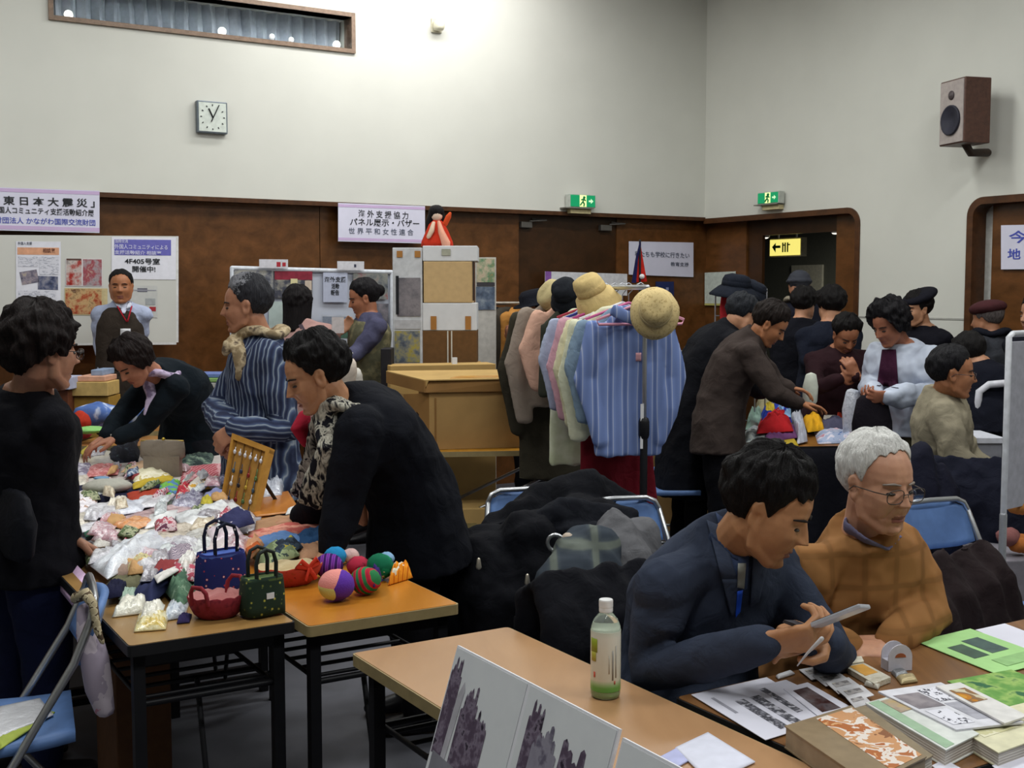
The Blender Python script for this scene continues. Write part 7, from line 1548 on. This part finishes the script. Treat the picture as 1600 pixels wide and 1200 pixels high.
# ------------------------------------------------------------------ the people
A = aty
def V(*a): return Vector(a)
m_wmn = SHORT
# 1 standing woman at far left, back to the viewer
hd = A(70, 548, 3.72)
I = person('person in black cardigan at far left, one hand on the packet table', hd, (.72, .68, -.12), A(40, 632, 3.78), V(-1.58, 3.82, .84), (.72, .69, 0),
    {'r': dict(e=A(92, 752, 3.74), w=A(106, 838, 3.80), d=(.55, .5, -.5), n=(.2, .1, -1), curl=(.5, .5, .55, .6), spread=.12, sleeve=1.0), 'l': dict(e=A(-60, 740, 4.1), w=A(-40, 830, 4.2), d=(.3, .4, -.8))},
    s=1.08, girth=1.12, vox=.006, top='101016', bottom='151b38', hem=.16, hem_w=1.14, hair=dict(thick=.034, front=70, temple=90, side=104, back=128, drop=(0, .01, .03), rough=.45, lump=.5), hair_c=('0d0809', '1f1514'), skin_c='b0826a', folds=(.014, 7), top_vox=.010, name='person', top_name='cardigan')
glasses(I, mat('2a2426', .4))
q = M(); c = A(22, 815, 3.60); q.tube([c-UP*.09, c, c+UP*.08], [(.12, .03), (.125, .05), (.11, .02)], 18, ref=V(.7, -.7, 0).cross(UP)); o = q.build('shoulder_bag', cloth('15161d', .6), folds=(.010, 12)); tag(o, 'charcoal shoulder bag at hip of the woman in black cardigan', 'bag')
M().tube([c+V(-.05, .05, .1), A(5, 700, 3.66), A(10, 620, 3.74)], .010, 8).build('strap', cloth('1c1c24'), o)
# 2 bending woman with lilac scarf
I = person('person in dark green black jacket and lilac scarf bending far over the packets', A(207, 566, 5.86), (-.45, -.55, -.70), A(256, 594, 6.06), A(296, 676, 6.42), (-.75, -.62, 0),
    {'l': dict(e=A(222, 668, 5.95), w=A(184, 684, 5.80), d=(-.9, -.15, -.25), n=(-.2, .1, -1), curl=(.3, .35, .4, .5)), 'r': dict(e=A(190, 648, 6.1), w=A(166, 680, 5.95), d=(-.7, -.3, -.5), n=(0, 0, -1))},
    mid=A(288, 618, 6.28), s=1.0, girth=1.08, vox=.008, top='131b22', hair=dict(thick=.026, front=72, temple=92, side=102, back=108, drop=(0, .05, .06), rough=.4), hair_c=('0e0809', '221614'), skin_c='b57f66', top_name='jacket', hem=.1)
scarf_ring(I, spots([(0, 'a08cb0'), (.5, 'c8b8d4'), (.62, '7a6a88')], 26, kind='NOISE', const=False), .085, .026, [([I['neck']+V(-.05, -.06, .02), A(238, 622, 5.95), A(232, 650, 5.92)], [(.03, .02), (.034, .018), (.03, .015)])])
M().tube([A(180, 690, 5.82)+V(.02, 0, 0), A(176, 684, 5.80), A(174, 680, 5.83)], .006, 8).build('bracelet', mat('c8c0b8', .3, .4), I['root'])
# 3 grey haired person in striped jacket
m_sj = stripes([(0, '2a3048'), (.3, '3f4a68'), (.5, '66748a'), (.66, '949ca6'), (.8, '4a5670'), (1, '2a3048')], 6.8, (0, 0, radians(20)), 2.2, .9, 12)
m_sa = stripes([(0, '2a3048'), (.3, '3f4a68'), (.5, '66748a'), (.66, '949ca6'), (.8, '4a5670'), (1, '2a3048')], 6.8, (0, radians(80), 0), 2.2, .9, 12)
el, wl_ = A(446, 676, 5.30), A(368, 668, 5.12); er, wr_ = A(338, 640, 5.62), A(352, 668, 5.2)
def zj(p):
    for e, w in ((el, wl_), (er, wr_)):
        d = w-e; k = max(0, min(1, (p-e).dot(d)/d.dot(d)))
        if (p-(e+d*k)).length < .075 and k > .02: return 1
    return 0
I = person('person with grey hair in blue striped padded jacket looking left', A(382, 479, 5.46), (-.97, -.20, -.10), A(414, 540, 5.50), A(408, 694, 5.52), (-.93, -.36, 0),
    {'l': dict(e=el, w=wl_, d=(-.75, -.1, -.6), n=(.3, .9, -.2), curl=(.8, .85, .9, 1.0), tc=.7), 'r': dict(e=er, w=wr_, d=(.2, -.3, -.8), n=(.2, .8, .1), curl=(.7, .8, .9, .9))},
    s=1.06, girth=1.22, vox=.0065, top_mat=[m_sj, m_sa], zone=zj, bottom='17181f', hem=.24, hem_w=1.12, hair=dict(thick=.020, front=62, temple=80, side=92, back=138, vol=(1.5, .8, 1.), rough=.5, grey=(('4a4a50', '8a8a90'), .012)), hair_c=('1a1a1e', '3a3a40'), age=.8, skin_c='aa7a60', folds=(.014, 7), top_vox=.010, brow_c='2a2626', sleeve_r=1.2, collar=True)
P = I['P']
bv = None
hm = hairmat('8a8a90', 'b0b0b4'); 
scarf_ring(I, spots([(0, '6a5a48'), (.45, '8c7a5e'), (.55, 'c2b090'), (.66, '5a4c40')], 18, kind='NOISE', const=False), .086, .034, [([I['neck']+I['tf']*.11, A(372, 548, 5.30), A(376, 568, 5.30), A(374, 592, 5.31)], [(.03, .024), (.034, .022), (.03, .018), (.02, .012)]), ([I['neck']+I['tf']*.10+V(-.02, 0, .02), A(356, 540, 5.34), A(352, 552, 5.34)], [(.02, .02), (.028, .02), (.02, .014)])])
# 4 woman in black leaning on the table
I = person('person in black jacket and animal print scarf leaning over the orange table', A(490, 588, 4.06), (-.86, -.30, -.42), A(548, 652, 4.14), A(648, 792, 4.32), (-.95, -.20, 0),
    {'l': dict(e=A(540, 780, 3.98), w=A(516, 858, 3.92), d=(-.75, -.25, -.55), n=(-.2, 0, -1), curl=(.3, .35, .4, .45)), 'r': dict(e=A(520, 765, 4.35), w=A(472, 812, 4.45), d=(-.95, -.1, -.12), n=(0, 0, -1), curl=(.15, .18, .2, .25), spread=.1)},
    mid=A(606, 700, 4.24), s=1.06, girth=1.22, vox=.0055, top='0e1018', bottom='0f0f14', hem=.20, hem_w=1.16, hair=dict(thick=.026, front=64, temple=84, side=97, back=144, vol=(1.15, 1., 1.2), rough=.5, lump=.6), hair_c=('070607', '141011'), age=.7, skin_c='ba8a68', folds=(.012, 6), top_vox=.010, sleeve_r=1.22, nose=1.0)
m_ani = spots([(0, '101018'), (.42, '15151e'), (.5, 'c4c0b2'), (.57, '8a867c'), (.62, '15151e')], 24, .85, (1.6, 1.6, .55), 'NOISE', False, .8)
nk = I['neck']
scarf_ring(I, m_ani, .088, .026, [([nk+V(-.06, -.08, .0), A(520, 700, 3.98), A(498, 760, 4.0), A(488, 790, 4.02)], [(.045, .018), (.055, .02), (.06, .018), (.055, .012)]), ([nk+V(-.09, .02, -.02), A(492, 716, 4.2), A(470, 775, 4.3)], [(.035, .016), (.045, .016), (.045, .012)]), ([nk+V(.03, -.06, .02), nk+V(-.02, -.09, .04), nk+V(-.06, -.09, .0)], [.02, .03, .03])])
q = M(); q.tube([A(476, 650, 4.2), A(470, 668, 4.18), A(480, 690, 4.2)], [(.02, .03), (.03, .05), (.02, .03)], 10); q.build('red_blouse', cloth('a8243a'), I['root'], voxel=.008, sm=2)
# 5 long haired woman facing the panel
I = person('person with long black hair in pale pink sweater facing the white panel', A(466, 476, 7.88), (.15, .98, -.1), A(476, 512, 7.84), A(470, 632, 7.8), (.12, .99, 0),
    {'l': dict(e=A(444, 560, 7.75), w=A(450, 600, 7.65), d=(.2, .5, -.4)), 'r': dict(e=A(516, 555, 7.75), w=A(524, 522, 7.55), d=(.5, .3, .4), curl=(.6, .6, .6, .6))},
    s=.98, vox=.010, top='b08c86', bottom='23232c', hair=dict(thick=.024, front=72, temple=94, side=98, back=102, drop=(0, .14, .20), flare=.10), hair_c=('09070a', '171012'), eyes=False, detail=False, top_name='sweater')
bv = bvh_of(I['jacket']); d_ = V(0, 1, 0)
patch(bv, A(466, 508, 7.5), A(472, 506, 7.5), A(502, 560, 7.5), A(496, 562, 7.5), d_, cloth('4a4048'), 'bag_strap', I['root'], .006, .008, 8, 2)
o = M().box(A(528, 508, 7.5), (.075, .004, .10), Rz(.2)).build('paper_sheet', mat('c4bcbc', .6), smooth=False); tag(o, 'pale leaflet held up by the long haired woman', 'leaflet')
# 6 woman with olive vest
I = person('person with dark tied hair and olive vest reading at the white panel', A(567, 467, 7.6), (-.92, -.25, -.30), A(580, 500, 7.6), A(574, 612, 7.62), (-.90, -.42, 0),
    {'l': dict(e=A(560, 548, 7.42), w=A(545, 560, 7.3), d=(-.9, .1, .1), curl=(.6, .6, .6, .6)), 'r': dict(e=A(552, 545, 7.8), w=A(540, 556, 7.5), d=(-.8, -.1, .1))},
    s=.98, girth=.96, vox=.009, top='4a4a62', bottom='1e2230', skirt=.45, hem=.02, hair=dict(thick=.020), hair_c=('09080a', '18141a'), skin_c='a56e52', top_name='blouse', detail=True)
bun = M(); bun.ell(I['P'](0, -.115, .02), (.04, .035, .04), None, 12, 8); bun.build('hair_bun', hairmat('09080a', '18141a'), I['root'])
q = M(); cn = I['cen']; q.add(*loft([cn(-.05), cn(.2), cn(.5), cn(.78), cn(.94)], [(.168, .135), (.162, .13), (.162, .13), (.165, .13), (.12, .10)], I['rx'], 20)); q.build('vest', spots([(0, '3c3c30'), (.5, '5c5a46'), (.64, '7a7458')], 22, kind='NOISE', const=False), I['root'], voxel=.012, sm=3, folds=(.008, 7))
o = M().box(A(536, 552, 7.3), (.10, .08, .012), Rz(.5)).build('booklet', mat('d8d4d8', .5), smooth=False); tag(o, 'white booklet in the hands of the woman in olive vest', 'booklet')
# 7 man standing at the wall
I = person('person with short black hair, brown vest and red lanyard standing before the cream board', A(189, 449, 7.66), (.22, -.97, -.02), A(191, 482, 7.70), A(186, 612, 7.72), (.05, -1, 0),
    {'r': dict(e=A(157, 535, 7.72), w=A(163, 590, 7.62), d=(.2, -.2, -.9)), 'l': dict(e=A(217, 540, 7.76), w=A(216, 600, 7.7), d=(-.1, -.1, -1))},
    s=.94, girth=.86, shoulder_w=.15, sleeve_r=.86, vox=.008, top='a9b2cc', bottom='1d1e26', hem=.0, male=True, jaw=1.06, hair=dict(thick=.012, front=60, temple=80, side=90, back=134), hair_c=('080708', '161313'), skin_c='a9714e', top_name='shirt')
q = M(); cn = I['cen']; q.add(*loft([cn(-.12), cn(.1), cn(.35), cn(.55), cn(.75), cn(.9), cn(.98)], [(.160, .132), (.155, .128), (.15, .122), (.154, .124), (.148, .122), (.118, .104), (.085, .08)], I['rx'], 24)); vst = q.build('vest', cloth('3a322c'), I['root'], voxel=.012, sm=3, folds=(.006, 7))
bv = bvh_of(vst, I['jacket']); D_ = V(0, 1, 0)
patch(bv, A(183, 472, 7.3), A(204, 472, 7.3), A(195, 490, 7.3), A(192, 490, 7.3), D_, cloth('c8cce0'), 'shirt_front', I['root'], .008, .006, 6, 6)
patch(bv, A(176, 468, 7.3), A(184, 468, 7.3), A(190, 482, 7.3), A(183, 480, 7.3), D_, cloth('d0d4e4'), 'shirt_collar', I['root'], .016, .006, 4, 4); patch(bv, A(201, 468, 7.3), A(209, 468, 7.3), A(204, 480, 7.3), A(197, 483, 7.3), D_, cloth('d0d4e4'), 'shirt_collar', I['root'], .016, .006, 4, 4)
for a_, b_2 in (((183, 478), (198, 503)), ((206, 478), (199, 503))): patch(bv, A(a_[0]-1, a_[1], 7.3), A(a_[0]+1.2, a_[1], 7.3), A(b_2[0]+1.2, b_2[1], 7.3), A(b_2[0]-1, b_2[1], 7.3), D_, cloth('a82030'), 'lanyard', I['root'], .018, .006, 3, 8)
patch(bv, A(188, 513.5, 7.3), A(204, 513.5, 7.3), A(204, 525, 7.3), A(188, 525, 7.3), D_, mat('dcdce0', .4), 'name_badge', I['root'], .016, .006, 4, 4)
# 8 person in dark hat at the rear rack
I = person('person in dark hat and black jacket at the rear coat rack', A(836, 484, 8.55), (-.85, -.4, -.25), A(836, 516, 8.55), A(832, 616, 8.6), (-.8, -.55, 0),
    {'l': dict(e=A(822, 560, 8.4), w=A(812, 540, 8.2), d=(-.5, 0, .6)), 'r': dict(e=A(815, 556, 8.7), w=A(806, 540, 8.5), d=(-.5, 0, .6))}, s=.98, vox=.010, top='14161f', bottom='121218', skin_c='a06a50', hair=SHORT, detail=False)
q = M(); P = I['P']; q.lathe([(.155, .045), (.15, .052), (.1, .06), (.098, .11), (.07, .14), (0, .145)], I['head'], 20, I['Rh'], 0, I['s'], I['s']); q.build('hat', cloth('14161e'), I['root'])
# 9 brown sweater woman leaning over the right stall
I = person('person with short brown hair in grey brown sweater reaching over the right stall', A(1204, 508, 6.62), (.72, -.28, -.62), A(1172, 536, 6.68), A(1122, 672, 6.70), (.97, -.2, 0),
    {'r': dict(e=A(1212, 614, 6.45), w=A(1246, 630, 6.5), d=(.95, .1, -.1), n=(0, 0, -1), curl=(.3, .35, .4, .45)), 'l': dict(e=A(1212, 600, 6.85), w=A(1232, 606, 6.75), d=(.9, .1, -.15), n=(0, 0, -1))},
    mid=A(1136, 598, 6.72), s=1.0, girth=1.14, vox=.008, top='3b322f', bottom='0c0c12', hem=.13, hem_w=1.08, hair=dict(thick=.024, front=68, temple=88, side=99, back=142, rough=.45), hair_c=('100b0a', '241a16'), skin_c='a8724f', top_name='sweater', sleeve_r=1.1)
# 10 person in black leaning behind her
I = person('person in long black coat bending behind the grey brown sweater', A(1158, 494, 7.05), (.6, .45, -.6), A(1134, 522, 7.06), A(1074, 655, 7.02), (.95, .2, 0),
    {'r': dict(e=A(1160, 600, 6.95), w=A(1190, 615, 7.1), d=(.9, .2, -.2)), 'l': dict(e=A(1170, 590, 7.3), w=A(1200, 610, 7.3), d=(.9, .2, -.2))}, mid=A(1094, 580, 7.04), s=1.02, girth=1.12, vox=.010, top='0e0f15', bottom='0b0b10', hem=.45, hem_w=1.12, hair=dict(thick=.022), hair_c=('14161a', '2a2d34'), detail=False)
# 11 person in grey beanie in the doorway
I = person('person in grey knit cap and dark coat facing the viewer in the doorway', A(1249, 449, 9.25), (-.2, -.97, -.05), A(1248, 480, 9.3), A(1250, 582, 9.32), (-.1, -1, 0),
    {'r': dict(e=A(1222, 530, 9.3), w=A(1228, 570, 9.15), d=(0, -.2, -1)), 'l': dict(e=A(1278, 530, 9.35), w=A(1274, 575, 9.2), d=(0, -.2, -1))}, s=1.0, girth=1.1, vox=.009, top='191b26', bottom='1a1a22', skin_c='a87a60', hem=.25)
q = M(); P = I['P']; q.ell(P(0, -.012, .052), (.088, .106, .082), I['Rh'], 18, 12); q.tube([P(.086*cos(a_), -.012+.104*sin(a_), .045+.012*sin(a_)) for a_ in [i*2*pi/16 for i in range(17)]], .014, 8, round_=False); q.build('knit_cap', cloth('3e4048'), I['root'], voxel=.009, sm=2, folds=(.003, 30))
scarf_ring(I, cloth('8c8474'), .085, .03)
# 12, 13 dark coated people
I = person('person in black coat with dark hair before the beanie wearer', A(1257, 478, 8.55), (.5, .8, -.2), A(1250, 508, 8.5), A(1242, 610, 8.5), (.4, .9, 0), {'r': dict(e=A(1280, 560, 8.4), w=A(1275, 600, 8.4), d=(0, .5, -.8)), 'l': dict(e=A(1216, 560, 8.5), w=A(1222, 600, 8.5), d=(0, .5, -.8))}, s=1.0, girth=1.1, vox=.011, top='0f1018', hem=.3, hair=dict(thick=.028, front=70, temple=90, side=104, back=130), eyes=False, detail=False)
I = person('person in navy coat with full dark hair, back turned by the doorway', A(1297, 480, 8.25), (-.3, .9, -.25), A(1296, 515, 8.2), A(1290, 616, 8.2), (-.2, .98, 0), {'r': dict(e=A(1330, 566, 8.1), w=A(1322, 600, 8.2), d=(0, .5, -.8)), 'l': dict(e=A(1262, 566, 8.1), w=A(1266, 600, 8.2), d=(0, .5, -.8))}, s=1.04, girth=1.15, vox=.011, top='171b28', hem=.3, hair=dict(thick=.032, front=72, temple=94, side=110, back=134), eyes=False, detail=False)
# 14 person in maroon sweater
I = person('person in dark maroon sweater looking down behind the right stall', A(1322, 524, 7.85), (.10, -.78, -.62), A(1312, 552, 7.95), A(1302, 640, 8.0), (.1, -1, 0), {'r': dict(e=A(1278, 606, 7.75), w=A(1312, 592, 7.62), d=(.8, 0, .3), n=(0, 1, 0), curl=(.8, .8, .9, .9)), 'l': dict(e=A(1352, 600, 7.8), w=A(1338, 586, 7.6), d=(-.4, 0, .7), n=(0, 1, 0), curl=(.8, .8, .9, .9))}, s=1.04, girth=1.12, vox=.009, top='2a171c', hair=dict(thick=.026, front=60, temple=80, side=96, back=124), skin_c='a06c50', top_name='sweater')
# 15 woman in white jacket
I = person('person with bushy black hair in white shiny jacket looking into her hands', A(1388, 508, 6.86), (-.78, -.42, -.46), A(1414, 548, 6.94), A(1420, 660, 7.0), (-.82, -.57, 0),
    {'l': dict(e=A(1452, 620, 6.75), w=A(1392, 618, 6.55), d=(-.95, 0, -.1), n=(.1, .9, .4), curl=(.8, .8, .9, .9)), 'r': dict(e=A(1362, 600, 7.1), w=A(1366, 616, 6.75), d=(-.4, -.6, -.1), n=(.2, .4, .8), curl=(.8, .8, .9, .9))},
    s=1.04, girth=1.22, vox=.008, top_mat=mat('b4bccd', .45, 0, .05, 10, .1, .4), bottom='4c4838', hem=.06, hem_w=1.0, hair=dict(thick=.038, front=68, temple=90, side=102, back=112, drop=(0, .05, .07), flare=.25, rough=.5, lump=.5), hair_c=('09080a', '171419'), skin_c='a06a52', folds=(.03, 6), sleeve_r=1.35)
bv = bvh_of(I['jacket']); patch(bv, A(1378, 546, 6.4), A(1400, 546, 6.4), A(1404, 606, 6.4), A(1370, 602, 6.4), (0, 1, 0), cloth('3c1a30'), 'purple_shirt', I['root'], .008, .006, 6, 8)
q = M(); q.tube([A(1362, 625, 6.6), A(1362, 660, 6.6), A(1364, 700, 6.6)], [(.08, .04), (.11, .06), (.11, .06)], 14, ref=V(0, 1, 0)); o = q.build('handbag', cloth('17131a'), folds=(.012, 10)); tag(o, 'black handbag held low by the woman in white jacket', 'bag')
# 16 beret wearer
I = person('person in dark beret and black coat looking left past the white jacket', A(1432, 484, 8.0), (-.92, -.36, -.12), A(1446, 520, 8.02), A(1446, 615, 8.02), (-.85, -.5, 0), {'l': dict(e=A(1470, 575, 7.9), w=A(1450, 610, 7.8), d=(-.5, 0, -.6)), 'r': dict(e=A(1425, 572, 8.15), w=A(1430, 610, 8.1), d=(-.5, 0, -.6))}, s=1.0, girth=1.05, vox=.009, top='101018', hem=.3, hair=dict(thick=.022, front=74, temple=90, side=108, back=132), skin_c='b08466')
q = M(); P = I['P']; q.ell(P(0, -.035, .085), (.115, .125, .045), I['Rh'] @ Matrix.Rotation(radians(-18), 3, 'X'), 20, 12); q.ell(P(0, -.03, .135), .012, nu=8, nv=6); q.build('beret', cloth('16161e'), I['root'], voxel=.009, sm=2)
# 17 brown beret
I = person('person in brown beret and grey coat turned away by the right door', A(1541, 500, 7.7), (-.65, .7, -.15), A(1552, 532, 7.66), A(1560, 632, 7.66), (-.6, .8, 0), {'l': dict(e=A(1522, 580, 7.7), w=A(1526, 625, 7.7), d=(0, .4, -.8)), 'r': dict(e=A(1592, 580, 7.6), w=A(1590, 625, 7.6), d=(0, .4, -.8))}, s=1.0, girth=1.1, vox=.010, top='34363c', hem=.3, hair=dict(thick=.012, front=80, temple=92, side=100, back=128), hair_c=('3a3434', '6a6260'), skin_c='a5765a', detail=False, eyes=False)
q = M(); P = I['P']; q.ell(P(0, -.02, .075), (.108, .118, .052), I['Rh'], 20, 12); q.build('beret', cloth('47272a'), I['root'])
scarf_ring(I, cloth('14161f'), .088, .03)
# 17b navy coat in front
I = person('person in navy coat with face cut by the right edge behind the whiteboard', A(1618, 492, 6.9), (-.9, -.3, -.1), A(1622, 530, 6.9), A(1622, 640, 6.9), (-.8, -.5, 0), {'l': dict(e=A(1640, 590, 6.8), w=A(1625, 620, 6.7), d=(-.5, 0, -.6)), 'r': dict(e=A(1606, 590, 7.05), w=A(1608, 630, 7.0), d=(-.5, 0, -.6))}, s=1.0, vox=.010, top='10121c', hem=.3, hair=dict(thick=.02, front=70, temple=84, side=98, back=124), skin_c='b08468')
I = person('person with dark hair in navy coat bending behind seated man in beige', A(1512, 556, 6.75), (-.2, .9, -.35), A(1530, 575, 6.7), A(1545, 650, 6.6), (-.3, .95, 0), {'l': dict(e=A(1508, 610, 6.75), w=A(1508, 650, 6.85), d=(0, .6, -.6)), 'r': dict(e=A(1566, 612, 6.55), w=A(1562, 650, 6.65), d=(0, .6, -.6))}, s=1.0, girth=1.05, vox=.011, top='12141f', hem=.1, hair=dict(thick=.022, front=72, temple=90, side=104, back=130), eyes=False, detail=False)
# 18 seated man in beige jacket
sp = A(1468, 800, 5.72)
I = person('person with dark hair and glasses in beige jacket seated in profile at right', A(1490, 584, 5.58), (.95, -.25, -.10), A(1470, 622, 5.68), V(sp.x, 5.72, .53), (.93, -.35, 0),
    {'r': dict(e=A(1494, 718, 5.42), w=A(1538, 742, 5.38), d=(.95, 0, -.15), n=(0, .2, -1), curl=(.5, .5, .55, .6)), 'l': dict(e=A(1512, 712, 5.9), w=A(1556, 740, 5.8), d=(.9, 0, -.2))},
    legs={'r': (V(sp.x+.42, 5.50, .50), V(sp.x+.44, 5.46, .09), V(.93, -.35, 0)), 'l': (V(sp.x+.46, 5.70, .50), V(sp.x+.48, 5.68, .09), V(.93, -.35, 0))},
    s=1.02, girth=1.1, vox=.007, top='8e8672', bottom='3a3a42', hem=.02, male=True, seat=True, hair=dict(thick=.021, front=62, temple=82, side=92, back=140), hair_c=('0a090b', '1e1d22'), skin_c='a5714f', folds=(.018, 7), sleeve_r=1.15)
glasses(I, mat('3a3438', .4))
# 20 suited man with the phone
pel = V(.435, 2.975, .53)
hnd_r, hnd_l = A(1196, 1004, 2.50), A(1292, 1004, 2.60)
I = person('person in dark navy suit with bowed head looking at a phone', A(1203, 797, 2.72), (.80, -.40, -.46), A(1122, 872, 2.84), pel, (.62, -.78, 0),
    {'r': dict(e=A(1012, 1052, 2.72), w=hnd_r, d=(.93, -.05, .12), n=(.35, .55, .45), curl=(.55, .75, .9, 1.0), tc=.2, spread=.02, hs=1.06), 'l': dict(e=A(1305, 1035, 2.84), w=hnd_l, d=(-.75, -.42, .35), n=(-.4, .2, -.6), curl=(.7, .8, .9, 1.0), tc=.3, spread=.02, flip=1)},
    legs={'r': (pel+V(.24, -.36, -.04), pel+V(.22, -.30, -.44), RD), 'l': (pel+V(.40, -.28, -.04), pel+V(.38, -.22, -.44), RD)},
    mid=A(1088, 980, 2.98), s=1.06, girth=1.14, vox=.0045, male=True, jaw=1.16, top='333a4b', bottom='1a1c24', hem=.04, seat=True, hair=dict(thick=.023, front=68, temple=90, side=93, back=144, burn=24, vol=(1.25, .8, 1.0), rough=.6, lump=.55, fringe=5), hair_c=('070607', '151112'), skin_c='b4845e', folds=(.009, 6.5), top_vox=.008, shoulder_w=.18, top_name='suit_jacket')
SU = I; bv = bvh_of(I['jacket']); P = I['P']; nk = I['neck']; dv = V(-.25, .97, 0).normalized()
dc = ray(1150, 880).normalized()
patch(bv, A(1118, 800, 2.4), A(1172, 838, 2.4), A(1168, 920, 2.4), A(1148, 930, 2.4), dc, cloth('3c4866'), 'shirt_front', I['root'], .005, .005, 8, 10)
q = M(); q.tube([nk-I['tf']*.062-I['rx']*.0+I['ru']*.03, nk+I['rx']*.062+I['ru']*.035, nk+I['rx']*.045+I['tf']*.055+I['ru']*.0, nk+I['tf']*.085-I['ru']*.04], [(.006, .03)]*4, 10); q.build('shirt_collar', cloth('333d56'), I['root'], voxel=.006, sm=2)
patch(bv, A(1104, 812, 2.4), A(1128, 822, 2.4), A(1152, 905, 2.4), A(1128, 905, 2.4), dc, cloth('3d4558'), 'lapel', I['root'], .010, .006, 6, 8); patch(bv, A(1128, 905, 2.4), A(1152, 905, 2.4), A(1156, 960, 2.4), A(1142, 962, 2.4), dc, cloth('3d4558'), 'lapel', I['root'], .010, .006, 6, 8)
patch(bv, A(1178, 850, 2.4), A(1206, 862, 2.4), A(1186, 940, 2.4), A(1172, 950, 2.4), dc, cloth('3d4558'), 'lapel', I['root'], .010, .006, 6, 8)
patch(bv, A(1153, 880, 2.4), A(1166, 880, 2.4), A(1163, 920, 2.4), A(1152, 918, 2.4), dc, mat('8c8e88', .5), 'tie', I['root'], .013, .006, 4, 8); patch(bv, A(1152, 924, 2.4), A(1161, 922, 2.4), A(1157, 956, 2.4), A(1149, 966, 2.4), dc, mat('1e4ec8', .4), 'blue_lanyard', I['root'], .014, .005, 3, 6)
ph0, ph1 = A(1262, 982, 2.50), A(1352, 947, 2.42); t = thing('phone', 'slim silver phone tilted in the suited man\'s hands', 'phone', (ph0+ph1)/2); x = (ph1-ph0).normalized(); y = ray(1300, 965)+V(0, 0, -.22); y = (y-x*y.dot(x)).normalized(); z = x.cross(y)
M().box((ph0+ph1)/2, ((ph1-ph0).length, .045, .010), frame3(x, y, z)).build('body', mat('b4b6be', .3, .4), t, False, bevel=.003); M().box((ph0+ph1)/2+z*.0055*(1 if z.z > 0 else -1), ((ph1-ph0).length*.8, .038, .001), frame3(x, y, z)).build('screen', mat('2a2c34', .15), t, False)
b0 = A(1236, 972, 2.49); M().box((b0+ph0)/2, ((ph0-b0).length+.01, .045, .014), frame3((ph0-b0).normalized(), y, (ph0-b0).normalized().cross(y))).build('keypad_half', mat('3a3c44', .35), t, False)
M().tube([A(1246, 1040, 2.47), A(1262, 1020, 2.45), A(1284, 998, 2.43)], [.0015, .003, .005], 8).build('strap', mat('c8c8cc', .4), t)
# 21 white haired man
pel = V(.85, 3.21, .53)
I = person('person with white hair and glasses in rust brown sweater seated at dark table', A(1374, 757, 3.02), (.44, -.88, -.16), A(1340, 862, 3.10), pel, (.45, -.89, 0),
    {'r': dict(e=A(1243, 985, 3.02), w=A(1322, 1012, 2.90), d=(.8, -.2, .0), n=(.1, .3, -1), curl=(.4, .4, .45, .5)), 'l': dict(e=A(1452, 958, 3.10), w=A(1392, 1004, 2.93), d=(-.9, -.15, -.05), n=(0, .3, -1), curl=(.4, .4, .45, .5))},
    legs={'r': (pel+V(.16, -.40, -.04), pel+V(.14, -.34, -.44), RD), 'l': (pel+V(.34, -.32, -.04), pel+V(.32, -.26, -.44), RD)},
    mid=A(1332, 960, 3.2), s=1.04, girth=1.14, vox=.0045, male=True, jaw=1.04, nose=1.02, top_mat=checks('966a40', '90643b', '815a34', 3.6), bottom='4a4038', hem=.03, seat=True, hair=dict(thick=.019, front=53, temple=74, side=90, back=138, vol=(1.1, .9, 1.), rough=.45, lump=.35, burn=14), hair_c=('c8c7c4', 'ecebe8'), brow_c='8a8078', age=1., skin_c='c4957a', folds=(.012, 7), top_vox=.008, top_name='sweater', sleeve_r=1.14, shoe='2a2220')
WH = I
glasses(I, mat('4a4440', .3, .4), rim=.021)
q = M(); nk = I['neck']+I['ru']*.035; q.tube([nk-I['tf']*.06+I['ru']*.03, nk+I['rx']*.07+I['ru']*.02, nk+I['rx']*.05+I['tf']*.06-I['ru']*.01, nk+I['tf']*.085-I['ru']*.035, nk-I['rx']*.05+I['tf']*.06-I['ru']*.01, nk-I['rx']*.07+I['ru']*.02, nk-I['tf']*.06+I['ru']*.03], [(.006, .022)]*7, 10); q.build('shirt_collar', cloth('74718e'), I['root'], voxel=.006, sm=2)
